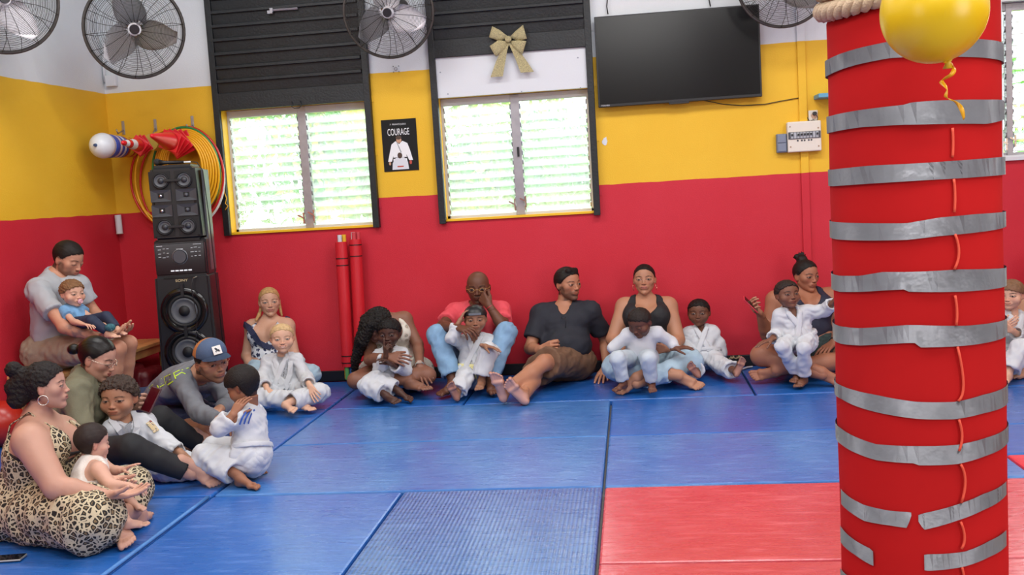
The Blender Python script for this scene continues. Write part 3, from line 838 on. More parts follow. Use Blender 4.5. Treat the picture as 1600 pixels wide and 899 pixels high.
        for i in range(N):
            bm.faces.new((C_, V_[i], V_[(i+1) % N]))
            for r in range(rings-1): bm.faces.new((V_[r*N+i], V_[(r+1)*N+i], V_[(r+1)*N+(i+1) % N], V_[r*N+(i+1) % N]))
        bmesh.ops.solidify(bm, geom=bm.faces[:], thickness=.002); return done(name, bm, m, s.root, True)
    def band(s, name, m, ctr, nn, hw, th=.010, D=0.0, h=.006, gap=None):
        c, J = s.sc, s.J; tor = s.off(s.torso(), D); F = Field((ctr-.24*c, ctr+.24*c), h, pad=.0); F.adds(tor, .03*c, m=.05)
        X, Y, Z = F.ax[0][:, None, None], F.ax[1][None, :, None], F.ax[2][None, None, :]; nn = nrm(nn)
        pl = np.abs((X-ctr[0])*nn[0]+(Y-ctr[1])*nn[1]+(Z-ctr[2])*nn[2])-hw
        F.f = np.maximum(np.maximum(F.f-th, pl), -(F.f+.012)).astype(np.float32); v, f = F.mesh()
        return link(name, mesh_np(name, v, f), m, s.root)
    def belt(s, m, D, label, tail, knot):
        c, J = s.sc, s.J; h = .0062 if c < .8 else .0075
        ctr = J['pel']+(J['che']-J['pel'])*.30; nn = s.up
        tor = s.off(s.torso(), D)+[cap(J['che'], J['pel'], .125*c, .150*c, sq=(s.fw, .82), off=D)]
        B = (ctr-.24*c, ctr+.24*c); F = Field(B, h, pad=.0); F.adds(tor, .03*c, m=.05)
        t0 = F.f-.014; X, Y, Z = F.ax[0][:, None, None], F.ax[1][None, :, None], F.ax[2][None, None, :]
        pl = np.abs((X-ctr[0])*nn[0]+(Y-ctr[1])*nn[1]+(Z-ctr[2])*nn[2])-.021*c
        F.f = np.maximum(np.maximum(t0, pl), -(F.f+.012)).astype(np.float32)
        v, f = F.mesh(); parts = [(v, f)]
        if tail:
            k0 = ctr+s.fw*(.128*c*s.w+D+.010)
            G = [ell(k0, np.array((.030, .018, .024))*c, np.array([s.ax, s.fw, s.up]))]
            for sg, L in ((-1, .17), (1, .15)):
                e1 = k0+s.ax*sg*.03*c-s.up*.05*c+s.fw*.03*c; e2 = e1-A(0, 0, 1)*(L-.05)*c+s.ax*sg*.03*c+s.fw*.02*c
                e2[2] = max(e2[2], .02)
                G += [cap(k0, e1, .011*c, .018*c, sq=(s.fw, .35)), cap(e1, e2, .018*c, .019*c, sq=(s.fw, .35), flat=2)]
            H_ = Field(G, h*.7); H_.adds(G, .004); parts.append(H_.mesh())
        v, f = join(parts); link('belt', mesh_np('belt', v, f), m, s.root)
GI = mat('gi_cotton', '#cccfd4', .85, bump=.25, bscale=420, spec=.2, sheen=.2)
# ------------------------------------------------------------------ paint and surfaces
def paint_mat():
    m = mat('wall_paint', (1, 1, 1), .62, bump=.18, bscale=120, spec=.35); nt = m.node_tree; b = nt.nodes['Principled BSDF']
    tc = nt.nodes.new('ShaderNodeTexCoord'); sp = nt.nodes.new('ShaderNodeSeparateXYZ'); nt.links.new(tc.outputs['Object'], sp.inputs[0])
    n = nt.nodes.new('ShaderNodeTexNoise'); n.inputs['Scale'].default_value = 6; nt.links.new(tc.outputs['Object'], n.inputs['Vector'])
    ad = nt.nodes.new('ShaderNodeMath'); ad.operation = 'MULTIPLY_ADD'; ad.inputs[1].default_value = .012; nt.links.new(n.outputs['Fac'], ad.inputs[0]); nt.links.new(sp.outputs['Z'], ad.inputs[2])
    def step(h):
        g = nt.nodes.new('ShaderNodeMath'); g.operation = 'GREATER_THAN'; g.inputs[1].default_value = h; nt.links.new(ad.outputs[0], g.inputs[0]); return g
    g1, g2 = step(1.470), step(2.449)
    n2 = nt.nodes.new('ShaderNodeTexNoise'); n2.inputs['Scale'].default_value = 1.7; n2.inputs['Detail'].default_value = 6; nt.links.new(tc.outputs['Object'], n2.inputs['Vector'])
    def two(a, c):
        r = nt.nodes.new('ShaderNodeValToRGB'); r.color_ramp.elements[0].position = .3; r.color_ramp.elements[1].position = .7
        r.color_ramp.elements[0].color = (*srgb(a), 1); r.color_ramp.elements[1].color = (*srgb(c), 1); nt.links.new(n2.outputs['Fac'], r.inputs['Fac']); return r
    red, yel, whi = two('#c92636', '#cd2e3e'), two('#e9b72c', '#eebe34'), two('#d8dee3', '#dfe5e9')
    m1 = nt.nodes.new('ShaderNodeMixRGB'); m2 = nt.nodes.new('ShaderNodeMixRGB')
    nt.links.new(g1.outputs[0], m1.inputs['Fac']); nt.links.new(red.outputs[0], m1.inputs[1]); nt.links.new(yel.outputs[0], m1.inputs[2])
    nt.links.new(g2.outputs[0], m2.inputs['Fac']); nt.links.new(m1.outputs[0], m2.inputs[1]); nt.links.new(whi.outputs[0], m2.inputs[2])
    nt.links.new(m2.outputs[0], b.inputs['Base Color']); return m
PAINT = paint_mat()
YEL = mat('yellow_paint', '#f0bc1e', .45, bump=.08); REDP = mat('red_paint', '#c81f38', .6)
BLK = mat('black_paint', '#14191d', .5, bump=.25, bscale=60, var=.25, vscale=14); BLK2 = mat('black_plastic', '#16181b', .4)
ALU = mat('aluminium', '#a7a5ab', .38, metal=.55, var=.08, vscale=20); WHT = mat('white_paint', '#d9dde2', .5, bump=.1)
CHR = mat('chrome', '#c9c9cc', .18, metal=1.0); GRY = mat('grey_plastic', '#8a93a3', .5)
H_C = 4.1; XL, XR, YB = -4.01, 5.3, -12.2

def boxm(name, lo, hi, m, parent=None, bev=0.0, label=None, kind=None, smooth=False):
    bm = bmesh.new(); lo, hi = np.array(lo, float), np.array(hi, float); bx(bm, (lo+hi)/2, (hi-lo)/2, bev=bev)
    return done(name, bm, m, parent, smooth, label, kind)
# back wall with its three window openings
W1 = (-3.05, -1.835, 1.238, 2.24); W2 = (-1.28, -0.072, 1.248, 2.215); W3 = (2.93, 4.1, 1.485, 2.62)
bm = bmesh.new()
def wallbox(x0, x1, z0, z1): bx(bm, ((x0+x1)/2, .08, (z0+z1)/2), ((x1-x0)/2, .08, (z1-z0)/2))
xs = XL-.16
for (a, b_, z0, z1) in (W1, W2, W3):
    wallbox(xs, a, -.02, H_C); wallbox(a, b_, -.02, z0); wallbox(a, b_, z1, H_C); xs = b_
wallbox(xs, XR+.16, -.02, H_C)
done('wall_back', bm, PAINT, kind='structure')
boxm('wall_left', (XL-.16, YB, -.02), (XL, 0, H_C), PAINT, kind='structure')
boxm('wall_right', (XR, YB, -.02), (XR+.16, 0, H_C), PAINT, kind='structure')
boxm('wall_front', (XL-.16, YB-.16, -.02), (XR+.16, YB, H_C), PAINT, kind='structure')
boxm('ceiling', (XL-.16, YB, H_C), (XR+.16, .16, H_C+.1), WHT, kind='structure')
boxm('floor', (XL-.16, YB, -.12), (XR+.16, .16, -.045), mat('concrete', '#7c7a78', .8, var=.15, vscale=3, bump=.3, bscale=40), kind='structure')
boxm('ground', (-30, .3, -.5), (30, 40, -.3), mat('grass_ground', '#7f9a4d', .9, var=.3, vscale=2), kind='structure')
boxm('baseboard_back', (XL, -.022, 0), (XR, 0, .085), BLK2, kind='structure', bev=.003)
boxm('baseboard_left', (XL, -9, 0), (XL+.022, -.022, .085), BLK2, kind='structure', bev=.003)
# shallow boxed-in pipe on the back wall
boxm('trim_1', (1.487, -.022, .086), (1.545, 0, H_C), PAINT, kind='structure', bev=.002)

# ------------------------------------------------------------------ gym mats
def mat_surface(name, c1, c2, ribs=False, rough=.26):
    m = mat(name, c1, rough, spec=.6, coat=.3); m.node_tree.nodes['Principled BSDF'].inputs['Coat Roughness'].default_value = .2; nt = m.node_tree; b = nt.nodes['Principled BSDF']; tc = nt.nodes.new('ShaderNodeTexCoord')
    n = nt.nodes.new('ShaderNodeTexNoise'); n.inputs['Scale'].default_value = 2.5; n.inputs['Detail'].default_value = 8; n.inputs['Roughness'].default_value = .65; nt.links.new(tc.outputs['Object'], n.inputs['Vector'])
    r = nt.nodes.new('ShaderNodeValToRGB'); r.color_ramp.elements[0].position = .35; r.color_ramp.elements[1].position = .72
    r.color_ramp.elements[0].color = (*srgb(c1), 1); r.color_ramp.elements[1].color = (*srgb(c2), 1); nt.links.new(n.outputs['Fac'], r.inputs['Fac'])
    # pale scuffs
    mp = nt.nodes.new('ShaderNodeMapping'); mp.inputs['Scale'].default_value = (1, 5, 1); mp.inputs['Rotation'].default_value = (0, 0, .5); nt.links.new(tc.outputs['Object'], mp.inputs['Vector'])
    n2 = nt.nodes.new('ShaderNodeTexNoise'); n2.inputs['Scale'].default_value = 5; n2.inputs['Detail'].default_value = 6; nt.links.new(mp.outputs[0], n2.inputs['Vector'])
    r2 = nt.nodes.new('ShaderNodeValToRGB'); r2.color_ramp.elements[0].position = .54; r2.color_ramp.elements[1].position = .74; r2.color_ramp.elements[1].color = (.4, .4, .4, 1); nt.links.new(n2.outputs['Fac'], r2.inputs['Fac'])
    mx = nt.nodes.new('ShaderNodeMixRGB'); mx.inputs[2].default_value = (*[min(1, x*1.3+.12) for x in srgb(c2)], 1); nt.links.new(r2.outputs[0], mx.inputs[0]); nt.links.new(r.outputs[0], mx.inputs[1]); nt.links.new(mx.outputs[0], b.inputs['Base Color'])
    rr = nt.nodes.new('ShaderNodeMapRange'); rr.inputs['To Min'].default_value = rough-.06; rr.inputs['To Max'].default_value = rough+.14; nt.links.new(n2.outputs['Fac'], rr.inputs[0]); nt.links.new(rr.outputs[0], b.inputs['Roughness'])
    # vinyl creases
    n3 = nt.nodes.new('ShaderNodeTexNoise'); n3.inputs['Scale'].default_value = 9; n3.inputs['Detail'].default_value = 4; n3.inputs['Distortion'].default_value = 1.2; nt.links.new(mp.outputs[0], n3.inputs['Vector'])
    bp = nt.nodes.new('ShaderNodeBump'); bp.inputs['Strength'].default_value = .28; bp.inputs['Distance'].default_value = .009; nt.links.new(n3.outputs['Fac'], bp.inputs['Height'])
    last = bp
    if ribs:
        w = nt.nodes.new('ShaderNodeTexWave'); w.wave_type = 'BANDS'; w.bands_direction = 'X'; w.inputs['Scale'].default_value = 16; w.inputs['Distortion'].default_value = .15; w.inputs['Detail Scale'].default_value = 2
        nt.links.new(tc.outputs['Object'], w.inputs['Vector'])
        b2 = nt.nodes.new('ShaderNodeBump'); b2.inputs['Strength'].default_value = .5; b2.inputs['Distance'].default_value = .004; nt.links.new(w.outputs['Fac'], b2.inputs['Height']); nt.links.new(bp.outputs[0], b2.inputs['Normal']); last = b2
        m3 = nt.nodes.new('ShaderNodeMixRGB'); m3.blend_type = 'MULTIPLY'; m3.inputs[0].default_value = .35; nt.links.new(mx.outputs[0], m3.inputs[1]); nt.links.new(w.outputs['Color'], m3.inputs[2]); nt.links.new(m3.outputs[0], b.inputs['Base Color'])
    nt.links.new(last.outputs[0], b.inputs['Normal']); return m
BLUE = mat_surface('blue_vinyl', '#1c5eb0', '#2668ba'); BLUE2 = mat_surface('worn_blue_vinyl', '#306cb6', '#4580c0'); BLUER = mat_surface('ribbed_blue_vinyl', '#2c66ae', '#3c76ba', True, .24)
PINK = mat_surface('red_vinyl', '#c2404c', '#cc505a', False, .24); REDV = mat_surface('bright_red_vinyl', '#d8283c', '#dc3044', False, .5)
MS = -.09-.0
mats = [  # x0, x1, y0, y1, material, label
 (-4.0, -2.005, -1.09, -.03, BLUE, 'blue gym mat in the far left corner under the black tower speaker'),
 (-2.0, -1.03, -1.09, -.03, BLUE, 'blue gym mat along the back wall under the woman bent over the boy'),
 (-1.03, .97, -1.09, -.03, BLUE, 'blue gym mat along the back wall under the man in the black v-neck'),
 (.97, 2.97, -1.09, -.03, BLUE, 'blue gym mat along the back wall under the woman holding the red phone'),
 (2.97, 4.97, -1.09, -.03, BLUE, 'blue gym mat along the back wall right of the taped column'),
 (-2.0, 0.0, -2.09, -1.09, BLUE2, 'scuffed blue gym mat in the second row, left of the long straight seam'),
 (0.0, 2.0, -2.09, -1.09, BLUE, 'blue gym mat in the second row, right of the long straight seam'),
 (2.0, 4.0, -2.09, -1.09, BLUE, 'blue gym mat in the second row behind the taped column'),
 (-2.0, 0.0, -3.09, -2.09, BLUE2, 'scuffed blue gym mat in the third row in front of the ribbed mat'),
 (0.0, 2.0, -3.09, -2.09, BLUE2, 'greyish blue gym mat bordering the pink mats'),
 (2.0, 4.0, -2.70, -2.09, BLUE, 'narrow blue gym mat between the red mat and the second row, right of the column'),
 (-2.0, -1.0, -5.09, -3.09, BLUE, 'smooth blue gym mat at the bottom left of the ribbed mat'),
 (-1.0, 0.0, -5.09, -3.09, BLUER, 'blue gym mat with fine ribbed surface beside the pink mats'),
 (-3.0, -2.0, -3.09, -1.09, BLUE, 'blue gym mat under the seated man in the cap and his boy'),
 (-3.0, -2.0, -5.09, -3.09, BLUE, 'blue gym mat under the woman in the leopard dress'),
 (-4.0, -3.0, -3.09, -1.09, BLUE, 'blue gym mat beside the left wall in front of the bench'),
 (-4.0, -3.0, -5.09, -3.09, BLUE, 'blue gym mat at the left wall nearest the camera'),
 (0.0, 2.0, -4.09, -3.09, PINK, 'faded red gym mat between the ribbed blue mat and the taped column'),
 (0.0, 2.0, -5.09, -4.09, PINK, 'faded red gym mat at the bottom edge beside the taped column'),
 (2.0, 3.0, -4.70, -2.70, REDV, 'bright red gym mat to the right of the taped column'),
 (3.0, 4.0, -4.70, -2.70, REDV, 'bright red gym mat out beyond the one right of the column'),
 (-2.0, 0.0, -7.09, -5.09, BLUE, 'blue gym mat in front of the bottom edge of the picture'),
]
for x0, x1, y0, y1, mm, lb in mats:
    bm = bmesh.new(); g = .006
    dz = RNG.uniform(-.002, .001)
    bx(bm, ((x0+x1)/2, (y0+y1)/2, -.0225+dz), ((x1-x0)/2-g, (y1-y0)/2-g, .0225), bev=.011)
    o = done('gym_mat', bm, mm, smooth=False); props(o, lb, 'gym mat', 'gym mats laid over the floor')
    if 'leopard' in lb:
        e = bmesh.new(); tube(e, [(x1-.012, y1-.03-q*1.94, .0015) for q in np.linspace(0, 1, 12)], .010, 8); done('edge_highlight', e, mat('pale_edge_highlight', '#4f86c8', .35), o, True)  # highlight along the raised mat edge, put in as a pale blue tube

# ------------------------------------------------------------------ windows
def glassm():
    m = bpy.data.materials.new('louvre_glass'); m.use_nodes = True; nt = m.node_tree; nt.nodes.remove(nt.nodes['Principled BSDF'])
    out = nt.nodes['Material Output']; t = nt.nodes.new('ShaderNodeBsdfTransparent'); t.inputs[0].default_value = (.95, .98, .97, 1)
    g = nt.nodes.new('ShaderNodeBsdfGlossy'); g.inputs['Roughness'].default_value = .08; d = nt.nodes.new('ShaderNodeBsdfTranslucent'); d.inputs[0].default_value = (.85, .9, .88, 1)
    m1 = nt.nodes.new('ShaderNodeMixShader'); m1.inputs[0].default_value = .08; m2 = nt.nodes.new('ShaderNodeMixShader'); m2.inputs[0].default_value = .22
    nt.links.new(t.outputs[0], m2.inputs[1]); nt.links.new(d.outputs[0], m2.inputs[2]); nt.links.new(m2.outputs[0], m1.inputs[1]); nt.links.new(g.outputs[0], m1.inputs[2]); nt.links.new(m1.outputs[0], out.inputs['Surface']); return m
GLASS = glassm(); GEDGE = mat('louvre_edge', '#f4f6f6', .3)
def window(idx, x0, x1, z0, z1, mx, mw, tilt=28, closed=False):
    root = bpy.data.objects.new('window_%d' % idx, None); COL.objects.link(root); root.location = ((x0+x1)/2, .1, z0); root['kind'] = 'structure'
    t = .018
    bm = bmesh.new()
    bx(bm, (x0+t/2, .07, (z0+z1)/2), (t/2, .088, (z1-z0)/2)); bx(bm, (x1-t/2, .07, (z0+z1)/2), (t/2, .088, (z1-z0)/2)); bx(bm, ((x0+x1)/2, .07, z0+t/2), ((x1-x0)/2-t, .089, t/2)); done('reveal', bm, YEL if idx < 3 else WHT, root)
    Y = .115
    bm = bmesh.new(); w = .020
    bx(bm, (x0+t+w/2, Y, (z0+z1)/2), (w/2, .028, (z1-z0)/2-t)); bx(bm, (x1-t-w/2, Y, (z0+z1)/2), (w/2, .028, (z1-z0)/2-t))
    bx(bm, ((x0+x1)/2, Y, z0+t+w/2), ((x1-x0)/2-t, .028, w/2)); bx(bm, ((x0+x1)/2, Y, z1-.03), ((x1-x0)/2-t, .030, .028), bev=.003)
    done('frame', bm, ALU if idx == 3 else mat('pale_frame', '#c9cccf', .4), root)
    boxm('mullion', (mx-mw/2, Y-.035, z0+t), (mx+mw/2, Y+.03, z1-.004), ALU, root, bev=.002)
    pane = None; n = 12; zt = z1-.06; zb = z0+t+w
    ph = (zt-zb)/n
    for a, b in ((x0+t+w, mx-mw/2), (mx+mw/2, x1-t-w)):
        pm = None
        for i in range(n):
            zc = zb+ph*(i+.5)
            if pm is None:
                bm = bmesh.new(); R = Matrix.Rotation(radians(tilt), 3, 'X'); bx(bm, (0, 0, 0), ((b-a)/2-.006, .0022, ph*.56), rot=R)
                pm = bpy.data.meshes.new('louvre_pane'); bm.to_mesh(pm); bm.free(); pm.materials.append(GLASS)
                em = bpy.data.meshes.new('pane_edge'); bm = bmesh.new(); e = R @ Vector((0, 0, -ph*.56)); bx(bm, (0, e.y-.001, e.z-.001), ((b-a)/2-.006, .0042, .0042)); bm.to_mesh(em); bm.free(); em.materials.append(GEDGE)
            o = bpy.data.objects.new('louvre_pane', pm); COL.objects.link(o); o.parent = root; o.location = Vector(((a+b)/2, Y, zc))-root.location
            e_ = bpy.data.objects.new('pane_edge', em); COL.objects.link(e_); e_.parent = o
            for sx, xx in ((1, a+.004), (-1, b-.004)):
                pass
        bm = bmesh.new()
        for i in range(n):
            zc = zb+ph*(i+.5)
            for xx in (a+.004, b-.004):
                bx(bm, (xx, Y-.018, zc), (.004, .012, .018), rot=Matrix.Rotation(radians(tilt), 3, 'X')); 
        o = done('louvre_clips', bm, ALU, root); o['kind'] = 'stuff'
        # wrought grille outside: bars bowing apart and together
        nb = 8; pit = (b-a)/nb; gm = {}
        for j in range(nb+1):
            s_ = 1 if j % 2 else -1
            if s_ not in gm:
                pts = []; N = 56
                for q in range(N+1):
                    z = zb+(zt-zb)*q/N; ph_ = (z-1.2)/.235; fr = ph_-math.floor(ph_)
                    prof = max(0, min(1, (.5-abs(fr-.5))/.17)); amp = (prof-.5)*1.02
                    pts.append((s_*pit*.5*amp, 0, z))
                g_ = bmesh.new(); tube(g_, pts, .0032, 5); gme = bpy.data.meshes.new('grille_bar'); g_.to_mesh(gme); g_.free(); gme.materials.append(mat('grille_paint', '#b9bcc0', .5)); gm[s_] = gme
            o = bpy.data.objects.new('grille_bar', gm[s_]); COL.objects.link(o); o.parent = root; o.location = Vector((a+pit*j, .20, 0))-root.location
    for (xx, zz) in ((mx-mw/2-.008, z0+.10), (mx+mw/2+.010, z0+.12)):
        bm = bmesh.new(); bx(bm, (xx, Y-.045, zz), (.006, .006, .045)); bx(bm, (xx-.02, Y-.062, zz+.015), (.028, .005, .006), rot=Matrix.Rotation(.5, 3, 'Y')); done('crank_handle', bm, CHR, root)
    return root
w1 = window(1, *W1, -2.405, .068); w2 = window(2, *W2, -.672, .070); w3 = window(3, *W3, 3.03, .045, tilt=50)
boxm('trim_2', (2.86, -.03, 1.462), (4.15, .0, 1.492), WHT, kind='structure', bev=.003)
boxm('sash_clip', (-.622-.05, .062, 1.725), (-.606-.05, .078, 1.80), BLK2, w2)

# black shutter housings with their side rails
def shutter(x0, x1, zb, z1, zr, label, sticker, boards_z0):
    root = thing('window_shutter', label, 'shutter', ((x0+x1)/2, 0, zr), 'black slatted window shutters')
    for xa in (x0, x1-.05):
        boxm('guide_rail', (xa, -.055, zr), (xa+.05, 0, z1), BLK, root, bev=.003)
    boxm('backing_board', (x0+.05, -.018, zb), (x1-.05, 0, z1), BLK, root)
    boxm('bottom_board', (x0+.045, -.052, zb), (x1-.045, -.02, zb+.135), BLK, root, bev=.003)
    z = zb+.135; p = .108; sm = None; k = 0
    while z < z1-.05:
        if sm is None:
            bm = bmesh.new(); w = (x1-x0)/2-.052
            bx(bm, (0, -.030, p*.40), (w, .010, p*.36), rot=Matrix.Rotation(.16, 3, 'X')); bx(bm, (0, -.052, p*.86), (w, .016, p*.12), bev=.004)
            bx(bm, (0, -.040, p*.72), (w, .004, .004))
            bmesh.ops.recalc_face_normals(bm, faces=bm.faces); sm = bpy.data.meshes.new('slat'); bm.to_mesh(sm); bm.free(); sm.materials.append(BLK)
        o = bpy.data.objects.new('slat', sm); COL.objects.link(o); o.parent = root; o.location = Vector(((x0+x1)/2, 0, z))-root.location; z += p
    for q in range(5):
        zz = zr+.15+q*.42
        for xa in (x0-.018, x1):
            boxm('rail_bracket', (xa, -.006, zz), (xa+.018, 0, zz+.05), WHT if zz > 2.44 else (YEL if zz > 1.46 else REDP), root)
    return root
s1 = shutter(-3.085, -1.795, 2.235, 3.62, 1.232, 'black slatted shutter raised above the left window, with a ring pull', 1, 0)
s2 = shutter(-1.308, -.04, 2.52, 3.62, 1.232, 'black slatted shutter above the middle window, behind the gold bow', 1, 0)
bm = bmesh.new(); c = PY(463, 162, -.06); tube(bm, [c+A(-.035, 0, .02), c+A(-.038, 0, -.02), c+A(-.02, 0, -.035), c+A(.02, 0, -.035), c+A(.038, 0, -.02), c+A(.035, 0, .02)], .004, 6); done('ring_pull', bm, BLK2, s1, True)
bm = bmesh.new(); a = PY(425, 16, -.07); b = PY(465, 13, -.07); tube(bm, [a, b], .009, 6); bx(bm, PY(422, 19, -.07), (.02, .01, .012)); bx(bm, PY(424, 16, -.075), (.012, .008, .016)); done('bolt', bm, ALU, s1)
boxm('trim_3', (W2[0]+.01, -.028, 2.212), (W2[1]-.005, .0, 2.522), WHT, kind='structure', bev=.003)
for q, (u, v) in enumerate(((688, 113), (700, 147), (815, 143), (907, 137), (903, 90))):
    bm = bmesh.new(); c = PY(u, v, -.03); cyl(bm, c, c+A(0, -.003, 0), .005, seg=8); o = done('screw_head', bm, GRY); props(o, 'small screw head on the white panel, %s' % ('at its top left corner', 'at its bottom left corner', 'bottom centre', 'at its bottom right corner', 'at its top right corner')[q], 'screw')

# trees beyond the windows
def tree(x, y, s, seed, cols, label):
    r = np.random.RandomState(seed); root = thing('tree', label, 'tree', (x, y, -.3), 'trees beyond the windows')
    bm = bmesh.new(); tube(bm, [(x, y, -.3), (x+.05, y, .8), (x-.04, y, 1.6*s), (x+.1, y+.05, 2.4*s)], [.13, .11, .08, .04], 8)
    for i in range(5):
        a = r.uniform(0, 6.28); tube(bm, [(x, y, 1+.2*i), (x+.5*cos(a), y+.3*sin(a), 1.5+.3*i), (x+.9*cos(a), y+.5*sin(a), 1.9+.3*i)], [.05, .03, .015], 6)
    done('trunk', bm, mat('bark', '#8d8168', .9, bump=.6, bscale=30), root, True)
    for ci, c in enumerate(cols):
        N = 1500; P = r.normal(size=(N, 3)); P /= np.linalg.norm(P, axis=1)[:, None]; P *= r.uniform(.35, 1, (N, 1))**.5
        cl = r.normal(size=(14, 3))*[.75*s, .5*s, .75*s]+[x, y, 1.9*s]; P = cl[r.randint(0, 14, N)]+P*[.42, .35, .42]
        d = r.normal(size=(N, 3)); d /= np.linalg.norm(d, axis=1)[:, None]; e = np.cross(d, r.normal(size=(N, 3))); e /= np.linalg.norm(e, axis=1)[:, None]
        L = r.uniform(.06, .13, (N, 1)); v = np.stack([P-d*L, P+e*L*.35, P+d*L, P-e*L*.35], 1).reshape(-1, 3); f = np.arange(N*4).reshape(-1, 4)
        link('foliage', mesh_np('foliage', v, f, smooth=False), mat('leaf_%s' % c.strip('#'), c, .6), root, kind='stuff')
tree(-5.0, 2.7, .9, 1, ['#5c9a3c', '#9cc254'], 'leafy tree seen through the left window, beside the yellowish palm'); tree(-2.7, 3.2, .95, 2, ['#4c8f34', '#c8c455'], 'bushy green tree behind the right pane of the left window')
tree(-.1, 3.9, .8, 3, ['#66a348', '#8fbe58'], 'pale green tree behind the middle window'); tree(-1.5, 4.4, .75, 4, ['#7aae55', '#b5c860'], 'small light green tree farther off between both windows'); tree(5.0, 4, .9, 6, ['#5c9a3c', '#9cc254'], 'green tree outside the window right of the column')

# ------------------------------------------------------------------ television
root = thing('television', 'large black flat television mounted high on the yellow and white wall', 'television', PY(1060, 160, -.08))
x0, x1, z0, z1 = -.012, 1.21, 2.05, 2.728
boxm('casing', (x0, -.095, z0), (x1, -.045, z1), BLK2, root, bev=.004)
boxm('screen', (x0+.012, -.0975, z0+.022), (x1-.012, -.0951, z1-.010), mat('screen_glass', '#0b0c0e', .22, spec=.35), root)
boxm('wall_mount', (.35, -.045, 2.2), (.85, -.001, 2.6), BLK2, root)
boxm('sensor_bump', (.52, -.094, z0-.012), (.67, -.06, z0+.002), BLK2, root, bev=.002)
text_obj('brand_lettering', 'TOSHIBA', .016, (x0+.055, -.0982, z0+.011), (radians(90), 0, 0), mat('silver_print', '#c9ccd0', .4), root, .0004)
bm = bmesh.new(); tube(bm, [PY(950, 22, -.03), PY(948, 10, -.02), PY(951, -20, -.02)], .005, 6); o = done('television_cable', bm, BLK2, smooth=True); props(o, 'black cable running up the wall from the television, above its left corner', 'cable')
bm = bmesh.new(); tube(bm, [PY(1110, 10, -.03), PY(1108, 0, -.02), PY(1106, -20, -.02)], .005, 6); o = done('television_cable', bm, BLK2, smooth=True); props(o, 'black cable running up the wall from the television, nearer its right corner', 'cable')
bm = bmesh.new(); tube(bm, [PY(*p, -.008) for p in ((1085, 155), (1105, 158), (1130, 163), (1160, 165), (1195, 163), (1220, 158), (1248, 153))], .0035, 6); o = done('wall_cable', bm, mat('dark_cable', '#3c3a20', .5), smooth=True); props(o, 'thin dark cable sagging along the yellow wall below the television', 'cable')

# electrical things
PC = mat('cream_plastic', '#e3dccf', .45)
root = thing('fuse_box', 'cream plastic fuse box with a row of breakers on the yellow wall', 'fuse box', PY(1254, 214, 0))
a, b = PY(1229, 234, 0), PY(1280, 188, 0)
boxm('casing', (a[0], -.07, 1.622), (b[0], -.003, 1.848), PC, root, bev=.008)
bm = bmesh.new(); bx(bm, ((a[0]+b[0])/2, -.071, 1.745), (.118, .004, .026)); done('breaker_window', bm, mat('dark_slot', '#44464c', .4), root)
for i in range(9):
    xx = (a[0]+b[0])/2-.092+i*.023
    bk = boxm('breaker', (xx-.0095, -.082, 1.723), (xx+.0095, -.074, 1.767), mat('breaker_grey', '#aeb2b8', .4), root, bev=.001)
    if 1 < i < 7 or i > 7 or i == 0: boxm('toggle', (xx-.006, -.092, 1.742), (xx+.006, -.082, 1.757), BLK2, bk)
for i, xx in enumerate((-.05, -.02, .0, .03, .05)):
    bm = bmesh.new(); c = A((a[0]+b[0])/2+xx, -.0705, 1.706); cyl(bm, c, c+A(0, -.002, 0), .007, seg=10); done('marking', bm, mat('dark_slot', '#44464c', .4), root)
for px, pz in ((.02, .19), (.02, .04), (.225, .035), (.225, .17)):
    bm = bmesh.new(); c = A(a[0]+px, -.0705, 1.622+pz); cyl(bm, c, c+A(0, -.002, 0), .006, seg=10); done('screw', bm, mat('brown_screw', '#a98a70', .4), root)
root = thing('switch_box', 'grey double switch box at the left side of the fuse box', 'switch', PY(1220, 222, 0))
xa, xb = PY(1212, 222, 0)[0], a[0]-.003
boxm('casing', (xa, -.05, 1.625), (xb, -.003, 1.765), mat('slate_plastic', '#6f7a8d', .45), root, bev=.006)
for k in range(2): boxm('rocker', (xa+.007, -.056, 1.633+k*.066), (xb-.007, -.0505, 1.693+k*.066), mat('slate_plastic2', '#7a8598', .4), root, bev=.003)
root = thing('wall_socket', 'cream wall socket with black plug above the fuse box', 'socket', PY(1270, 180, 0))
c = PY(1270, 181, 0); boxm('plate', (c[0]-.034, -.02, c[2]-.035), (c[0]+.034, -.003, c[2]+.04), PC, root, bev=.005)
bm = bmesh.new(); cyl(bm, c+A(.008, -.02, 0), c+A(.008, -.028, 0), .024, seg=20); done('socket_ring', bm, mat('tan_plastic', '#c9a58c', .5), root)
bm = bmesh.new(); cyl(bm, c+A(.008, -.022, .014), c+A(.008, -.06, .014), .016, .013, seg=14); done('plug', bm, BLK2, root)
bm = bmesh.new(); tube(bm, [c+A(.010, -.055, .012), c+A(.026, -.06, -.02), c+A(.020, -.045, -.045), c+A(-.005, -.035, -.032), c+A(-.03, -.03, -.04), c+A(-.045, -.02, -.012), c+A(-.055, -.012, -.03), c+A(-.07, -.008, -.045)], .003, 6); done('lead', bm, BLK2, root, True)
root = thing('wall_shelf', 'small blue shelf board on the yellow wall beside the column', 'shelf', PY(1285, 152, 0))
boxm('board', (1.60, -.20, 2.005), (1.95, -.001, 2.035), mat('sky_blue_paint', '#5fa3c4', .5), root, bev=.003)
bm = bmesh.new(); cyl(bm, A(1.72, -.12, 2.036), A(1.72, -.12, 2.075), .022, .019, seg=14); o = done('small_pot', bm, mat('orange_plastic', '#d8832e', .5), smooth=False); props(o, 'tiny orange pot on the blue shelf at the column edge', 'pot')

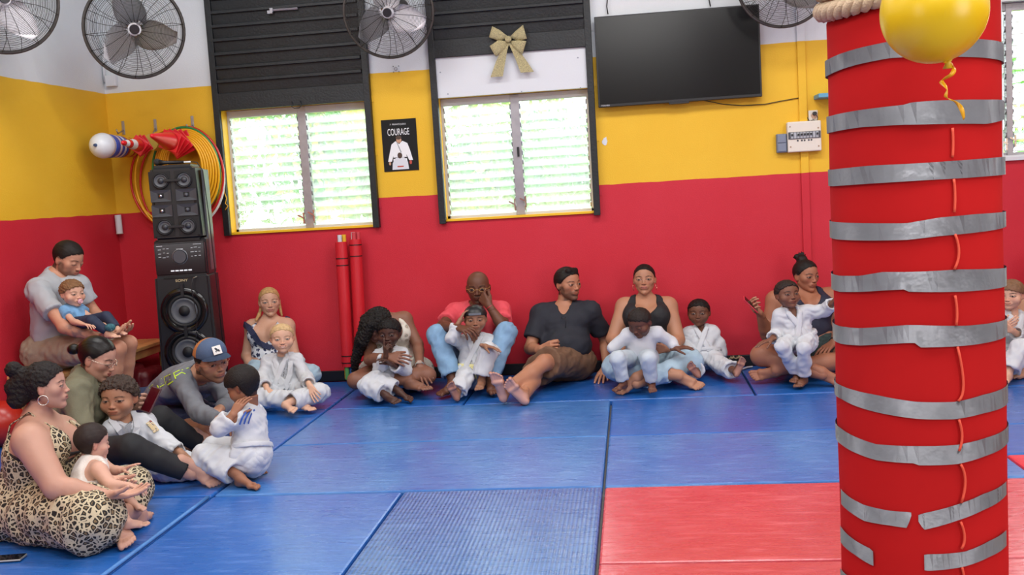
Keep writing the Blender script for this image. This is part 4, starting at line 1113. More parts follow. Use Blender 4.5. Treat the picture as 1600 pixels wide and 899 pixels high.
# poster
root = thing('poster', 'black judo poster reading COURAGE on the yellow wall between the windows', 'poster', PY(625, 227, 0))
x0, x1, z0, z1 = -1.733, -1.452, 1.668, 2.075
boxm('paper', (x0, -.006, z0), (x1, -.002, z1), mat('poster_black', '#0d0d0c', .8, var=.2, vscale=4), root)
cx = (x0+x1)/2-.006; WP = mat('poster_white', '#eceef0', .5); FL = mat('poster_skin', '#c79a7c', .5); FH = mat('poster_hair', '#4b372b', .5); OB = mat('poster_red', '#c04a3a', .5)
text_obj('headline', 'COURAGE', .075, (cx, -.0068, 1.973), (radians(90), 0, 0), WP, root, .0004, sx=.50)
text_obj('small_print', 'F  FRANCE JUDO', .017, (cx, -.0068, 2.035), (radians(90), 0, 0), WP, root, .0003)
def flat(name, pts, m, dy, par=root):
    bm = bmesh.new(); vs = [bm.verts.new((cx+x*.28, dy, z0+z*.407)) for x, z in pts]; bm.faces.new(vs); r = bmesh.ops.extrude_face_region(bm, geom=bm.faces[:]); bmesh.ops.translate(bm, vec=(0, -.0006, 0), verts=[g for g in r['geom'] if isinstance(g, bmesh.types.BMVert)]); return done(name, bm, m, par)
def ellp(cx_, cz_, rx, rz, n=14): return [(cx_+rx*cos(2*pi*i/n), cz_+rz*sin(2*pi*i/n)) for i in range(n)]
flat('adult_robe', [(-.10, .58), (-.22, .52), (-.27, .40), (-.33, .25), (-.35, .19), (-.24, .19), (-.19, .30), (-.20, .06), (.22, .06), (.19, .32), (.26, .20), (.37, .20), (.30, .40), (.24, .53), (.10, .58), (0, .52)], WP, -.0066)
flat('adult_face', ellp(.0, .595, .075, .055), FL, -.0070); flat('adult_hair', ellp(-.005, .645, .085, .038), FH, -.0074)
flat('lapel_line', [(-.08, .57), (-.06, .575), (.06, .36), (.03, .35)], mat('poster_grey', '#9aa0a6', .5), -.0070)
flat('dark_belt', [(-.19, .24), (.2, .24), (.2, .265), (-.19, .265)], mat('poster_black2', '#15151a', .5), -.0070)
flat('hand_left', ellp(-.30, .155, .03, .035), FL, -.0070); flat('hand_right', ellp(.30, .16, .035, .04), OB, -.0070)
flat('child_robe', [(-.12, .26), (-.22, .16), (-.24, .03), (.24, .03), (.22, .17), (.12, .26)], mat('poster_white2', '#d9dde3', .5), -.0074)
flat('child_head', ellp(.0, .30, .07, .058), FH, -.0078); flat('child_belt', [(-.09, .075), (.09, .075), (.09, .10), (-.09, .10)], OB, -.0078)

# gold bow on the middle shutter
GOLD = mat('gold_glitter', '#e6d6a4', .42, metal=.25, bump=.9, bscale=500, var=.35, vscale=160)
root = thing('gold_bow', 'glittery gold ribbon bow hung above the middle window', 'bow', PY(795, 65, -.08))
def bowp(u, v, d=0): return PY(u, v, -.075-d)
for nm, pts in (('upper_left_loop', [(795, 58), (781, 47), (769, 41), (764, 58), (780, 64)]), ('lower_left_loop', [(793, 64), (778, 63), (765, 72), (774, 88), (790, 76)]), ('upper_right_loop', [(796, 58), (806, 48), (817, 39), (823, 60), (810, 64)]), ('lower_right_loop', [(797, 64), (810, 63), (822, 64), (816, 84), (801, 74)])):
    bm = bmesh.new(); c = bowp(794, 61, .0); ring = []
    P_ = [bowp(u, v, .012+.02*(i in (1, 2, 3))) for i, (u, v) in enumerate(pts)]
    top = [bm.verts.new(Vector(p)) for p in P_]; bot = [bm.verts.new(Vector(p+A(0, .030, 0))) for p in P_]
    ctr = bm.verts.new(Vector(np.mean(P_, 0)+A(0, -.022, 0)))
    n = len(top)
    for i in range(n):
        bm.faces.new((top[i], top[(i+1) % n], ctr)); bm.faces.new((top[i], bot[i], bot[(i+1) % n], top[(i+1) % n]))
    bm.faces.new(bot); bmesh.ops.subdivide_edges(bm, edges=bm.edges[:], cuts=1, use_grid_fill=True, smooth=.4); done(nm, bm, GOLD, root, True)
for nm, pts, w in (('left_tail', [(793, 66), (787, 80), (782, 97), (776, 120)], .031), ('right_tail', [(797, 66), (806, 80), (815, 96), (824, 113)], .033)):
    bm = bmesh.new(); strip(bm, [bowp(u, v, .004+.01*(i % 2)) for i, (u, v) in enumerate(pts)], [(w*(.5+.35*i), 0, 0) for i in range(4)], .0015); done(nm, bm, GOLD, root)
bm = bmesh.new(); sph(bm, bowp(794, 61, .03), (.026, .016, .024), 12, 8); done('knot', bm, GOLD, root, True)

# grilled wall fans
def make_fan():
    """built around the hub, facing -Y, radius .33"""
    R = .335; parts = {}
    def spoke_pt(r, side): return .065*(1-(r/R)**2)*1.0+.03 if side else -.05+.03*(r/R)**2
    def prof(r, front): return -(.075*(1-(r/R)**2.2)+.012) if front else (.085*(1-(r/R)**2.6)+.012)
    bm = bmesh.new()
    for front in (True, False):
        nr = 30 if front else 22
        for i in range(nr):
            r = .06+(R-.064)*i/(nr-1); y = prof(r, front); N = 44
            tube(bm, [(r*cos(2*pi*k/N), y, r*sin(2*pi*k/N)) for k in range(N)], .0012, 3, closed=True)
        for k in range(18 if front else 12):
            a = 2*pi*k/(18 if front else 12)+.1; tw = .35 if front else 0
            tube(bm, [((.05+(R-.05)*q)*cos(a+tw*q*(1-q)), prof(.05+(R-.05)*q, front)-(.002 if front else -.002), (.05+(R-.05)*q)*sin(a+tw*q*(1-q))) for q in (0, .25, .5, .75, 1)], .0019, 4)
    parts['wire_guard'] = (bm, mat('guard_wire', '#3a3836', .45, metal=.4), True)
    bm = bmesh.new(); N = 56; tube(bm, [(R*cos(2*pi*k/N), 0, R*sin(2*pi*k/N)) for k in range(N)], .012, 8, closed=True); parts['rim'] = (bm, mat('rim_grey', '#4b4744', .5, metal=.3, var=.3, vscale=8), True)
    bm = bmesh.new(); cyl(bm, (0, -.084, 0), (0, -.096, 0), .034, .030, seg=24); parts['centre_badge'] = (bm, mat('badge', '#1d1c22', .3), False)
    bm = bmesh.new(); cyl(bm, (0, -.05, 0), (0, .02, 0), .045, .05, seg=24); parts['hub'] = (bm, mat('fan_blade', '#ebe9ee', .35), False)
    bm = bmesh.new(); cyl(bm, (0, .02, 0), (0, .15, 0), .085, .07, seg=24); parts['motor'] = (bm, mat('motor_orange', '#a8702a', .4, metal=.3), False)
    bm = bmesh.new(); cyl(bm, (0, .13, 0), (0, .17, 0), .035, .03, seg=12); tube(bm, [(0, .15, 0), (0, .20, .02), (0, .26, .10)], .016, 8); parts['bracket'] = (bm, BLK2, True)
    me = {}
    for k, (bm, m, sm) in parts.items():
        bmesh.ops.recalc_face_normals(bm, faces=bm.faces); d = bpy.data.meshes.new(k); bm.to_mesh(d); bm.free(); d.materials.append(m); d.polygons.foreach_set('use_smooth', [sm]*len(d.polygons)); me[k] = [d]
    bl = []
    bm = bmesh.new(); rows = []
    for i in range(9):
        q = i/8; r = .04+q*.25; w0 = .05+.10*sin(pi*min(q*1.05, 1)**.8)*1.0; sk = .30*q; row = []
        for j in range(5):
            t = (j/4-.5); a = sk+t*w0*2/max(r, .07)*.8; y = -.03+t*.055*(1-.3*q)-.01*q; row.append(bm.verts.new((r*cos(a), y, r*sin(a))))
        rows.append(row)
    for i in range(8):
        for j in range(4): bm.faces.new((rows[i][j], rows[i][j+1], rows[i+1][j+1], rows[i+1][j]))
    r_ = bmesh.ops.solidify(bm, geom=bm.faces[:], thickness=.003); bmesh.ops.recalc_face_normals(bm, faces=bm.faces)
    d = bpy.data.meshes.new('blade'); bm.to_mesh(d); bm.free(); d.materials.append(mat('fan_blade', '#ebe9ee', .35)); d.polygons.foreach_set('use_smooth', [True]*len(d.polygons))
    return me, d
FANP, BLADE = make_fan()
def place_fan(c, face, s, spin, label, arm):
    root = thing('wall_fan', label, 'fan', c, 'caged wall fans')
    f = nrm(face); z = nrm(A(0, 0, 1)-f*f[2]); x = np.cross(-f, z)*1.0; x = np.cross(z, f)*-1.0
    Mx = Matrix(((x[0], -f[0], z[0]), (x[1], -f[1], z[1]), (x[2], -f[2], z[2])))
    if Mx.determinant() < 0: Mx = Matrix(((-x[0], -f[0], z[0]), (-x[1], -f[1], z[1]), (-x[2], -f[2], z[2])))
    root.rotation_euler = Mx.to_euler(); root.scale = (s, s, s)
    for k, ms in FANP.items():
        o = bpy.data.objects.new(k, ms[0]); COL.objects.link(o); o.parent = root
    for q in range(3):
        o = bpy.data.objects.new('blade', BLADE); COL.objects.link(o); o.parent = root; o.rotation_euler = (0, spin+q*2*pi/3, 0)
    bm = bmesh.new(); base = np.array(c)-f*.17*s
    Mi = (Matrix.Translation(Vector([float(q) for q in c])) @ Mx.to_4x4() @ Matrix.Scale(s, 4)).inverted()
    tube(bm, [Mi @ Vector([float(q) for q in p]) for p in (base, base*.6+np.array(arm)*.4+A(0, 0, .03), arm)], .02, 8)
    n = A(*( (0, -1, 0) if abs(arm[1]) < .05 else (1, 0, 0)))
    p = Vector([float(q) for q in arm]); cyl(bm, Mi @ p, Mi @ (p+Vector([float(q) for q in n*.03])), .07/s, seg=16)
    bmesh.ops.recalc_face_normals(bm, faces=bm.faces); d = bpy.data.meshes.new('wall_arm'); bm.to_mesh(d); bm.free(); d.materials.append(BLK2); o = bpy.data.objects.new('wall_arm', d); COL.objects.link(o); o.parent = root
    return root
fc2 = PY(210, 46, -.95)
place_fan(fc2, A(.50, -1, -.18), 1.0, .5, 'grey caged fan high in the left corner above the cones', (-3.75, 0, fc2[2]+.12))
fc1 = PY(3, -2, -1.75); place_fan(fc1, A(.75, -.8, -.15), 1.0, 1.2, 'caged fan on the left wall, cut by the top left corner', (XL, fc1[1]+.1, fc1[2]+.1))
fc3 = PY(607, 19, -.42); place_fan(fc3, A(.10, -1, -.22), .98, 2.7, 'caged fan with pale blades between the two windows', (fc3[0], 0, fc3[2]+.1))
fc4 = PY(1226, -33, -.45); place_fan(fc4, A(.0, -1, -.25), .98, 1.0, 'caged fan above the right corner of the television', (fc4[0], 0, fc4[2]+.1))

# things on the wall
root = thing('junction_box', 'small white junction box in the wall corner under the caged fan', 'junction box', PY(175, 126, 0))
c = PY(176, 127, 0); boxm('lid', (c[0]-.045, -.04, c[2]-.045), (c[0]+.045, -.002, c[2]+.045), WHT, root, bev=.006)
bm = bmesh.new(); tube(bm, [PY(164, 128, -.02), PY(162, 104, -.02), PY(161, 60, -.02)], .011, 8); done('conduit', bm, WHT, root, True)
root = thing('motion_sensor', 'small white cylindrical sensor in the corner at the yellow and red line', 'sensor', PY(186, 350, -.03))
bm = bmesh.new(); a, b = PY(184, 336, -.05), PY(187, 364, -.05); cyl(bm, a, b, .026, seg=16); done('tube', bm, WHT, root, False)
bm = bmesh.new(); cyl(bm, b, b+(b-a)*.06, .0275, seg=16); done('cap', bm, mat('beige_cap', '#cfc8c0', .5), root)
for q, (u, v, lb) in enumerate(((193, 200, 'behind the striped ball stack'), (243, 197, 'behind the small red cones'), (301, 192, 'at the top of the hula hoops'))):
    root = thing('wall_hook', 'steel wall hook '+lb, 'hook', PY(u, v, 0), 'steel hooks on the yellow wall'); c = PY(u, v, 0)
    boxm('plate', (c[0]-.012, -.006, c[2]-.055), (c[0]+.012, -.001, c[2]+.055), ALU, root, bev=.002)
    bm = bmesh.new(); tube(bm, [c+A(0, -.004, -.02), c+A(0, -.10, -.05), c+A(0, -.12, -.02)] if q != 1 else [c+A(0, -.004, -.02), c+A(0, -.05, -.06), PY(226, 228, -.36)], .006, 8); done('prong', bm, ALU, root, True)
# nested striped balls (half shells stacked towards the room)
dv = nrm(PY(150, 227, -.62)-PY(208, 231, -.03)); a0 = PY(208, 231, -.03)
L = np.linalg.norm(PY(150, 227, -.62)-a0)
root = thing('striped_marker_stack', 'stack of nested striped domes with a white rounded front, sticking out left', 'training cone', a0)
ST = ['#c03a2c', '#e2b322', '#c03a2c', '#d9a81f', '#e7b52a', '#b54a2e', '#3a5fc0', '#dfe3ee', '#3a54b8', '#d9c8c8', '#4a52b0', '#3a5cc4', '#e8eaf2']
n = len(ST)
for i, cc in enumerate(ST):
    t = .02+.80*i/n; c = a0+dv*L*t; bm = bmesh.new(); r = .074+.018*(i/n); lathe(bm, [(r, 0), (r+.003, .006), (r+.003, L*.80/n*.78), (r-.006, L*.80/n*.97)], c, dv, 28, True); done('nested_rim', bm, mat('rim_'+cc.strip('#'), cc, .4), root, True)
bm = bmesh.new(); c = a0+dv*L*.82; lathe(bm, [(.098*cos(q), .098*sin(q)*1.15) for q in np.linspace(-.1, 1.5, 12)], c, dv, 32, True); done('white_dome', bm, mat('white_rubber', '#e6edf4', .3), root, True)
bm = bmesh.new(); c2 = c+dv*.108; cyl(bm, c2, c2+dv*.02, .014, .011, seg=14); done('valve', bm, mat('valve_blue', '#38507c', .4), root, False)
# two cone stacks lying on the hooks, tips towards the room
CR = mat('cone_red', '#e2202c', .35, spec=.5); CW = mat('cone_white', '#eceff2', .4)
def cones(tip, base, r, bands, nb, sq, label, spin):
    root = thing('traffic_cone_stack', label, 'traffic cone', base); d = nrm(tip-base); L = np.linalg.norm(tip-base); R0 = orient(d)
    for i in range(nb):
        c = base+d*L*.10*i; bm = bmesh.new(); s_ = sq*(1-.04*i); bx(bm, c, (s_, s_, .006), rot=R0 @ Matrix.Rotation(spin+i*.2, 3, 'Z'), bev=.004); done('cone_base', bm, CR, root)
    b0 = base+d*L*.10*(nb-1)
    prof = lambda t: r*(1-t)+.014*t
    bm = bmesh.new(); LL = np.linalg.norm(tip-b0); lathe(bm, [(prof(t), t*LL) for t in np.linspace(0, .97, 10)]+[(.006, LL)], b0, d, 28, True); done('cone_body', bm, CR, root, True)
    for (t0, t1) in bands:
        bm = bmesh.new(); lathe(bm, [(prof(t0)+.0025, t0*LL), (prof(t1)+.0025, t1*LL)], b0, d, 28, False); done('white_band', bm, CW, root, True)
cones(PY(191, 223, -.80), PY(222, 228, -.34), .050, [(.34, .56), (.72, .88)], 3, .064, 'small red cones with white bands, hung left of the large red cones', .5)
cones(PY(236, 212, -.72), PY(284, 226, -.18), .072, [], 5, .088, 'large plain red cones nested together on the wall above the speaker', .4)
bm = bmesh.new(); c = PY(236, 222, -.24); cyl(bm, c+A(.05, .235, 0), c, .072, .066, seg=24); o = done('yellow_disc_stack', bm, mat('pale_yellow', '#dcc35a', .4)); props(o, 'pale yellow round discs behind the small red cones', 'training disc')
# hula hoops
def hoop(c, rx, rz, r, m, tilt, label, dy):
    bm = bmesh.new(); N = 64; R = Matrix.Rotation(tilt, 3, 'Y'); P_ = []
    for k in range(N):
        a = 2*pi*k/N; v = R @ Vector((rx*cos(a), dy*cos(a), rz*sin(a))); P_.append(Vector([float(q) for q in c])+v)
    tube(bm, P_, r, 8, closed=True); o = done('hula_hoop', bm, m, smooth=True); props(o, label, 'hula hoop', 'hula hoops hung behind the tower speaker'); return o
HY = mat('hoop_yellow', '#f0b01c', .3); HR = mat('hoop_red', '#cf2a26', .3); HG = mat('hoop_green', '#2f8a4a', .35); HW = mat('hoop_white', '#e9e6e0', .3)
pX = lambda u, v, Y: PY(u, v, Y)
spec = []
for i in range(7):
    spec.append((292-i*.5, 270-i*1.5, 50-i*3.8, 64-i*4, HY, 'yellow hoop of the tight inner coil, ring %s from outside' % ('first', 'second', 'third', 'fourth', 'fifth', 'sixth', 'seventh')[i], -.13-.012*i))
spec += [(291, 269, 52.5, 66.5, HG, 'thin green hoop around the yellow inner coil', -.12), (294, 272, 55, 70, HR, 'red hoop just outside the green one', -.10), (296, 276, 54, 72, HW, 'white hoop peeping out at the right of the coil', -.095),
         (277, 283, 66, 78, HY, 'large yellow hoop reaching farthest down', -.08), (272, 282, 68, 74, HR, 'large red hoop at the left of the bundle', -.065), (275, 277, 71, 72, HY, 'wide yellow hoop at the outer left of the bundle', -.05), (279, 288, 60, 74, HR, 'red hoop showing below the coil at right', -.035)]
for u, v, ru, rv, m, lb, Y in spec:
    c = PY(u, v, Y); s_ = abs(PY(u+10, v, Y)[0]-c[0])/10; hoop(c, ru*s_, rv*s_, .0095, m, 0, lb, .0)
# little yellow cord hanging on the left window rail
bm = bmesh.new(); tube(bm, [PY(u, v, -.07) for u, v in ((346, 286), (350, 292), (351, 302), (354, 310), (352, 318), (356, 322), (352, 328))], .004, 6); o = done('hanging_cord', bm, HY, smooth=True); props(o, 'short yellow cord hanging on the rail left of the window', 'cord')
bm = bmesh.new()
for u, v in ((945, 221),): 
    c = PY(u, v, -.002); r = np.random.RandomState(3); vs = [bm.verts.new(Vector(c+A(.020*(1+.35*r.uniform(-1, 1))*cos(k*.52), -.0015, .032*(1+.3*r.uniform(-1, 1))*sin(k*.52)))) for k in range(12)]; bm.faces.new(vs)
    r_ = bmesh.ops.extrude_face_region(bm, geom=bm.faces[:]); bmesh.ops.translate(bm, vec=(0, .0012, 0), verts=[g for g in r_['geom'] if isinstance(g, bmesh.types.BMVert)])
o = done('torn_sticker', bm, WHT); props(o, 'torn white sticker rest on the yellow wall right of the middle window', 'sticker')
root = thing('wall_eyelet', 'small steel eyelet on a four-screw plate above the poster', 'eyelet', PY(619, 108, 0)); c = PY(619, 108, 0)
bm = bmesh.new(); N = 12; tube(bm, [c+A(.012*cos(2*pi*k/N), -.014, .012*sin(2*pi*k/N)) for k in range(N)], .003, 6, closed=True); done('ring', bm, ALU, root, True)
for dx in (-.022, .022):
    for dz in (-.022, .022):
        bm = bmesh.new(); cyl(bm, c+A(dx, -.001, dz), c+A(dx, -.005, dz), .004, seg=8); done('screw', bm, mat('dark_slot', '#44464c', .4), root)

# two tall red padded tubes leaning at the wall
def padtube(utop, ubot, vtop, vbot, label, inner, endc, Y):
    a, b = PY(ubot, vbot, Y), PY(utop, vtop, Y+.02); root = thing('padded_tube', label, 'padded tube', a, 'red padded tubes leaning at the wall'); d = nrm(b-a); L = np.linalg.norm(b-a)
    bm = bmesh.new(); cyl(bm, a+d*.10, b, .048, seg=24); done('sleeve', bm, mat('red_vinyl_sleeve', '#cc2430', .38, bump=.15, bscale=25), root, False)
    for i, cc in enumerate(inner):
        an = 2*pi*i/len(inner)+.4; o_ = A(cos(an)*.024, sin(an)*.024, 0); bm = bmesh.new(); cyl(bm, b+o_-d*.05, b+o_+d*.055, .017, seg=14); done('foam_core', bm, mat('foam_'+cc.strip('#'), cc, .7), root)
        if endc: bm = bmesh.new(); cyl(bm, a+o_, a+o_+d*.12, .017, seg=14); done('foam_core', bm, mat('foam_'+endc[i].strip('#'), endc[i], .7), root)
    for t in endc and (.88, .83, .17, .12) or (.96, .88, .17, .12):
        bm = bmesh.new(); p = a+d*L*t; cyl(bm, p-d*.004, p+d*.004, .0500, seg=24); done('strap', bm, BLK2, root)
padtube(533, 545, 378, 592, 'red padded tube at the left of the pair, yellow foam in its mouth', ['#e3b32a', '#c8414a', '#d0d2d8'], ['#3f7fc0', '#e3b32a', '#5aa05a'], -.14)
padtube(555, 566, 374, 590, 'red padded tube at the right of the pair, partly behind the bent woman', ['#c8414a', '#d6d8dc', '#c8414a'], None, -.13)
bm = bmesh.new(); bx(bm, PF(522, 590, .012)+A(0, .02, 0), (.04, .03, .012), bev=.008); o = done('cloth_scrap', bm, mat('cream_cloth', '#e5ddd2', .8)); props(o, 'crumpled cream cloth scrap on the mat by the padded tubes', 'cloth')

# pine bench along the left wall
root = thing('wooden_bench', 'low slatted wooden bench along the red left wall', 'bench', (-3.8, -1.0, 0)); PINE = mat('pine_wood', '#c8955a', .5, var=.25, vscale=9, bump=.2, bscale=60); BRN = mat('brown_wood', '#8a5a34', .5, var=.3, vscale=8)
for i in range(4):
    xx = XL+.03+i*.098; boxm('slat', (xx, -1.72, .402), (xx+.09, -.12, .43), PINE if i != 9 else BRN, root, bev=.004)
boxm('front_rail', (-3.635, -1.68, .34), (-3.612, -.16, .402), PINE, root, bev=.003)
for (xx, yy) in ((-3.66, -1.66), (-3.66, -.2), (-3.98, -1.66), (-3.98, -.2)): boxm('leg', (xx, yy, 0), (xx+.05, yy+.05, .40), PINE, root, bev=.004)
boxm('cross_bar', (-3.93, -1.645, .12), (-3.66, -1.615, .17), PINE, root, bev=.003)
# things stowed under the bench and in the corner
def blob(name, prims, m, label, cat, h=.01, wr=.006, k=.02):
    F = Field(prims, h); F.adds(prims, k); v, f = F.mesh(); v = wrinkle(v, f, wr, .08, 3) if wr else v; o = link(name, mesh_np(name, v, f), m); return props(o, label, cat)
RB = mat('red_vinyl_gear', '#5e0d14', .5, bump=.2, bscale=30); DK = mat('dark_bag', '#3a1c20', .6, bump=.3, bscale=60)
blob('red_sports_bag', [box((-3.78, -.72, .16), (.16, .22, .15), rd=.05), box((-3.62, -.5, .13), (.08, .16, .12), rd=.05)], RB, 'dark red vinyl bag stowed under the bench near the speaker', 'bag')
root = thing('head_guard', 'orange red sparring head guard on the mat beside the speaker', 'head guard', (-3.42, -.98, 0))
g = PF(224, 603, .09); F = Field((g-.16, g+.16), .006); F.adds([ell(g, (.11, .12, .10))], 0); F.sub(ell(g+A(.02, -.10, -.01), (.07, .10, .07)), .02); F.sub(cap(g+A(-.2, 0, .0), g+A(.2, 0, .0), .03), .01); v, f = F.mesh(); link('shell', mesh_np('shell', v, f), mat('orange_red_gear', '#c2301c', .35), root)
bm = bmesh.new(); tube(bm, [g+A(.112*cos(t), .12*sin(t), .02) for t in np.linspace(0, 2*pi, 20)], .009, 6); done('strap', bm, BLK2, root, True)
blob('red_gym_ball', [ell(PF(2, 662, .15), .15)], mat('red_ball', '#b52a1c', .3), 'glossy red ball behind the woman in the leopard dress', 'ball', .012, 0)
blob('tan_bag', [box(PF(-8, 600, .35), (.07, .12, .12), rd=.04)], mat('tan_cloth', '#b48a54', .7), 'tan bag at the left edge behind the dark bun', 'bag')
# stray belt tag by the baseboard
bm = bmesh.new(); strip(bm, [PF(1160, 577, .01), PF(1168, 574, .012), PF(1176, 573, .01)], [(0, .015, 0)]*3, .003); o = done('belt_end', bm, GI); props(o, 'white belt end lying by the skirting near the woman with the phone', 'belt')
bm = bmesh.new(); r = random.Random(2)
for i in range(7): c = PY(1140+i*3, 560-(i % 3), -.026); bx(bm, c, (.006+.004*(i % 2), .001, .004+.003*(i % 3)), rot=Matrix.Rotation(.4*(i % 2), 3, 'Y'))
o = done('gold_script_mark', bm, mat('gold_ink', '#cdb284', .5), bpy.data.objects['baseboard_back'])
# phone on the mat bottom left
root = thing('smartphone', 'black smartphone lying on the blue mat in the bottom left corner', 'phone', PF(12, 872, 0))
c = PF(10, 873, .007); R = Matrix.Rotation(.15, 3, 'Z'); bm = bmesh.new(); bx(bm, c, (.075, .036, .0045), rot=R, bev=.003); done('case', bm, mat('phone_edge', '#b9bbb6', .3, metal=.5), root)
bm = bmesh.new(); bx(bm, c+A(0, 0, .0048), (.072, .034, .0008), rot=R); done('screen', bm, mat('phone_screen', '#0d0e12', .1), root)

# ------------------------------------------------------------------ tower speaker
def speaker():
    root = thing('tower_speaker', 'tall black party tower speaker standing in the left corner', 'speaker', (-3.20, -.62, 0))
    th = radians(11); R = Matrix.Rotation(th, 3, 'Z'); C0 = Vector((-3.17, -.62, 0))
    T = lambda x, y, z: C0+R @ Vector((x, y, z))
    BK = mat('speaker_black', '#1b1d21', .38, bump=.08, bscale=300); BK3 = mat('speaker_matte', '#121316', .6); CN = mat('speaker_cone', '#55585e', .5); GL = mat('speaker_gloss', '#0f1013', .12); SV = mat('speaker_side', '#6d7078', .3, metal=.5)
    def bb(name, lo, hi, m, bev=.0, par=root, tp=1.0):
        bm = bmesh.new(); vs = bx(bm, (np.array(lo)+hi)/2, (np.array(hi)-lo)/2)
        if tp != 1.0:
            for v in vs:
                if v.co.z > (lo[2]+hi[2])/2: v.co.x *= tp
        if bev: bmesh.ops.bevel(bm, geom=bm.edges[:], offset=bev, segments=3, affect='EDGES')
        bmesh.ops.transform(bm, matrix=Matrix.Translation(C0) @ R.to_4x4(), verts=bm.verts); return done(name, bm, m, par)
    bb('lower_cabinet', (-.215, -.16, 0), (.215, .18, .985), BK, .02, tp=.93)
    bb('upper_cabinet', (-.180, -.165, 1.235), (.180, .17, 1.80), BK, .03, tp=.90)
    bb('neck_cabinet', (-.190, -.115, .97), (.190, .17, 1.25), BK, .01)
    bb('control_panel', (-.185, -.145, .985), (.185, -.112, 1.225), GL, .008)
    bb('back_spine', (-.155, .16, .02), (.155, .215, 1.77), SV, .01)
    for sx in (-1, 1): bb('side_trim', (sx*.183-.006, -.02, 1.0), (sx*.183+.010, .16, 1.76), SV, .003)
    fy = -.166
    def driver(x, z, r, big, y=fy):
        c = T(x, y, z); ax = R @ Vector((0, -1, 0)); bm = bmesh.new()
        lathe(bm, [(r*1.25, -.002), (r*1.22, .012), (r*1.08, .014), (r*1.0, .004)], c, ax, 32); s_ = done('surround', bm, BK3, root, True)
        bm = bmesh.new(); lathe(bm, [(r, .004), (r*.92, .012), (r*.82, .003), (r*.42, -.0005), (r*.40, .002)], c, ax, 32); d_ = done('driver_cone', bm, CN, root, True)
        bm = bmesh.new(); lathe(bm, [(r*.42, .001), (r*.34, r*.12), (r*.16, r*.2), (.001, r*.22)], c, ax, 24); done('dust_cap', bm, BK3 if big else mat('cap_grey', '#3a3c42', .4), d_, True)
    for z in (1.685, 1.345):
        for sx in (-1, 1):
            bb('driver_well', (sx*.092-.078, -.168, z-.070), (sx*.092+.078, -.163, z+.070), BK3, .002)
            driver(sx*.092-.008*sx, z, .048, False, -.168)
        bb('bridge_bar', (-.06, -.192, z-.010), (.06, -.176, z+.010), BK, .004)
    for z in (1.575, 1.465):
        for sx in (-1, 1):
            bb('horn_well', (sx*.092-.076, -.168, z-.045), (sx*.092+.076, -.163, z+.045), BK3, .002)
            c = T(sx*.092, -.166, z); bm = bmesh.new(); h = []
            for (w, hh, y) in ((.074, .043, .004), (.05, .030, .001), (.022, .018, -.001)): h.append([bm.verts.new(Vector(T(sx*.092+a*w, -.168-y-.003, z+b*hh))) for a, b in ((-1, -1), (1, -1), (1, 1), (-1, 1))])
            for q in range(2):
                for k in range(4): bm.faces.new((h[q][k], h[q][(k+1) % 4], h[q+1][(k+1) % 4], h[q+1][k]))
            done('horn', bm, mat('horn_grey', '#3b3e45', .35), root)
            bm = bmesh.new(); sph(bm, T(sx*.092, -.172, z), .014, 12, 8); done('tweeter_dome', bm, CHR if sx < 0 else CN, root, True)
    # control panel details
    bm = bmesh.new(); c = T(0, -.146, 1.12); ax = R @ Vector((0, -1, 0)); cyl(bm, c, c+ax*.018, .050, .047, seg=32); done('volume_knob', bm, mat('knob', '#4c4f56', .3, metal=.4), root)
    bm = bmesh.new(); lathe(bm, [(.056, 0), (.058, .004), (.053, .006)], c, ax, 32); done('knob_ring', bm, mat('ring_grey', '#8b8e95', .3, metal=.4), root, True)
    LW = mat('panel_print', '#c9ccd2', .4, emit=.15); r = random.Random(4)
    for i in range(5): bb('pad_button', (-.075+i*.032, -.152, 1.012), (-.050+i*.032, -.146, 1.022), mat('lit_button', '#dfe4ea', .3, emit=.35), .001)
    bm = bmesh.new()
    for sx in (-1, 1):
        for i in range(9):
            x = sx*(.085+.028*(i % 3)+r.uniform(0, .006)); z = 1.185-.030*(i//3)-r.uniform(0, .008); w = r.uniform(.006, .012)
            bx(bm, (x, -.1462, z), (w, .0006, .0016))
    bx(bm, (0, -.1462, 1.178), (.025, .0006, .0016)); bx(bm, (-.145, -.1462, 1.205), (.022, .0006, .0016)); bx(bm, (.13, -.1462, 1.207), (.03, .0006, .0012))
    bmesh.ops.transform(bm, matrix=Matrix.Translation(C0) @ R.to_4x4(), verts=bm.verts); o = done('panel_marks', bm, LW, root); o['kind'] = 'stuff'
    text_obj('brand_lettering', 'SONY', .026, T(-.0, fy-.0015, .943), R @ Euler((radians(90), 0, 0)).to_matrix(), mat('gold_print', '#d8c79a', .4), root, .0008, sx=1.3)
    bb('slot', (-.13, -.168, .962), (.10, -.1655, .972), BK3, .001)
    driver(0, .715, .098, True); driver(0, .405, .098, True)
    for z in (.715, .405):
        bm = bmesh.new(); lathe(bm, [(.122, .0), (.150, .010), (.172, .004), (.176, -.004)], T(0, fy, z), R @ Vector((0, -1, 0)), 40); done('port_ring', bm, GL, root, True)
    for z in (.870, .56): bb('bridge_bar', (-.012, -.185, z-.05), (.012, -.168, z+.05), BK, .004)
    bb('vent', (-.10, -.169, .10), (.10, -.1655, .20), BK3, .002)
    bm = bmesh.new(); tube(bm, [T(.105, -.17, .96), T(.09, -.20, .955), T(.075, -.21, .90), T(.085, -.21, .80), T(.095, -.2, .65), T(.06, -.2, .42), T(.05, -.21, .30)], .003, 6); done('audio_cable', bm, BLK2, root, True)
    bm = bmesh.new(); cyl(bm, T(.112, -.17, .965), T(.095, -.20, .957), .005, seg=8); done('jack_plug', bm, CHR, root)
    # microphone lying on top
    r2 = thing('microphone', 'black wired microphone lying on top of the tower speaker', 'microphone', T(0, -.06, 1.80))
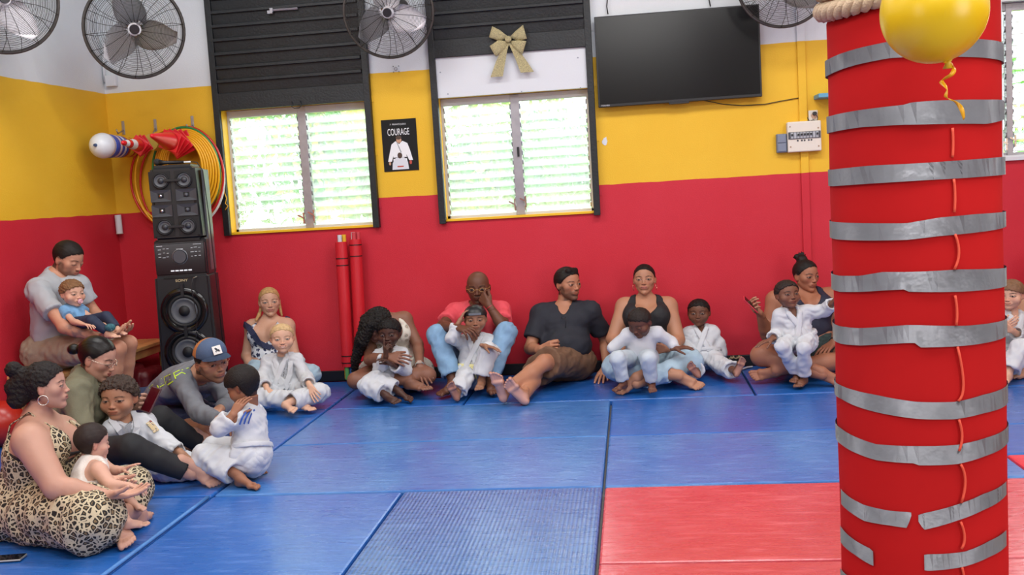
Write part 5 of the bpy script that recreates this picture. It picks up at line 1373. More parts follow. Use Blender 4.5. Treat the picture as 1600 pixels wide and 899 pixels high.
    bm = bmesh.new(); tube(bm, [T(-.10, -.10, 1.822), T(-.06, -.10, 1.820), T(.08, -.10, 1.816)], [.024, .014, .011], 12); done('body', bm, BLK2, r2, True)
    bm = bmesh.new(); sph(bm, T(-.115, -.10, 1.827), .026, 14, 10); done('grille', bm, mat('mic_grille', '#2a2c30', .4, bump=.6, bscale=400), r2, True)
    bm = bmesh.new(); cyl(bm, T(.08, -.10, 1.816), T(.13, -.10, 1.815), .010, seg=10); done('plug', bm, CHR, r2)
    bm = bmesh.new(); tube(bm, [T(.13, -.10, 1.815), T(.17, -.09, 1.81), T(.205, -.08, 1.75), T(.215, -.05, 1.4), T(.225, -.04, .9), T(.23, -.02, .3)], .004, 6); done('cable', bm, BLK2, r2, True)
speaker()

# ------------------------------------------------------------------ taped column with rope and balloon
CC = None
def column():
    d = ray(1432, 449); t = 3.0/ (d@FWD); p = CAM+d*t; R_ = .235
    cx_, cy_ = p[0], p[1]
    root = thing('padded_column', 'thick red padded column wrapped with silver tape bands', 'column', (cx_, cy_, 0))
    RED = mat('red_felt', '#b81c1e', .9, bump=.10, bscale=900, var=.07, vscale=3, spec=.12); TAPE = mat('silver_tape', '#8b8d94', .36, metal=.35, bump=.35, bscale=18, var=.12, vscale=9)
    top = 2.02; N = 72; Z = 40; bm = bmesh.new(); rows = []
    for i in range(Z+1):
        z = top*i/Z; row = []
        for k in range(N):
            a = 2*pi*k/N; rr = R_*(1+.006*sin(3*a+z*4)+.004*sin(7*a-z*9)+.006*(z < .9))
            tz = z+(max(0, (z-1.6)/.4))*(.10*cos(a-.5))
            if i == Z: rr *= .93
            row.append(bm.verts.new((cx_+rr*cos(a), cy_+rr*sin(a), tz)))
        rows.append(row)
    for i in range(Z):
        for k in range(N): bm.faces.new((rows[i][k], rows[i][(k+1) % N], rows[i+1][(k+1) % N], rows[i+1][k]))
    bm.faces.new(rows[-1]); bm.faces.new(rows[0][::-1]); done('padding', bm, RED, root, True)
    boxm('pole', (cx_-.10, cy_-.10, 0), (cx_+.10, cy_+.10, H_C), WHT, root, bev=.01)
    def hit(u, v, r=R_+.004):
        d = ray(u, v)
        o = CAM[:2]-np.array([cx_, cy_]); dd = d[:2]; a = dd@dd; b = o@dd; c = o@o-r*r; D = b*b-a*c
        t = (-b-sqrt(max(D, 0)))/a; q = CAM+d*t; return math.atan2(q[1]-cy_, q[0]-cx_) % (2*pi), q[2]
    S = [[(1297, 92, 117), (1340, 76, 101), (1390, 65, 91), (1430, 61, 89), (1500, 61, 89), (1567, 69, 98)],
         [(1300, 181, 207), (1345, 172, 199), (1412, 164, 195), (1425, 160, 195), (1470, 157, 194), (1540, 156, 194), (1568, 157, 186)],
         [(1303, 265, 291), (1360, 259, 287), (1440, 255, 282), (1510, 250, 278), (1568, 245, 273)],
         [(1308, 347, 374), (1360, 349, 376), (1416, 349, 375), (1467, 340, 369), (1520, 335, 364), (1569, 331, 355)],
         [(1313, 431, 456), (1345, 431, 456), (1380, 425, 454), (1416, 425, 452), (1420, 425, 456), (1498, 421, 456), (1569, 419, 448)],
         [(1314, 510, 537), (1345, 513, 540), (1377, 511, 538), (1416, 508, 536), (1432, 508, 536), (1434, 508, 543), (1510, 509, 540), (1570, 499, 526)],
         [(1316.5, 603, 624), (1369, 617, 644), (1432, 628, 654.5), (1493, 628, 655), (1535, 617, 646), (1571, 603, 633)],
         [(1316, 670, 695), (1369, 694, 719), (1430, 697, 724), (1432, 697, 727), (1496, 695, 725), (1540, 684, 712), (1571, 669, 695)]]
    P_ = [[(1315, 764, 787), (1330, 778, 801), (1351, 789, 814), (1390, 798, 821), (1417, 800, 825), (1424, 801, 806)], [(1435, 805, 815), (1443, 802, 828), (1493, 789, 814), (1535, 772, 797), (1571, 752, 773)],
          [(1314, 821, 846), (1335, 843, 866), (1360, 857, 882), (1365, 862, 884)], [(1444, 867, 891), (1450, 866, 892), (1507, 862, 885), (1545, 845, 870), (1571, 828, 853)], [(1314, 887, 912), (1326, 900, 925)]]
    def band(pts, full):
        e = []
        for u, a, b in pts:
            t0, z0 = hit(u, a); t1, z1 = hit(u, b); e.append((t0, z0, z1))
        th = np.unwrap([q[0] for q in e]); zt = [q[1] for q in e]; zb = [q[2] for q in e]
        M_ = 40; ts = list(np.linspace(th[0], th[-1], M_)); A_ = list(np.interp(ts, th, zt)); B_ = list(np.interp(ts, th, zb))
        if full:
            t2 = list(np.linspace(th[-1], th[0]+2*pi, 30)); A_ += list(np.linspace(A_[-1], A_[0], 30)); B_ += list(np.linspace(B_[-1], B_[0], 30)); ts += t2
        elif th[0] < pi*1.0 and False: pass
        bm = bmesh.new(); ra = R_+.0052; v1 = [bm.verts.new((cx_+ra*1.006*cos(t), cy_+ra*1.006*sin(t), a)) for t, a in zip(ts, A_)]; v2 = [bm.verts.new((cx_+ra*1.006*cos(t), cy_+ra*1.006*sin(t), b)) for t, b in zip(ts, B_)]
        for i in range(len(ts)-1): bm.faces.new((v1[i], v1[i+1], v2[i+1], v2[i]))
        bmesh.ops.solidify(bm, geom=bm.faces[:], thickness=.0012); done('tape_band', bm, TAPE, root, True)
    for s_ in S: band(s_, True)
    for s_ in P_: band(s_, False)
    C = [[(1488, 200), (1489, 225), (1488, 246)], [(1490, 280), (1492, 305), (1491, 332)], [(1492, 366), (1498, 395), (1491, 421)], [(1492, 462), (1495, 485), (1494, 508)], [(1496, 542), (1505, 600), (1497, 627)], [(1498, 656), (1503, 682), (1498, 705)], [(1501, 726), (1508, 752), (1502, 786)], [(1501, 816), (1507, 840), (1502, 858)], [(1503, 887), (1507, 905)]]
    for c_ in C:
        bm = bmesh.new(); p3 = []
        for i in range(9):
            q = i/8; a_, b_, e_ = (c_+[c_[-1]])[:3] if len(c_) > 2 else (c_[0], ((c_[0][0]+c_[1][0])/2, (c_[0][1]+c_[1][1])/2), c_[1]); m_ = [2*b_[k]-(a_[k]+e_[k])/2 for k in (0, 1)]; u, v = [a_[k]*(1-q)**2+2*m_[k]*q*(1-q)+e_[k]*q*q for k in (0, 1)]
            t, z = hit(u, v, R_+.006); p3.append((cx_+(R_+.007)*cos(t), cy_+(R_+.007)*sin(t), z))
        tube(bm, p3, .0036, 6); done('lacing_cord', bm, mat('cord_salmon', '#e2543c', .7), root, True)
    # rope wound round the top
    ROPE = mat('rope_fibre', '#c9b194', .8, bump=.5, bscale=200)
    rr = thing('rope', 'thick beige twisted rope wound around the top of the column', 'rope', (cx_, cy_, 2.05))
    for turn in range(2):
        for s3 in range(3):
            bm = bmesh.new(); pts = []
            for k in range(160):
                a = 2*pi*k/160; R2 = R_*.99+.012; zc = 1.995+turn*.058+.075*cos(a-.5)
                tw = a*16+s3*2*pi/3; pts.append((cx_+(R2+.013*cos(tw))*cos(a), cy_+(R2+.013*cos(tw))*sin(a), zc+.015*sin(tw)))
            tube(bm, pts, .0155, 6, closed=True); done('strand', bm, ROPE, rr, True)
    # balloon
    d = ray(1459, 18); p = CAM+d*(2.42/(d@FWD)); rb = 80/F_PX*2.42
    b_ = thing('balloon', 'round yellow balloon floating in front of the taped column', 'balloon', p)
    BAL = mat('balloon_yellow', '#e8c21c', .3, spec=.5); bm = bmesh.new(); lathe(bm, [(rb*cos(q)*(1 if q > 0 else 1), rb*(1.06 if q > 0 else 1.0)*sin(q)) for q in np.linspace(-pi/2+.02, pi/2-.001, 40)], p, (0, 0, 1), 48, True); done('skin', bm, BAL, b_, True)
    k0 = p+A(.030, -.0, -rb*.985); bm = bmesh.new(); lathe(bm, [(.012, -.016), (.006, -.004), (.012, .006)], k0, (0, 0, 1), 14, True); done('knot', bm, BAL, b_, True)
    rib = [(1476, 96), (1488, 101), (1491, 108), (1486, 117), (1473, 124), (1471, 128), (1480, 139), (1478, 152), (1488, 157), (1497, 163), (1503, 172), (1507, 188)]
    def P3(u, v, dd): d = ray(u, v); return CAM+d*(dd/(d@FWD))
    pts = [P3(u, v, 2.42+.012*sin(i*1.7)) for i, (u, v) in enumerate(rib)]; bm = bmesh.new()
    fine = []
    for i in range(len(pts)-1):
        for q in range(5):
            t = q/5; a, b, c, d2 = pts[max(i-1, 0)], pts[i], pts[i+1], pts[min(i+2, len(pts)-1)]
            fine.append(.5*((2*b)+(-a+c)*t+(2*a-5*b+4*c-d2)*t*t+(-a+3*b-3*c+d2)*t**3))
    strip(bm, fine, [A(.0045*cos(i*.25), .004*sin(i*.25), .003) for i in range(len(fine))], .0005); done('ribbon', bm, mat('ribbon_gold', '#e9ad1e', .3), b_, True)
column()
# ------------------------------------------------------------------ the people
HALL = None
BROWN1, BROWN2, TAN, FAIR, OLV = '#5c3626', '#8a5a40', '#b27c5c', '#d9a283', '#c08a6a'
JEANS = mat('light_denim', '#7fa3c4', .8, bump=.35, bscale=260, var=.14, vscale=12)
def glasses(p, m, r=.062, sq=.8, lens=True):
    hf = p.hf; H = hf.H; fr = []
    root = None
    bm = bmesh.new()
    for sx in (-1, 1):
        tube(bm, [hf.P(sx*.150+r*1.25*cos(a), .425-.04*abs(cos(a)) * (1 if sx*cos(a) > 0 else 0), -.005+r*sq*sin(a)*1.1) for a in np.linspace(0, 2*pi, 20, endpoint=False)], .0016 if H > .21 else .0013, 6, closed=True)
        tube(bm, [hf.P(sx*.225, .395, .015), hf.P(sx*.335, .26, .02), hf.P(sx*.352, .0, .03), hf.P(sx*.345, -.06, -.02)], .0016, 6)
    tube(bm, [hf.P(-.075, .425, .0), hf.P(0, .445, .012), hf.P(.075, .425, .0)], .0016, 6)
    fr = done('glasses', bm, m, p.root, True)
    return fr
def earring(p, sx, r, m, th=.0016):
    hf = p.hf; bm = bmesh.new(); c = hf.P(sx*.350, -.01, -.13)-A(0, 0, r)
    tube(bm, [c+hf.Y*r*cos(a)+A(0, 0, 1)*r*sin(a)+hf.X*.1*r*cos(a) for a in np.linspace(0, 2*pi, 20, endpoint=False)], th, 6, closed=True)
    return done('hoop_earring', bm, m, p.root, True)
def watch(p, S, m, rw=.034, t=.97):
    a, b = p.J['el'+S], p.J['wr'+S]; c = a+(b-a)*t; d = nrm(b-a); bm = bmesh.new(); R = orient(d)
    rr = .0285*p.sc+.004
    lathe(bm, [(rr, -.009), (rr+.003, -.009), (rr+.003, .009), (rr, .009)], c, d, 20); n = nrm(np.cross(d, np.cross(CAM-c, d))); bx(bm, c+n*rr, (.015, .015, .005), rot=orient(n)); return done('wrist_watch', bm, m, p.root)
def printed(name, base, cols, scale, kind='leopard', rough=.8):
    m = mat(name, base, rough, bump=.2, bscale=300); nt = m.node_tree; b = nt.nodes['Principled BSDF']; tc = nt.nodes.new('ShaderNodeTexCoord')
    nz = nt.nodes.new('ShaderNodeTexNoise'); nz.inputs['Scale'].default_value = scale*.6; nt.links.new(tc.outputs['Object'], nz.inputs['Vector'])
    mx = nt.nodes.new('ShaderNodeMixRGB'); mx.inputs[0].default_value = .025 if kind == 'leopard' else .05; nt.links.new(tc.outputs['Object'], mx.inputs[1]); nt.links.new(nz.outputs['Color'], mx.inputs[2])
    v = nt.nodes.new('ShaderNodeTexVoronoi'); v.inputs['Scale'].default_value = scale; v.feature = 'DISTANCE_TO_EDGE' if kind == 'leopard' else 'F1'; nt.links.new(mx.outputs[0], v.inputs['Vector'])
    r = nt.nodes.new('ShaderNodeValToRGB'); r.color_ramp.interpolation = 'CONSTANT' if kind != 'leopard' else 'LINEAR'; e = r.color_ramp.elements
    if kind == 'leopard':
        pos = [0, .10, .14, .27, .34]; cc = [base, base, cols[0], cols[0], cols[1]]
    else:
        pos = [0, .18, .30, .42]; cc = [cols[0], cols[1], cols[2 % len(cols)], base]
    while len(e) < len(pos): e.new(.5)
    for i, (q, c_) in enumerate(zip(pos, cc)): e[i].position = q; e[i].color = (*srgb(c_), 1)
    nt.links.new(v.outputs['Distance'], r.inputs['Fac']); nt.links.new(r.outputs['Color'], b.inputs['Base Color']); return m
def tank(p, m, name='tank_top', d=.009, strap=.028, scoop=.085, drop=.05, arm=.085, res=.0095, wr=.003, hem=None, back=True, extra=(), label=None, kk=.02, sx=.105):
    """sleeveless top: trunk offset, armholes and neck scooped out"""
    J, c = p.J, p.sc
    ps = p.off([q for q in p.torso() if q['tag'] not in ('sh',)], d)
    if hem is None: ps = [q for q in ps if q['tag'] not in ('pelvis', 'seat')]
    subs = [cap(J['nec']+p.up*.12*c-p.fw*.0*c, J['nec']-p.up*drop*c+p.fw*.13*c, scoop*c), cap(J['nec']+p.up*.12*c, J['nec']-p.up*drop*.4*c-p.fw*.10*c, scoop*.9*c)]
    for S, q in (('shR', -1), ('shL', 1)):
        o = J['nec']+p.ax*q*(sx+arm+.0)*c+(-p.up)*.03*c
        subs.append(cap(o+p.up*.10*c, o-p.up*.035*c, arm*c)); subs.append(cap(o+p.up*.05*c+p.ax*q*.05*c, o-p.up*.07*c+p.ax*q*.06*c, .10*c))
    p.cloth(name, ps+list(extra), m, res, subs=subs, wr=wr, label=label, k=kk)
P_ = Person

# man in the black v-neck
p = P_('vneck', dict(pel=(886, 566, -.34), nec=(882, 482, -.27), hd=(887, 444, -.27), shR=(845, 491, -.30), shL=(922, 487, -.30), elR=(828, 545, 'n'), wrR=(846, 546, 'n', .9), tipR=(868, 541, 'n', .8),
    elL=(946, 532, 'a'), wrL=(947, 573, 'n'), tipL=(940, 592, 'n', .9), knL=(850, 567, -.78), anL=(787, 612, -1.12), knR=(836, 582, -.72), anR=(817, 622, -1.15), toeL=(776, 590, 'n', .8), toeR=(797, 592, 'n', .8)),
    label='man in black v-neck tee and brown shorts, bare soles towards the camera', scalp='#17120f', skin='#b5795a', palm='#cf9a80', sole='#d8a596', H=.25, yaw=42, pitch=2, hair='crop', hairt=.035, hairline=.05, hairres=70, hairx=[((-.12, .22, .40), (.14, .24, .42), .10, .09)], beard=.85, w=1.08, belly=.6,
    handR=dict(palm=(0, -.3, -1), curl=.9, thumb=.1), handL=dict(palm=(0, -1, .2), curl=.1, spread=.12), footL=dict(up=(.1, .3, -1)), footR=dict(up=(-.1, .35, -1)))
p.body(); p.hair('#17120f'); NAVY = mat('black_navy_jersey', '#20222c', .8, bump=.15, bscale=300, var=.1, vscale=8)
p.tee(NAVY, 'tee_shirt', sl=.72, neck=.062, wr=.006, subs=[cap(p.J['nec']+p.fw*.10, p.J['nec']+p.fw*.14-p.up*.055, .045, .020)])
p.pants(mat('brown_cotton', '#6e503c', .85, bump=.2, var=.12, vscale=9), 'shorts', cuff=-.08, d=.018, r1=.078, wr=.007)
watch(p, 'L', BLK2)
bm = bmesh.new(); c0 = p.J['che']+p.fw*.16+p.up*.05
for q in (0,): tube(bm, [c0+p.ax*(q*.014)+p.fw*.0+A(0, 0, .03)+A(.014*cos(a), 0, .010*sin(a)) for a in np.linspace(0, 2*pi, 12, endpoint=False)], .002, 5, closed=True)
tube(bm, [c0+p.ax*.02+A(0, 0, .03), c0+p.ax*.012-A(0, 0, .05)], .002, 5); done('sunglasses', bm, BLK2, p.root, True)

# woman in the black tank top
p = P_('hoops', dict(pel=(1012, 560, -.36), nec=(1009, 470, -.25), hd=(1007, 437, -.26), shR=(976, 480, -.27), shL=(1044, 479, -.27), elR=(957, 531, -.42), wrR=(974, 549, -.62), tipR=(992, 546, -.70), elL=(1060, 531, -.42), wrL=(1042, 545, -.60), tipL=(1018, 545, -.68),
    knR=(962, 574, -.70), knL=(1078, 566, -.66), anR=(1062, 588, -.86), anL=(994, 600, -.94), toeR=(1086, 592, -.92), toeL=(968, 606, -.99)),
    label='woman in black tank top with hoop earrings, holding a boy on her lap', fem=1, scalp='#17110f', skin='#b67e60', palm='#cf9a80', sole='#cf9c88', H=.232, yaw=-4, pitch=-3, hair='crop', hairt=.012, hairline=.09, hcut=True, w=1.10, armw=1.12, legw=1.15, bust=1.15,
    handR=dict(palm=(0, 0, -1), curl=.35), handL=dict(palm=(0, 0, -1), curl=.3), footR=dict(up=(0, .7, .5)), footL=dict(up=(-.2, .8, .6)), lipc='#b0625a', browc='#1a120e')
p.body(); p.hair('#17110f'); tank(p, mat('black_cotton', '#1c1d21', .75, bump=.15), sx=.110, scoop=.080, drop=.05, arm=.09)
p.pants(JEANS if False else mat('pale_denim', '#a9c3d3', .8, bump=.3, bscale=260, var=.1, vscale=10), 'jeans', cuff=.86, d=.012, r1=.07, rc=.048)
for q in (-1, 1): earring(p, q, .026, mat('rose_gold', '#d79a86', .25, metal=.9))

# boy in the white jersey on her lap
p = P_('whiteboy', dict(pel=(1000, 560, -.72), nec=(1003, 520, -.78), hd=(1000, 504, -.86), shR=(981, 524, -.80), shL=(1026, 521, -.78), elR=(957, 544, -.80), wrR=(970, 556, -.72), elL=(1049, 535, -.74), wrL=(1056, 545, -.80), tipL=(1072, 543, -.82),
    knR=(965, 561, -1.02), knL=(1013, 562, -1.04), anR=(974, 597, -1.06), anL=(1018, 598, -1.06), toeR=(961, 608, -1.14), toeL=(1020, 610, -1.16)), sc=.62,
    yf=.07, label='boy in white long-sleeved top looking down, on the lap of the hoop-earring woman', kid=1, scalp='#241d1a', skin='#6b4130', palm='#9a6a54', H=.205, yaw=-38, pitch=32, hair='crop', hairt=.012, hairline=.02, curl=.008, smile=1, eyedown=1, handL=dict(palm=(0, -1, -.2), curl=.2))
p.body(); p.hair('#241d1a'); WJ = mat('white_jersey', '#cfd2d8', .8, bump=.2, bscale=300); p.tee(WJ, 'long_sleeved_top', long=True, d=.014, neck=.055, wr=.005); p.pants(mat('pale_grey_jersey', '#bcc6cf', .85, bump=.2), 'joggers', cuff=.93, d=.014, r1=.068, rc=.048, wr=.006)

# smiling boy in a gi against the wall
p = P_('smileboy', dict(pel=(1099, 556, -.30), nec=(1095, 515, -.24), hd=(1092, 489, -.25), shR=(1076, 522, -.25), shL=(1114, 519, -.25), elR=(1068, 540, -.30), wrR=(1082, 553, -.44), elL=(1124, 540, -.27), wrL=(1128, 562, -.28), tipL=(1126, 574, -.30),
    knL=(1124, 571, -.50), anL=(1149, 580, -.72), knR=(1082, 570, -.52), anR=(1088, 581, -.78), toeL=(1161, 566, -.78), toeR=(1078, 571, -.86)), sc=.62,
    label='smiling boy in white judo suit sitting against the red wall, one leg stretched out', kid=1, scalp='#15100e', skin='#6e4431', palm='#a87864', sole='#b88472', H=.205, yaw=-6, pitch=2, hair='crop', hairt=.02, hairline=.02, curl=.010, smile=1.3, footL=dict(up=(-.3, .2, -1)), footR=dict(up=(-.1, .4, -1)))
p.body(); p.hair('#15100e'); p.gi(sleeve=.85, cuff=.82, belt=GI, tail=False)

# woman with the phone and the boy pointing
p = P_('phonewoman', dict(pel=(1262, 545, -.38), nec=(1256, 458, -.27), hd=(1259, 431, -.30), shR=(1212, 470, -.30), shL=(1298, 465, -.26), elR=(1199, 523, -.36), wrR=(1187, 490, -.50), tipR=(1172, 478, -.56), elL=(1316, 515, -.40), wrL=(1303, 535, -.62), tipL=(1277, 556, -.72),
    knR=(1190, 556, -.70), knL=(1330, 562, -.66), anR=(1285, 586, -.93), anL=(1212, 579, -.80), toeR=(1311, 591, -.98), toeL=(1190, 580, -.82)),
    label='woman in navy tank top and shorts holding up a red phone, hair tied on top', fem=1, scalp='#191311', skin='#a86c50', palm='#c08a72', sole='#b98a7c', H=.235, yaw=42, pitch=5, hair='messy', hairt=.018, hairline=.05, w=1.16, armw=1.12, legw=1.2, bust=1.2, eyedown=0,
    handR=dict(palm=(.6, .5, .2), curl=.75, thumb=.2), handL=dict(palm=(0, -1, -.2), curl=.25, spread=.12), footR=dict(up=(0, .8, .6)), footL=dict(up=(0, .5, .8)))
p.body(); p.hair('#191311'); tank(p, mat('navy_cotton', '#1e2238', .75, bump=.15), sx=.115, scoop=.085, drop=.06, arm=.09)
p.pants(mat('dark_pattern', '#2c3b3a', .8, var=.5, vscale=40), 'shorts', cuff=-.30, d=.014); watch(p, 'L', BLK2)
for q in (-1,): earring(p, q, .012, mat('gold_metal', '#d8a94a', .25, metal=.9), .002)
r2 = thing('smartphone', 'red smartphone held up by the woman with her hair tied on top', 'phone', p.J['tipR']); c = PY(1173, 476, -.575); n = nrm(A(.75, -.25, .55)); d = nrm(PY(1164, 468, -.58)-PY(1182, 485, -.56)); R = Matrix([nrm(np.cross(d, n)), d, n]).transposed()
bm = bmesh.new(); bx(bm, c, (.033, .072, .0045), rot=R, bev=.003); done('case', bm, mat('red_phone', '#d83a48', .3), r2); bm = bmesh.new(); bx(bm, c+n*.0048, (.030, .068, .0006), rot=R); done('screen', bm, mat('phone_screen', '#0d0e12', .1), r2)

p = P_('pointboy', dict(pel=(1247, 532, -.76), nec=(1236, 486, -.78), hd=(1230, 461, -.80), shR=(1218, 494, -.80), shL=(1262, 488, -.76), elR=(1213, 522, -.78), wrR=(1205, 531, -.90), tipR=(1184, 538, -.94), elL=(1290, 486, -.80), wrL=(1304, 470, -.90), tipL=(1314, 456, -.94),
    knR=(1222, 543, -1.0), knL=(1256, 545, -1.02), anR=(1246, 583, -1.02), anL=(1256, 590, -1.06), toeR=(1240, 592, -1.10), toeL=(1245, 604, -1.16)), sc=.62,
    yf=.15, label='boy in white judo suit sitting on a lap and pointing at the taped column', kid=1, scalp='#2a201c', skin='#7d4f3a', palm='#ae7e68', H=.20, yaw=30, pitch=-6, hair='crop', hairt=.03, hairline=.03, curl=.010, gaze=(.012, .006), handL=dict(palm=(.3, -1, 0), curl=.3, point=True), handR=dict(palm=(0, -1, 0), curl=.15))
p.body(); p.hair('#2a201c'); p.gi(sleeve=.72, cuff=.86, belt=GI, pr=(.052, .058))

# boy behind the column, adult beyond him
p = P_('peekboy', dict(pel=(1578, 550, -.62), nec=(1582, 493, -.60), hd=(1580, 461, -.62), shR=(1562, 505, -.62), shL=(1602, 503, -.60), elR=(1556, 530, -.66), wrR=(1565, 512, -.80), tipR=(1578, 507, -.84), elL=(1604, 531, -.66), wrL=(1580, 516, -.84), tipL=(1566, 512, -.88),
    knR=(1550, 560, -.86), knL=(1594, 545, -.95), anR=(1540, 590, -1.0), anL=(1575, 584, -1.04), toeR=(1530, 598, -1.06), toeL=(1568, 592, -1.12)), sc=.64,
    label='brown-haired boy in white judo suit, half hidden behind the taped column', kid=1, scalp='#7c5c44', skin='#dba78a', H=.205, yaw=-18, pitch=4, hair='crop', hairt=.035, hairline=-.06, smile=1, handL=dict(palm=(0, 0, -1), curl=.4), handR=dict(palm=(0, 0, -1), curl=.4))
p.body(); p.hair('#7c5c44'); p.gi(sleeve=.72, cuff=.86, belt=GI)
p = P_('beyond', dict(pel=(1640, 545, -.36), nec=(1632, 458, -.27), hd=(1630, 425, -.27), shR=(1597, 468, -.28), shL=(1668, 466, -.28), elR=(1600, 520, -.35), wrR=(1625, 545, -.5), elL=(1680, 520, -.35), wrL=(1665, 545, -.5), tipR=(1640, 550, -.6), tipL=(1650, 550, -.6),
    knR=(1592, 556, -.72), knL=(1690, 556, -.68), anR=(1668, 578, -.92), anL=(1610, 574, -.86), toeR=(1690, 582, -.95), toeL=(1590, 580, -.88)),
    label='adult in yellow top at the right edge of the picture, behind the brown-haired boy', fem=1, scalp='#c79a52', skin='#cf9a7a', H=.23, yaw=0, hair='pony', hairt=.03)
p.body(); p.hair('#c79a52'); tank(p, YEL); p.pants(mat('grey_jersey', '#8a8f98', .8), 'shorts', cuff=-.3)

# bald man in the red tee and the boy with the cap
p = P_('bald', dict(pel=(745, 570, -.27), nec=(748, 478, -.22), hd=(747, 450, -.30), shR=(711, 490, -.25), shL=(783, 487, -.25), elR=(690, 511, -.50), wrR=(714, 512, -.72), tipR=(738, 518, -.80), elL=(787, 512, -.50), wrL=(764, 478, -.46), tipL=(752, 462, -.42),
    knR=(684, 524, -.58), knL=(791, 520, -.58), anR=(708, 596, -.74), anL=(763, 594, -.74), toeR=(685, 613, -.90), toeL=(775, 612, -.92)),
    label='bald man with glasses and red tee shirt, chin on his fist, light jeans', skin='#6a3f2c', palm='#96634e', H=.25, yaw=-6, pitch=6, hair='none', beard=.7, browc='#1a100c', w=1.05,
    handR=dict(palm=(0, -1, -.4), curl=.45, spread=.1), handL=dict(palm=(.4, 0, -1), curl=.95, thumb=.1), nosew=1.2)
p.body(); glasses(p, mat('amber_frame', '#b98a4e', .3)); 
CORAL = mat('coral_jersey', '#e2505c', .8, bump=.15, bscale=300, var=.06)
p.tee(CORAL, 'tee_shirt', sl=.66, neck=.066, wr=.005); p.pants(JEANS, 'jeans', cuff=.88, d=.012, r0=.09, r1=.066, rc=.060, wr=.008)
for S in 'RL':
    a, b = p.J['el'+S], p.J['wr'+S]; bm = bmesh.new(); lathe(bm, [(.0300, -.004), (.0325, 0), (.0300, .004)], a+(b-a)*.93, b-a, 18); done('bracelet', bm, mat('red_beads', '#a12a30', .4), p.root, True)
f = p.J['che']+p.fw*.158+p.up*.02
bm = bmesh.new()
for i in range(4): bx(bm, f+p.ax*(-.045+.03*i)+p.up*(.01*(i % 2)), (.010, .002, .028-.006*(i % 2)), rot=orient(p.up))
done('shirt_print', bm, mat('white_print', '#e9dede', .7), p.root)
p = P_('capboy', dict(pel=(739, 584, -.72), nec=(744, 528, -.66), hd=(743, 499, -.72), shR=(722, 535, -.67), shL=(765, 534, -.67), elR=(706, 528, -.82), wrR=(718, 502, -.80), tipR=(726, 489, -.76), elL=(774, 552, -.78), wrL=(758, 541, -.98), tipL=(776, 545, -1.02),
    knL=(763, 549, -.92), anL=(752, 594, -.98), toeL=(748, 610, -1.10), knR=(727, 590, -.95), anR=(713, 616, -1.12), toeR=(705, 602, -1.18)), sc=.66,
    yo=.10, yf=.03, label='boy in white judo suit with black cap worn backwards, between denim knees', kid=1, scalp='#1a1310', skin='#99694f', palm='#ab7862', sole='#b07c6c', H=.205, yaw=-2, pitch=4, hair='crop', hairt=.02, hairline=.0, gaze=(0, -.004),
    handR=dict(palm=(1, 0, -.3), curl=.3), handL=dict(palm=(0, -1, .2), curl=.15, spread=.12), footR=dict(up=(-.1, .35, -1)))
p.body(); p.hair('#1a1310'); p.gi(sleeve=.72, cuff=.84, belt=mat('white_yellow_belt', '#e0d9a0', .8, bump=.2))
hf = p.hf; ps = cranium(hf, 1, .035); F = Field(ps, .0035); F.adds(ps, .01)
n = nrm(hf.Z*1.0+hf.Y*-.12); F.plane(hf.P(0, 0, .14), -n); v, f = F.mesh(); link('cap', mesh_np('cap', v, f), BLK2, p.root)
bm = bmesh.new(); strip(bm, [hf.P(x, .425-.75*x*x, .235) for x in np.linspace(-.2, .2, 7)], hf.Z*.03*hf.H*1.3, .002); done('cap_strap', bm, mat('strap_grey', '#6b6f76', .4), p.root)

# woman bent over the boy
p = P_('bentwoman', dict(pel=(618, 578, -.38), nec=(603, 501, -.46), hd=(587, 509, -.68), shR=(581, 525, -.52), shL=(632, 500, -.42), elR=(577, 562, -.72), wrR=(606, 558, -.92), tipR=(630, 562, -.96), elL=(653, 538, -.48), wrL=(656, 573, -.74), tipL=(668, 594, -.84),
    knR=(556, 595, -.80), knL=(668, 587, -.76), anR=(640, 594, -.84), anL=(600, 594, -.80), toeR=(668, 600, -.90), toeL=(570, 600, -.84)),
    label='woman with long dark curly hair bent over a boy, watch on her wrist', fem=1, scalp='#16110f', skin='#8a5a45', palm='#a8745c', H=.228, yaw=28, pitch=48, roll=0, hair='long', hairt=.07, curl=.035, hairline=-.02, hairres=60, eyedown=1, legw=1.1,
    locks=[((-.1, -.1, .2), (.05, -.35, -.2), .40, .28), ((.32, -.05, .1), (.42, .15, -.5), .22, .20), ((.42, .15, -.5), (.50, .40, -1.2), .20, .15), ((.30, .1, .25), (.48, .3, -.3), .18, .2), ((.50, .40, -1.2), (.50, .62, -1.75), .15, .07)],
    handR=dict(palm=(-.1, -.5, -1), curl=.3, spread=.1), handL=dict(palm=(0, -.6, -1), curl=.25, spread=.14))
p.body(); p.hair('#16110f'); FLOR = printed('floral_cotton', '#dcd6c8', ['#b9a08c', '#93998a', '#cfc0b4'], 22, 'flower')
J = p.J; tank(p, FLOR, 'floral_dress', sx=.06, arm=.09, hem=1, d=.012, extra=[dict(p.thigh('L', 0, .62, .10, .095), off=.018, flat=2), dict(p.thigh('R', 0, .45, .10, .095), off=.018, flat=2)]); watch(p, 'L', mat('silver_watch', '#d8d8d6', .25, metal=.7))
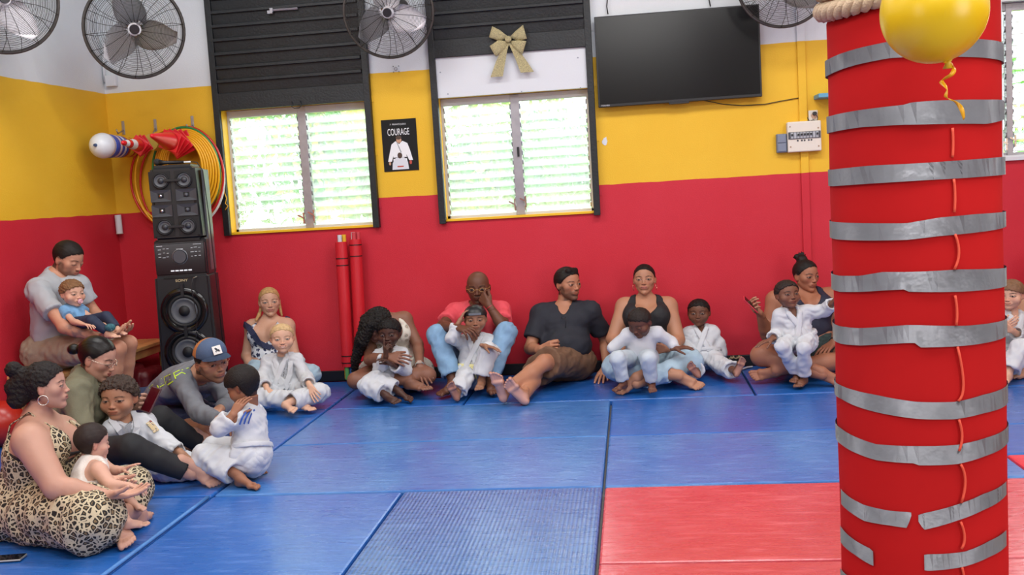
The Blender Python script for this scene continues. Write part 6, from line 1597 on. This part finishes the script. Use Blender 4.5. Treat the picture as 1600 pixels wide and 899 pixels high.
p = P_('noseboy', dict(pel=(612, 590, -.84), nec=(609, 549, -.84), hd=(608, 521, -.88), shR=(592, 556, -.86), shL=(628, 555, -.84), elR=(592, 580, -.96), wrR=(603, 558, -1.06), tipR=(603, 541, -1.06), elL=(634, 579, -.94), wrL=(614, 570, -1.08), tipL=(602, 563, -1.12),
    knR=(573, 604, -1.10), anR=(603, 617, -1.22), toeR=(617, 627, -1.26), knL=(584, 594, -1.06), anL=(624, 611, -1.12), toeL=(640, 612, -1.18)), sc=.64,
    yo=.12, yf=.04, label='boy in white judo suit held by the bent woman, a finger at his nose', kid=1, scalp='#120e0d', skin='#4f2f23', palm='#7c5344', H=.208, yaw=-14, pitch=8, hair='crop', hairt=.045, curl=.016, hairline=.0, gaze=(-.01, -.008), nosew=1.2,
    handR=dict(palm=(.8, 0, -.8), curl=.85, point=True), footR=dict(up=(-.2, .8, .3)), footL=dict(up=(0, .9, .3)))
p.body(hands=True); p.hair('#120e0d'); p.gi(sleeve=.84, cuff=.84, belt=GI, tail=False)

# blonde woman and her blond boy
p = P_('blonde', dict(pel=(426, 577, -.36), nec=(421, 501, -.30), hd=(421, 472, -.30), shR=(394, 512, -.30), shL=(449, 510, -.30), elR=(385, 557, -.34), wrR=(402, 585, -.52), elL=(461, 556, -.36), wrL=(455, 585, -.55),
    knR=(388, 592, -.78), knL=(487, 585, -.70), anR=(470, 597, -.85), anL=(410, 600, -.95), toeR=(490, 600, -.88), toeL=(388, 603, -.98)),
    yo=.08, label='blonde woman with tied-back hair and navy lace top sitting behind the blond boy', fem=1, scalp='#b58f5e', skin='#cf9c80', H=.228, yaw=2, pitch=0, hair='pony', hairt=.022, hairline=.06, hairx=[((-.30, -.1, -.05), (-.36, .02, -.50), .07, .04), ((.25, -.15, -.1), (.36, .0, -.40), .07, .05), ((.36, .0, -.40), (.48, .12, -.58), .06, .05)], browc='#6b4c34', iris='#5b6a72', lipc='#b06a62', w=.96)
p.body(); p.hair('#b58f5e'); LACE = printed('floral_lace', '#dfe3ea', ['#232a48', '#2a3354', '#3a4262'], 34, 'flower'); tank(p, LACE, 'lace_top', sx=.07, scoop=.085, drop=.09, arm=.09)
NV = mat('navy_lace', '#2b3150', .8, bump=.6, bscale=200)
p.decal('lace_strap', [(383, 507), (390, 513), (397, 523), (404, 534), (414, 541), (424, 544)], .022, NV, lift=.010, th=.003)
p.decal('lace_strap', [(449, 497), (449, 508), (445, 522), (439, 534), (431, 541), (424, 544)], .018, NV, lift=.010, th=.003)
p.pants(mat('pale_denim', '#a9c3d3', .8), 'jeans', cuff=.86)
p = P_('blondboy', dict(pel=(446, 610, -.86), nec=(442, 560, -.84), hd=(441, 529, -.88), shR=(420, 567, -.86), shL=(464, 565, -.86), elR=(409, 592, -.94), wrR=(417, 608, -1.16), tipR=(421, 629, -1.24), elL=(478, 591, -.94), wrL=(484, 603, -1.18), tipL=(494, 621, -1.25),
    knR=(408, 622, -1.15), anR=(466, 627, -1.22), toeR=(496, 632, -1.26), knL=(501, 613, -1.10), anL=(445, 632, -1.30), toeL=(461, 641, -1.38)), sc=.66,
    label='grinning blond boy in white judo suit sitting cross-legged in front of the blonde woman', kid=1, scalp='#c9a97c', skin='#deaa8c', palm='#e2ac96', sole='#e0a08c', H=.212, yaw=0, pitch=2, hair='crop', hairt=.018, hairline=.05, smile=1.0, teeth=1, browc='#a07c58', iris='#5a6a70',
    handR=dict(palm=(0, -.2, -1), curl=.25, spread=.12), handL=dict(palm=(0, -.2, -1), curl=.25, spread=.12), footR=dict(up=(.1, .9, .1)), footL=dict(up=(-.3, .8, .2)))
p.body(); p.hair('#c9a97c'); p.gi(sleeve=.78, cuff=.80, belt=GI)
p.patch('undershirt', [(429, 557), (441, 560), (452, 556), (453, 570), (450, 590), (445, 600), (439, 592), (433, 575)], WJ, lift=.011)
p.patch('shirt_print', [(436, 576), (442, 571), (449, 573), (450, 584), (445, 592), (439, 588)], printed('ink_print', '#c9cdd4', ['#20232a', '#3a3f48', '#c9cdd4'], 70, 'flower'), lift=.016)
p.decal('lapel', [(427, 555), (429, 570), (434, 586), (442, 600), (450, 608)], .018, GI, lift=.017, th=.004); p.decal('lapel', [(455, 554), (456, 570), (452, 586), (446, 600), (438, 608)], .018, GI, lift=.020, th=.004)
# ------------------------------------------------------------------ left group
# man on the bench with a toddler
p = P_('benchman', dict(pel=('x', 84, 548, -3.77), nec=('x', 88, 431, -3.74), hd=('x', 106, 405, -3.66), shR=(60, 455, -1.62), shL=(122, 449, -1.36), elR=(100, 512, -1.78), wrR=(157, 528, -1.76), tipR=(188, 522, -1.74), elL=(146, 487, -1.30), wrL=(181, 520, -1.50), tipL=(205, 519, -1.60),
    knR=(184, 545, -1.72), knL=(201, 537, -1.50), anR=(176, 640, -1.66), anL=(196, 632, -1.44), toeR=(192, 668, -1.78), toeL=(212, 655, -1.56)),
    label='man in light grey tee shirt with a tattooed forearm sitting on the bench', base=(-3.5, -1.6, 0), scalp='#1c1512', skin='#c98f72', palm='#dba58c', H=.252, yaw=52, pitch=26, eyedown=1, hair='crop', hairt=.018, hairline=.02, beard=.75, browc='#2a1e17', w=.96,
    handR=dict(palm=(0, 1, -.2), curl=.35), handL=dict(palm=(0, .9, .3), curl=.3))
def tattoo(s, v, cc):
    a, b = s.J['elR'], s.J['wrR']; t = ((v-a)@(b-a))/((b-a)@(b-a)); d = np.linalg.norm(v-(a+t[:, None]*(b-a)), axis=1)
    m = sstep(t, .08, .16)*(1-sstep(t, .72, .85))*(d < .07)*sstep(snoise(v, .05, 21, 6)+.5*snoise(v, .02, 22, 6), -.05, .25)
    return mixc(cc, (.10, .10, .12), m*.60)
p.body(armcol=tattoo); p.hair('#1c1512'); p.tee(mat('grey_jersey_light', '#a9adb3', .85, bump=.15, bscale=300, var=.06), 'tee_shirt', sl=.62, d=.016, neck=.062, wr=.008)
p.pants(mat('khaki_cotton', '#9d917c', .85, bump=.25, var=.08), 'shorts', cuff=-.16, d=.018, r1=.074, wr=.009)
bm = bmesh.new(); nb = p.J['nec']; tube(bm, [nb+p.ax*.062*cos(a)+p.fw*.060*sin(a)+p.up*(.035-.03*max(0, sin(a))) for a in np.linspace(0, 2*pi, 24, endpoint=False)], .0022, 5, closed=True); done('neck_chain', bm, CHR, p.root, True)
p = P_('toddler', dict(pel=(121, 507, -1.66), nec=(111, 479, -1.62), hd=(113, 459, -1.64), shR=(101, 487, -1.70), shL=(124, 484, -1.56), elR=(114, 503, -1.80), wrR=(130, 507, -1.86), elL=(139, 494, -1.62), wrL=(155, 505, -1.72), tipR=(139, 508, -1.88), tipL=(166, 509, -1.76),
    knR=(143, 501, -1.84), anR=(168, 519, -1.82), toeR=(180, 522, -1.84), knL=(166, 495, -1.68), anL=(184, 514, -1.72), toeL=(195, 512, -1.76)), sc=.47,
    label='toddler with pacifier, blue top and navy leggings on the bench man\'s lap', kid=1, base=(-3.5, -1.7, 0), scalp='#7d5a3c', skin='#dba78c', H=.182, yaw=34, pitch=4, hair='crop', hairt=.035, hairline=.0, curl=.02, browc='#8a6a50', iris='#4a4038', gaze=(.01, 0))
p.body(); p.hair('#7d5a3c'); p.tee(mat('sky_blue_cotton', '#6f9fcb', .8, bump=.2, var=.1, vscale=20), 'top', sl=.5, d=.012, neck=.05); p.pants(mat('navy_leggings', '#1f2a44', .7), 'leggings', cuff=.95, d=.008, r1=.062, rc=.042, wr=.002)
bm = bmesh.new(); c = p.hf.P(0, .42, -.262); cyl(bm, c, c+p.hf.Y*.006, .017, seg=16); cyl(bm, c+p.hf.Y*.006, c+p.hf.Y*.014, .010, .008, seg=14)
tube(bm, [c+p.hf.Y*.016+p.hf.X*.010*cos(a)+p.hf.Z*.010*sin(a) for a in np.linspace(0, 2*pi, 14, endpoint=False)], .0018, 5, closed=True); done('pacifier', bm, mat('pacifier_pink', '#e7b7c0', .35), p.root)
bm = bmesh.new(); sph(bm, PY(172, 512, -1.83), (.035, .03, .026), 14, 10); o = done('teal_sock_toy', bm, printed('teal_print', '#2e5f6b', ['#9ec7c9', '#2e5f6b', '#3b7884'], 60, 'flower'), smooth=True); props(o, 'small teal patterned bundle at the toddler\'s hand on the bench', 'toy')

# man in the trucker cap
p = P_('capman', dict(pel=(250, 630, -1.50), nec=(306, 582, -1.98), hd=(330, 566, -2.16), shR=(284, 596, -2.14), shL=(338, 596, -1.86), elR=(310, 645, -2.34), wrR=(345, 657, -2.50), tipR=(368, 664, -2.56), elL=(360, 632, -2.0), wrL=(343, 640, -2.2), tipL=(332, 646, -2.32),
    knR=(302, 674, -2.05), knL=(340, 660, -1.94), anR=(322, 694, -2.16), anL=(300, 690, -2.20), toeR=(345, 690, -2.24), toeL=(285, 698, -2.26)),
    label='man in blue and tan trucker cap and grey long-sleeved shirt leaning forward', scalp='#1c1613', skin='#b57f62', palm='#c99a82', H=.248, yaw=28, pitch=7, roll=-6, hair='crop', hairt=.014, hairline=-.02, beard=.7, gaze=(.014, 0), w=.98,
    handR=dict(palm=(0, -1, 0), curl=.4), handL=dict(palm=(0, -1, 0), curl=.4), lips=.9)
p.body(); p.hair('#1c1613'); GS = mat('grey_sport_cloth', '#6e7178', .75, bump=.1, bscale=300, var=.05); p.tee(GS, 'long_sleeved_shirt', long=True, d=.014, neck=.064, wr=.008)
NE = mat('neon_print', '#c8ea2e', .6)
for (pts, w) in (([(229, 618), (232, 613), (234, 607)], .004), ([(238, 612), (233, 603), (239, 598), (244, 603), (240, 608), (237, 605)], .0035), ([(247, 604), (243, 594), (252, 589)], .0035), ([(247, 599), (252, 596)], .003), ([(249, 603), (256, 599)], .0035),
                 ([(259, 598), (256, 587), (265, 583)], .0035), ([(259, 593), (265, 590)], .003), ([(262, 597), (269, 592)], .0035), ([(273, 589), (270, 581), (278, 577)], .0035), ([(273, 585), (281, 580), (286, 582)], .003), ([(281, 577), (291, 574)], .003)):
    p.decal("neon_lettering", [(u+3, v+4) for u, v in pts], w, NE, lift=.012)
p.pants(mat('navy_shorts', '#26304e', .8), 'shorts', cuff=-.12, d=.014, r1=.07); glasses(p, mat('clear_frame', '#b06a50', .25))
hf = p.hf; DEN = mat('cap_denim', '#4a5d7c', .8, bump=.3, bscale=300); TANM = mat('cap_mesh', '#b5733f', .8, bump=.4, bscale=400); ps = cranium(hf, 0, .045); F = Field(ps+[hf.ell((0, 0, .30), (.36, .40, .34))], .0042); F.adds(ps, .01); F.add(hf.ell((0, .06, .30), (.33, .36, .30)), .03)
F.plane(hf.P(0, 0, .20), -nrm(hf.Z+hf.Y*.12)); G = Field((F.lo, F.lo+(F.n-1)*F.h), F.h, pad=0); G.lo, G.n, G.ax, G.f = F.lo, F.n, F.ax, F.f.copy()
F.plane(hf.P(0, .02, 0), -hf.Y); v, f = F.mesh(); link('cap_front', mesh_np('cap_front', v, f), DEN, p.root); G.plane(hf.P(0, .02, 0), hf.Y); v, f = G.mesh(); link('cap_mesh_back', mesh_np('cap_mesh_back', v, f), TANM, p.root)
bm = bmesh.new(); rows = []
for i in range(6):
    q = i/5; row = []
    for j in range(13):
        x = (j/12-.5)*2; row.append(bm.verts.new(Vector(hf.P(x*.33, .40*sqrt(max(0, 1-(x*.95)**2))*1.02-.02+q*.36*sqrt(max(0, 1-.8*x*x)), .262-.05*x*x-.055*q-.02*q*q))))
    rows.append(row)
for i in range(5):
    for j in range(12): bm.faces.new((rows[i][j], rows[i][j+1], rows[i+1][j+1], rows[i+1][j]))
bmesh.ops.solidify(bm, geom=bm.faces[:], thickness=.004); done('cap_brim', bm, DEN, p.root, True)
c = hf.P(.03, .445, .37); n = nrm(hf.Y+hf.Z*.35); R = Matrix([hf.X, nrm(np.cross(n, hf.X)), n]).transposed()
bm = bmesh.new(); bx(bm, c, (.028, .026, .002), rot=R, bev=.002); pt = done('cap_patch', bm, mat('patch_white', '#eceae4', .6), p.root)
bm = bmesh.new(); r = random.Random(3)
for x, y, w_, h_ in ((-.006, .004, .010, .007), (.003, -.003, .009, .010), (.009, -.010, .007, .007), (-.012, .010, .006, .003), (.010, .008, .004, .006)): bx(bm, c+n*.0025+hf.X*x+np.cross(n, hf.X)*y, (w_*.7, h_*.7, .0008), rot=R @ Matrix.Rotation(.4, 3, 'Z'))
done('patch_motif', bm, mat('patch_dark', '#30343c', .6), pt)

# boy seen from behind
p = P_('backboy', dict(pel=(394, 712, -2.80), nec=(389, 636, -2.72), hd=(380, 603, -2.74), shR=(400, 648, -2.55), shL=(372, 654, -2.86), elL=(343, 668, -2.92), wrL=(363, 650, -2.90), tipL=(376, 630, -2.86), elR=(392, 690, -2.50), wrR=(372, 700, -2.46), tipR=(362, 702, -2.46),
    knL=(318, 714, -2.88), anL=(376, 746, -2.96), toeL=(400, 757, -3.0), knR=(335, 700, -2.56), anR=(388, 738, -2.66), toeR=(410, 738, -2.72)), sc=.66,
    label='dark-haired boy seen from behind in judo suit with blue shoulder stripes, hand at his cheek', kid=1, scalp='#191311', skin='#9a6448', palm='#b98268', H=.212, yaw=-118, pitch=22, hair='crop', hairt=.05, hairline=-.04, nape=-.34, temple=.02, curl=.004,
    handL=dict(palm=(.4, .2, -1), curl=.25), tyaw=-110)
p.body(); p.hair('#191311'); p.gi(sleeve=.80, cuff=.80, belt=GI, tail=False, lap=False, sr=.07)
BS = mat('blue_stripe', '#2f56a8', .7)
J = p.J
ps = p.off(p.torso(), .014)+[dict(p.upper_arm('L'), ra=.062*.66, rb=.062*.66, off=.010)]; p.last = ps
for k in range(3):
    p.decal('shoulder_stripe', [(374+k*5.5, 662-k*.5), (377+k*5, 654), (381+k*5, 647-k*.5), (388+k*4, 640+k*1)], .0045, BS, lift=.013)
bm = bmesh.new(); nb = J['nec']; F = Field([cap(nb-p.up*.02, nb+p.up*.03, .062)], .005); F.add(cap(nb-p.up*.03, nb+p.up*.028, .060, .054), 0); F.sub(cap(nb-p.up*.0, nb+p.up*.08+p.fw*.04, .043, .05), .002); F.plane(nb+p.up*.030, p.up); v, f = F.mesh(); link('collar', mesh_np('collar', v, f), GI, p.root)

# woman in olive shirt with the phone
p = P_('olive', dict(pel=(112, 716, -2.80), nec=(136, 590, -2.70), hd=(151, 560, -2.72), shR=(117, 618, -2.90), shL=(152, 606, -2.54), elR=(132, 676, -2.98), wrR=(150, 700, -3.06), elL=(176, 650, -2.44), wrL=(209, 634, -2.58), tipL=(234, 626, -2.62),
    knR=(204, 701, -3.08), anR=(300, 741, -2.94), toeR=(345, 757, -3.0), knL=(250, 655, -2.46), anL=(318, 697, -2.30), toeL=(345, 705, -2.36)),
    label='woman in olive shirt with glasses and a low dark bun, reading her phone', fem=1, scalp='#15110f', skin='#c4917a', palm='#d6a58e', sole='#c99882', H=.245, yaw=66, pitch=24, eyedown=1, hair='bun', hairt=.012, hairline=.05, bunpos=(0, -.56, .02), bunr=.125, hairrough=.3, w=.98, lipc='#a8504c', smile=.8, bust=.9,
    handL=dict(palm=(.2, .3, 1), curl=.55), footR=dict(up=(.2, .8, .6)), footL=dict(up=(.1, 1, .4)))
p.body(); p.hair('#15110f'); OL = mat('olive_cotton', '#6f6d58', .85, bump=.25, bscale=200, var=.1, vscale=12); p.tee(OL, 'shirt', long=.35, d=.020, neck=.062, wr=.011, drop=.01); glasses(p, mat('silver_frame', '#c9b9a8', .2, metal=.8))
for sg in (-1, 1):
    nb = p.J['nec']; pts = [nb-p.fw*.05+p.ax*sg*.02+p.up*.035, nb+p.ax*sg*.070+p.up*.03, nb+p.ax*sg*.055+p.fw*.075-p.up*.005, nb+p.ax*sg*.045+p.fw*.115-p.up*.06]; bm = bmesh.new(); strip(bm, pts, [(p.ax*sg*.012-p.up*.016)]*4, .004); done('collar', bm, OL, p.root, True)
p.pants(mat('black_leggings', '#17181c', .75), 'leggings', cuff=.88, d=.011, r0=.092, r1=.064, rc=.042, wr=.0025)
earring(p, -1, .006, mat('gold_metal', '#d8a94a', .25, metal=.9), .0016)
r2 = thing('smartphone', 'smartphone with dark red screen held by the woman in the olive shirt', 'phone', p.J['tipL']); n = nrm(A(-.15, -.75, .45)); d = nrm(PY(243, 606, -2.62)-PY(230, 640, -2.66)); d = nrm(d-n*(d@n)); R = Matrix([nrm(np.cross(d, n)), d, n]).transposed(); c = PY(236, 625, -2.66)
bm = bmesh.new(); bx(bm, c, (.036, .074, .005), rot=R, bev=.003); done('case', bm, mat('phone_case_dark', '#5a3a40', .4, bump=.6, bscale=300), r2); bm = bmesh.new(); bx(bm, c+n*.0052, (.031, .068, .0006), rot=R); done('screen', bm, mat('red_screen', '#4a0e16', .12), r2)

# curly boy in front of her
p = P_('curlyboy', dict(pel=(222, 712, -2.66), nec=(196, 660, -2.76), hd=(186, 623, -2.80), shR=(176, 670, -2.84), shL=(227, 661, -2.68), elR=(172, 700, -2.82), wrR=(190, 716, -2.80), elL=(255, 692, -2.72), wrL=(285, 710, -2.80), tipL=(303, 730, -2.84),
    knR=(262, 734, -2.80), knL=(272, 718, -2.58), anR=(318, 744, -2.74), anL=(322, 736, -2.54), toeR=(335, 744, -2.7), toeL=(340, 736, -2.5)), sc=.68,
    label='curly-haired boy in white judo suit looking left, in front of the woman with glasses', kid=1, scalp='#3d3029', skin='#b27e60', palm='#c9977a', H=.232, yaw=-26, pitch=4, hair='crop', hairt=.05, hairline=.04, curl=.03, gaze=(-.016, .0), handL=dict(palm=(-.2, -1, -.2), curl=.15), hairres=80)
p.body(feet=False); p.hair('#3d3029'); p.gi(sleeve=.78, cuff=.93, belt=None, lap=False)
c = p.surf(238, 668)[0]; n = p.surf(238, 668)[1]
p.decal('sleeve_patch', [(231, 660), (238, 667), (245, 676)], .016, printed('badge_print', '#c9b48a', ['#a02a30', '#2a2622', '#d8cdb8'], 60, 'flower'), lift=.012)
p.last = p.off(p.torso(), .012)
p.patch('undershirt', [(181, 662), (192, 668), (203, 660), (208, 664), (207, 676), (203, 688), (195, 680), (186, 670)], WJ, lift=.011)
p.decal('lapel', [(176, 652), (175, 660), (184, 672), (196, 684), (206, 696), (212, 708)], .017, GI, lift=.016, th=.004); p.decal('lapel', [(206, 648), (210, 656), (211, 668), (209, 682), (205, 694), (198, 704)], .017, GI, lift=.020, th=.004)

# woman in the leopard dress
p = P_('leopard', dict(pel=(58, 790, -3.58), nec=(60, 650, -3.58), hd=(71, 604, -3.60), shR=(47, 690, -3.76), shL=(97, 676, -3.42), elR=(88, 762, -3.86), wrR=(168, 775, -3.84), tipR=(212, 770, -3.80), elL=(122, 735, -3.42), wrL=(168, 750, -3.60), tipL=(204, 768, -3.70),
    knR=(140, 812, -3.86), knL=(205, 762, -3.30), anR=(216, 800, -3.56), anL=(184, 822, -3.74), toeR=(228, 800, -3.40), toeL=(194, 842, -3.84)),
    label='woman in leopard print dress with a dark puffy bun and hoop earrings', fem=1, scalp='#1a1413', skin='#c4917a', palm='#d6a58e', sole='#c99882', H=.222, yaw=80, pitch=0, hair='bun', hairt=.03, hairline=.03, bunpos=(0, -.56, .42), bunr=.17, hairx=[((0, -.36, .0), (0, -.56, -.20), .24, .20), ((0, -.35, .2), (0, -.58, .05), .25, .2)], curl=.014, hairres=84, w=1.14, armw=1.22, legw=1.1, bust=1.1,
    handR=dict(palm=(0, 1, 0), curl=.2), handL=dict(palm=(0, 1, -.3), curl=.3), footR=dict(up=(0, 1, 0)), footL=dict(up=(0, .8, .2)), nape=-.24)
p.body(); p.hair('#1a1413'); LEO = printed('leopard_print', '#c6b797', ['#151210', '#7d6748'], 42, 'leopard'); J = p.J
D1 = .03
ex = [dict(p.thigh('R', 0, 1, .10, .095), off=.02), dict(p.thigh('L', 0, 1, .10, .075), off=.012), cap(J['knR'], J['anL']+A(-.05, 0, .04), .115, .075), cap(J['knL'], (J['knL']+J['anR'])/2, .075, .065), ell(J['pel']+A(.0, .0, -.0), (.24, .20, .12)), ell((J['pel']+J['knR'])/2+A(0, 0, -.02), (.25, .14, .11)), ell(J['knR']+A(.0, .02, -.02), (.12, .12, .115))]
p.cloth('dress_skirt', [dict(q, off=.02) for q in p.torso() if q['tag'] in ('pelvis', 'seat')]+ex+[cap(J['pel'], J['pel']+(J['che']-J['pel'])*.6, .15, .135, off=.015)], LEO, .010, planes=[(A(0, 0, .006), A(0, 0, -1))], wr=.014, wl=.08, k=.06)
tank(p, LEO, 'dress_bodice', sx=.05, scoop=.10, drop=.12, arm=.115, d=.013, kk=.02, hem=None)
for sg in (-1, 1):
    nb = J['nec']; pts = [J['che']+p.ax*sg*.070+p.fw*.155+p.up*.075, nb+p.ax*sg*.092+p.fw*.105-p.up*.040, nb+p.ax*sg*.100+p.fw*.0+p.up*.026, nb+p.ax*sg*.080-p.fw*.092-p.up*.040, J['che']+p.ax*sg*.07-p.fw*.118+p.up*.02]
    fine = [pts[0]]
    for i in range(len(pts)-1):
        for q in (.33, .66, 1): fine.append(pts[i]*(1-q)+pts[i+1]*q)
    bm = bmesh.new(); strip(bm, fine, p.ax*.006, .002); done('shoulder_strap', bm, LEO, p.root)
BB = mat('black_elastic', '#15151a', .6)
for k in range(3): p.band('back_strap', BB, J['pel']+(J['che']-J['pel'])*(.62+.20*k)+p.up*.0, p.up*1.0+p.fw*.15*(k-1), .009, th=.006)
for q in (-1,): earring(p, q, .022, mat('silver_metal', '#e3dcd2', .2, metal=.9), .003)
earring(p, 1, .022, mat('silver_metal', '#e3dcd2', .2, metal=.9), .003)

# baby on her knee
p = P_('baby', dict(pel=(137, 768, -3.66), nec=(143, 719, -3.60), hd=(144, 692, -3.60), shR=(155, 735, -3.70), shL=(157, 727, -3.50), elR=(172, 758, -3.74), wrR=(200, 758, -3.72), tipR=(214, 762, -3.72), elL=(175, 736, -3.50), wrL=(194, 734, -3.54), tipL=(217, 723, -3.56),
    knR=(178, 781, -3.76), anR=(199, 814, -3.78), toeR=(216, 830, -3.76), knL=(184, 766, -3.56), anL=(206, 783, -3.60), toeL=(218, 796, -3.62)), sc=.47,
    label='baby in sleeveless white top on the lap of the woman in leopard print', kid=1, scalp='#2b211e', skin='#d3a088', palm='#e0b09a', H=.178, yaw=104, pitch=6, hair='crop', hairt=.028, hairline=.04, hairres=70, nape=-.26, browc='#5a4034', hw=1.14, armw=1.25, legw=1.3, neckr=.028, w=1.15,
    handL=dict(palm=(0, -1, 0), curl=.1), handR=dict(palm=(0, -1, 0), curl=.35))
p.body(); p.hair('#2b211e'); tank(p, mat('cream_cotton', '#e9e2da', .85, bump=.25), 'sleeveless_top', sx=.150, scoop=.045, drop=-.07, arm=.05, d=.014, hem=1, wr=.005)
p.pants(mat('cream_cotton2', '#e4ddd4', .85), 'bloomers', cuff=-.45, d=.010)
bpy.context.view_layer.update()
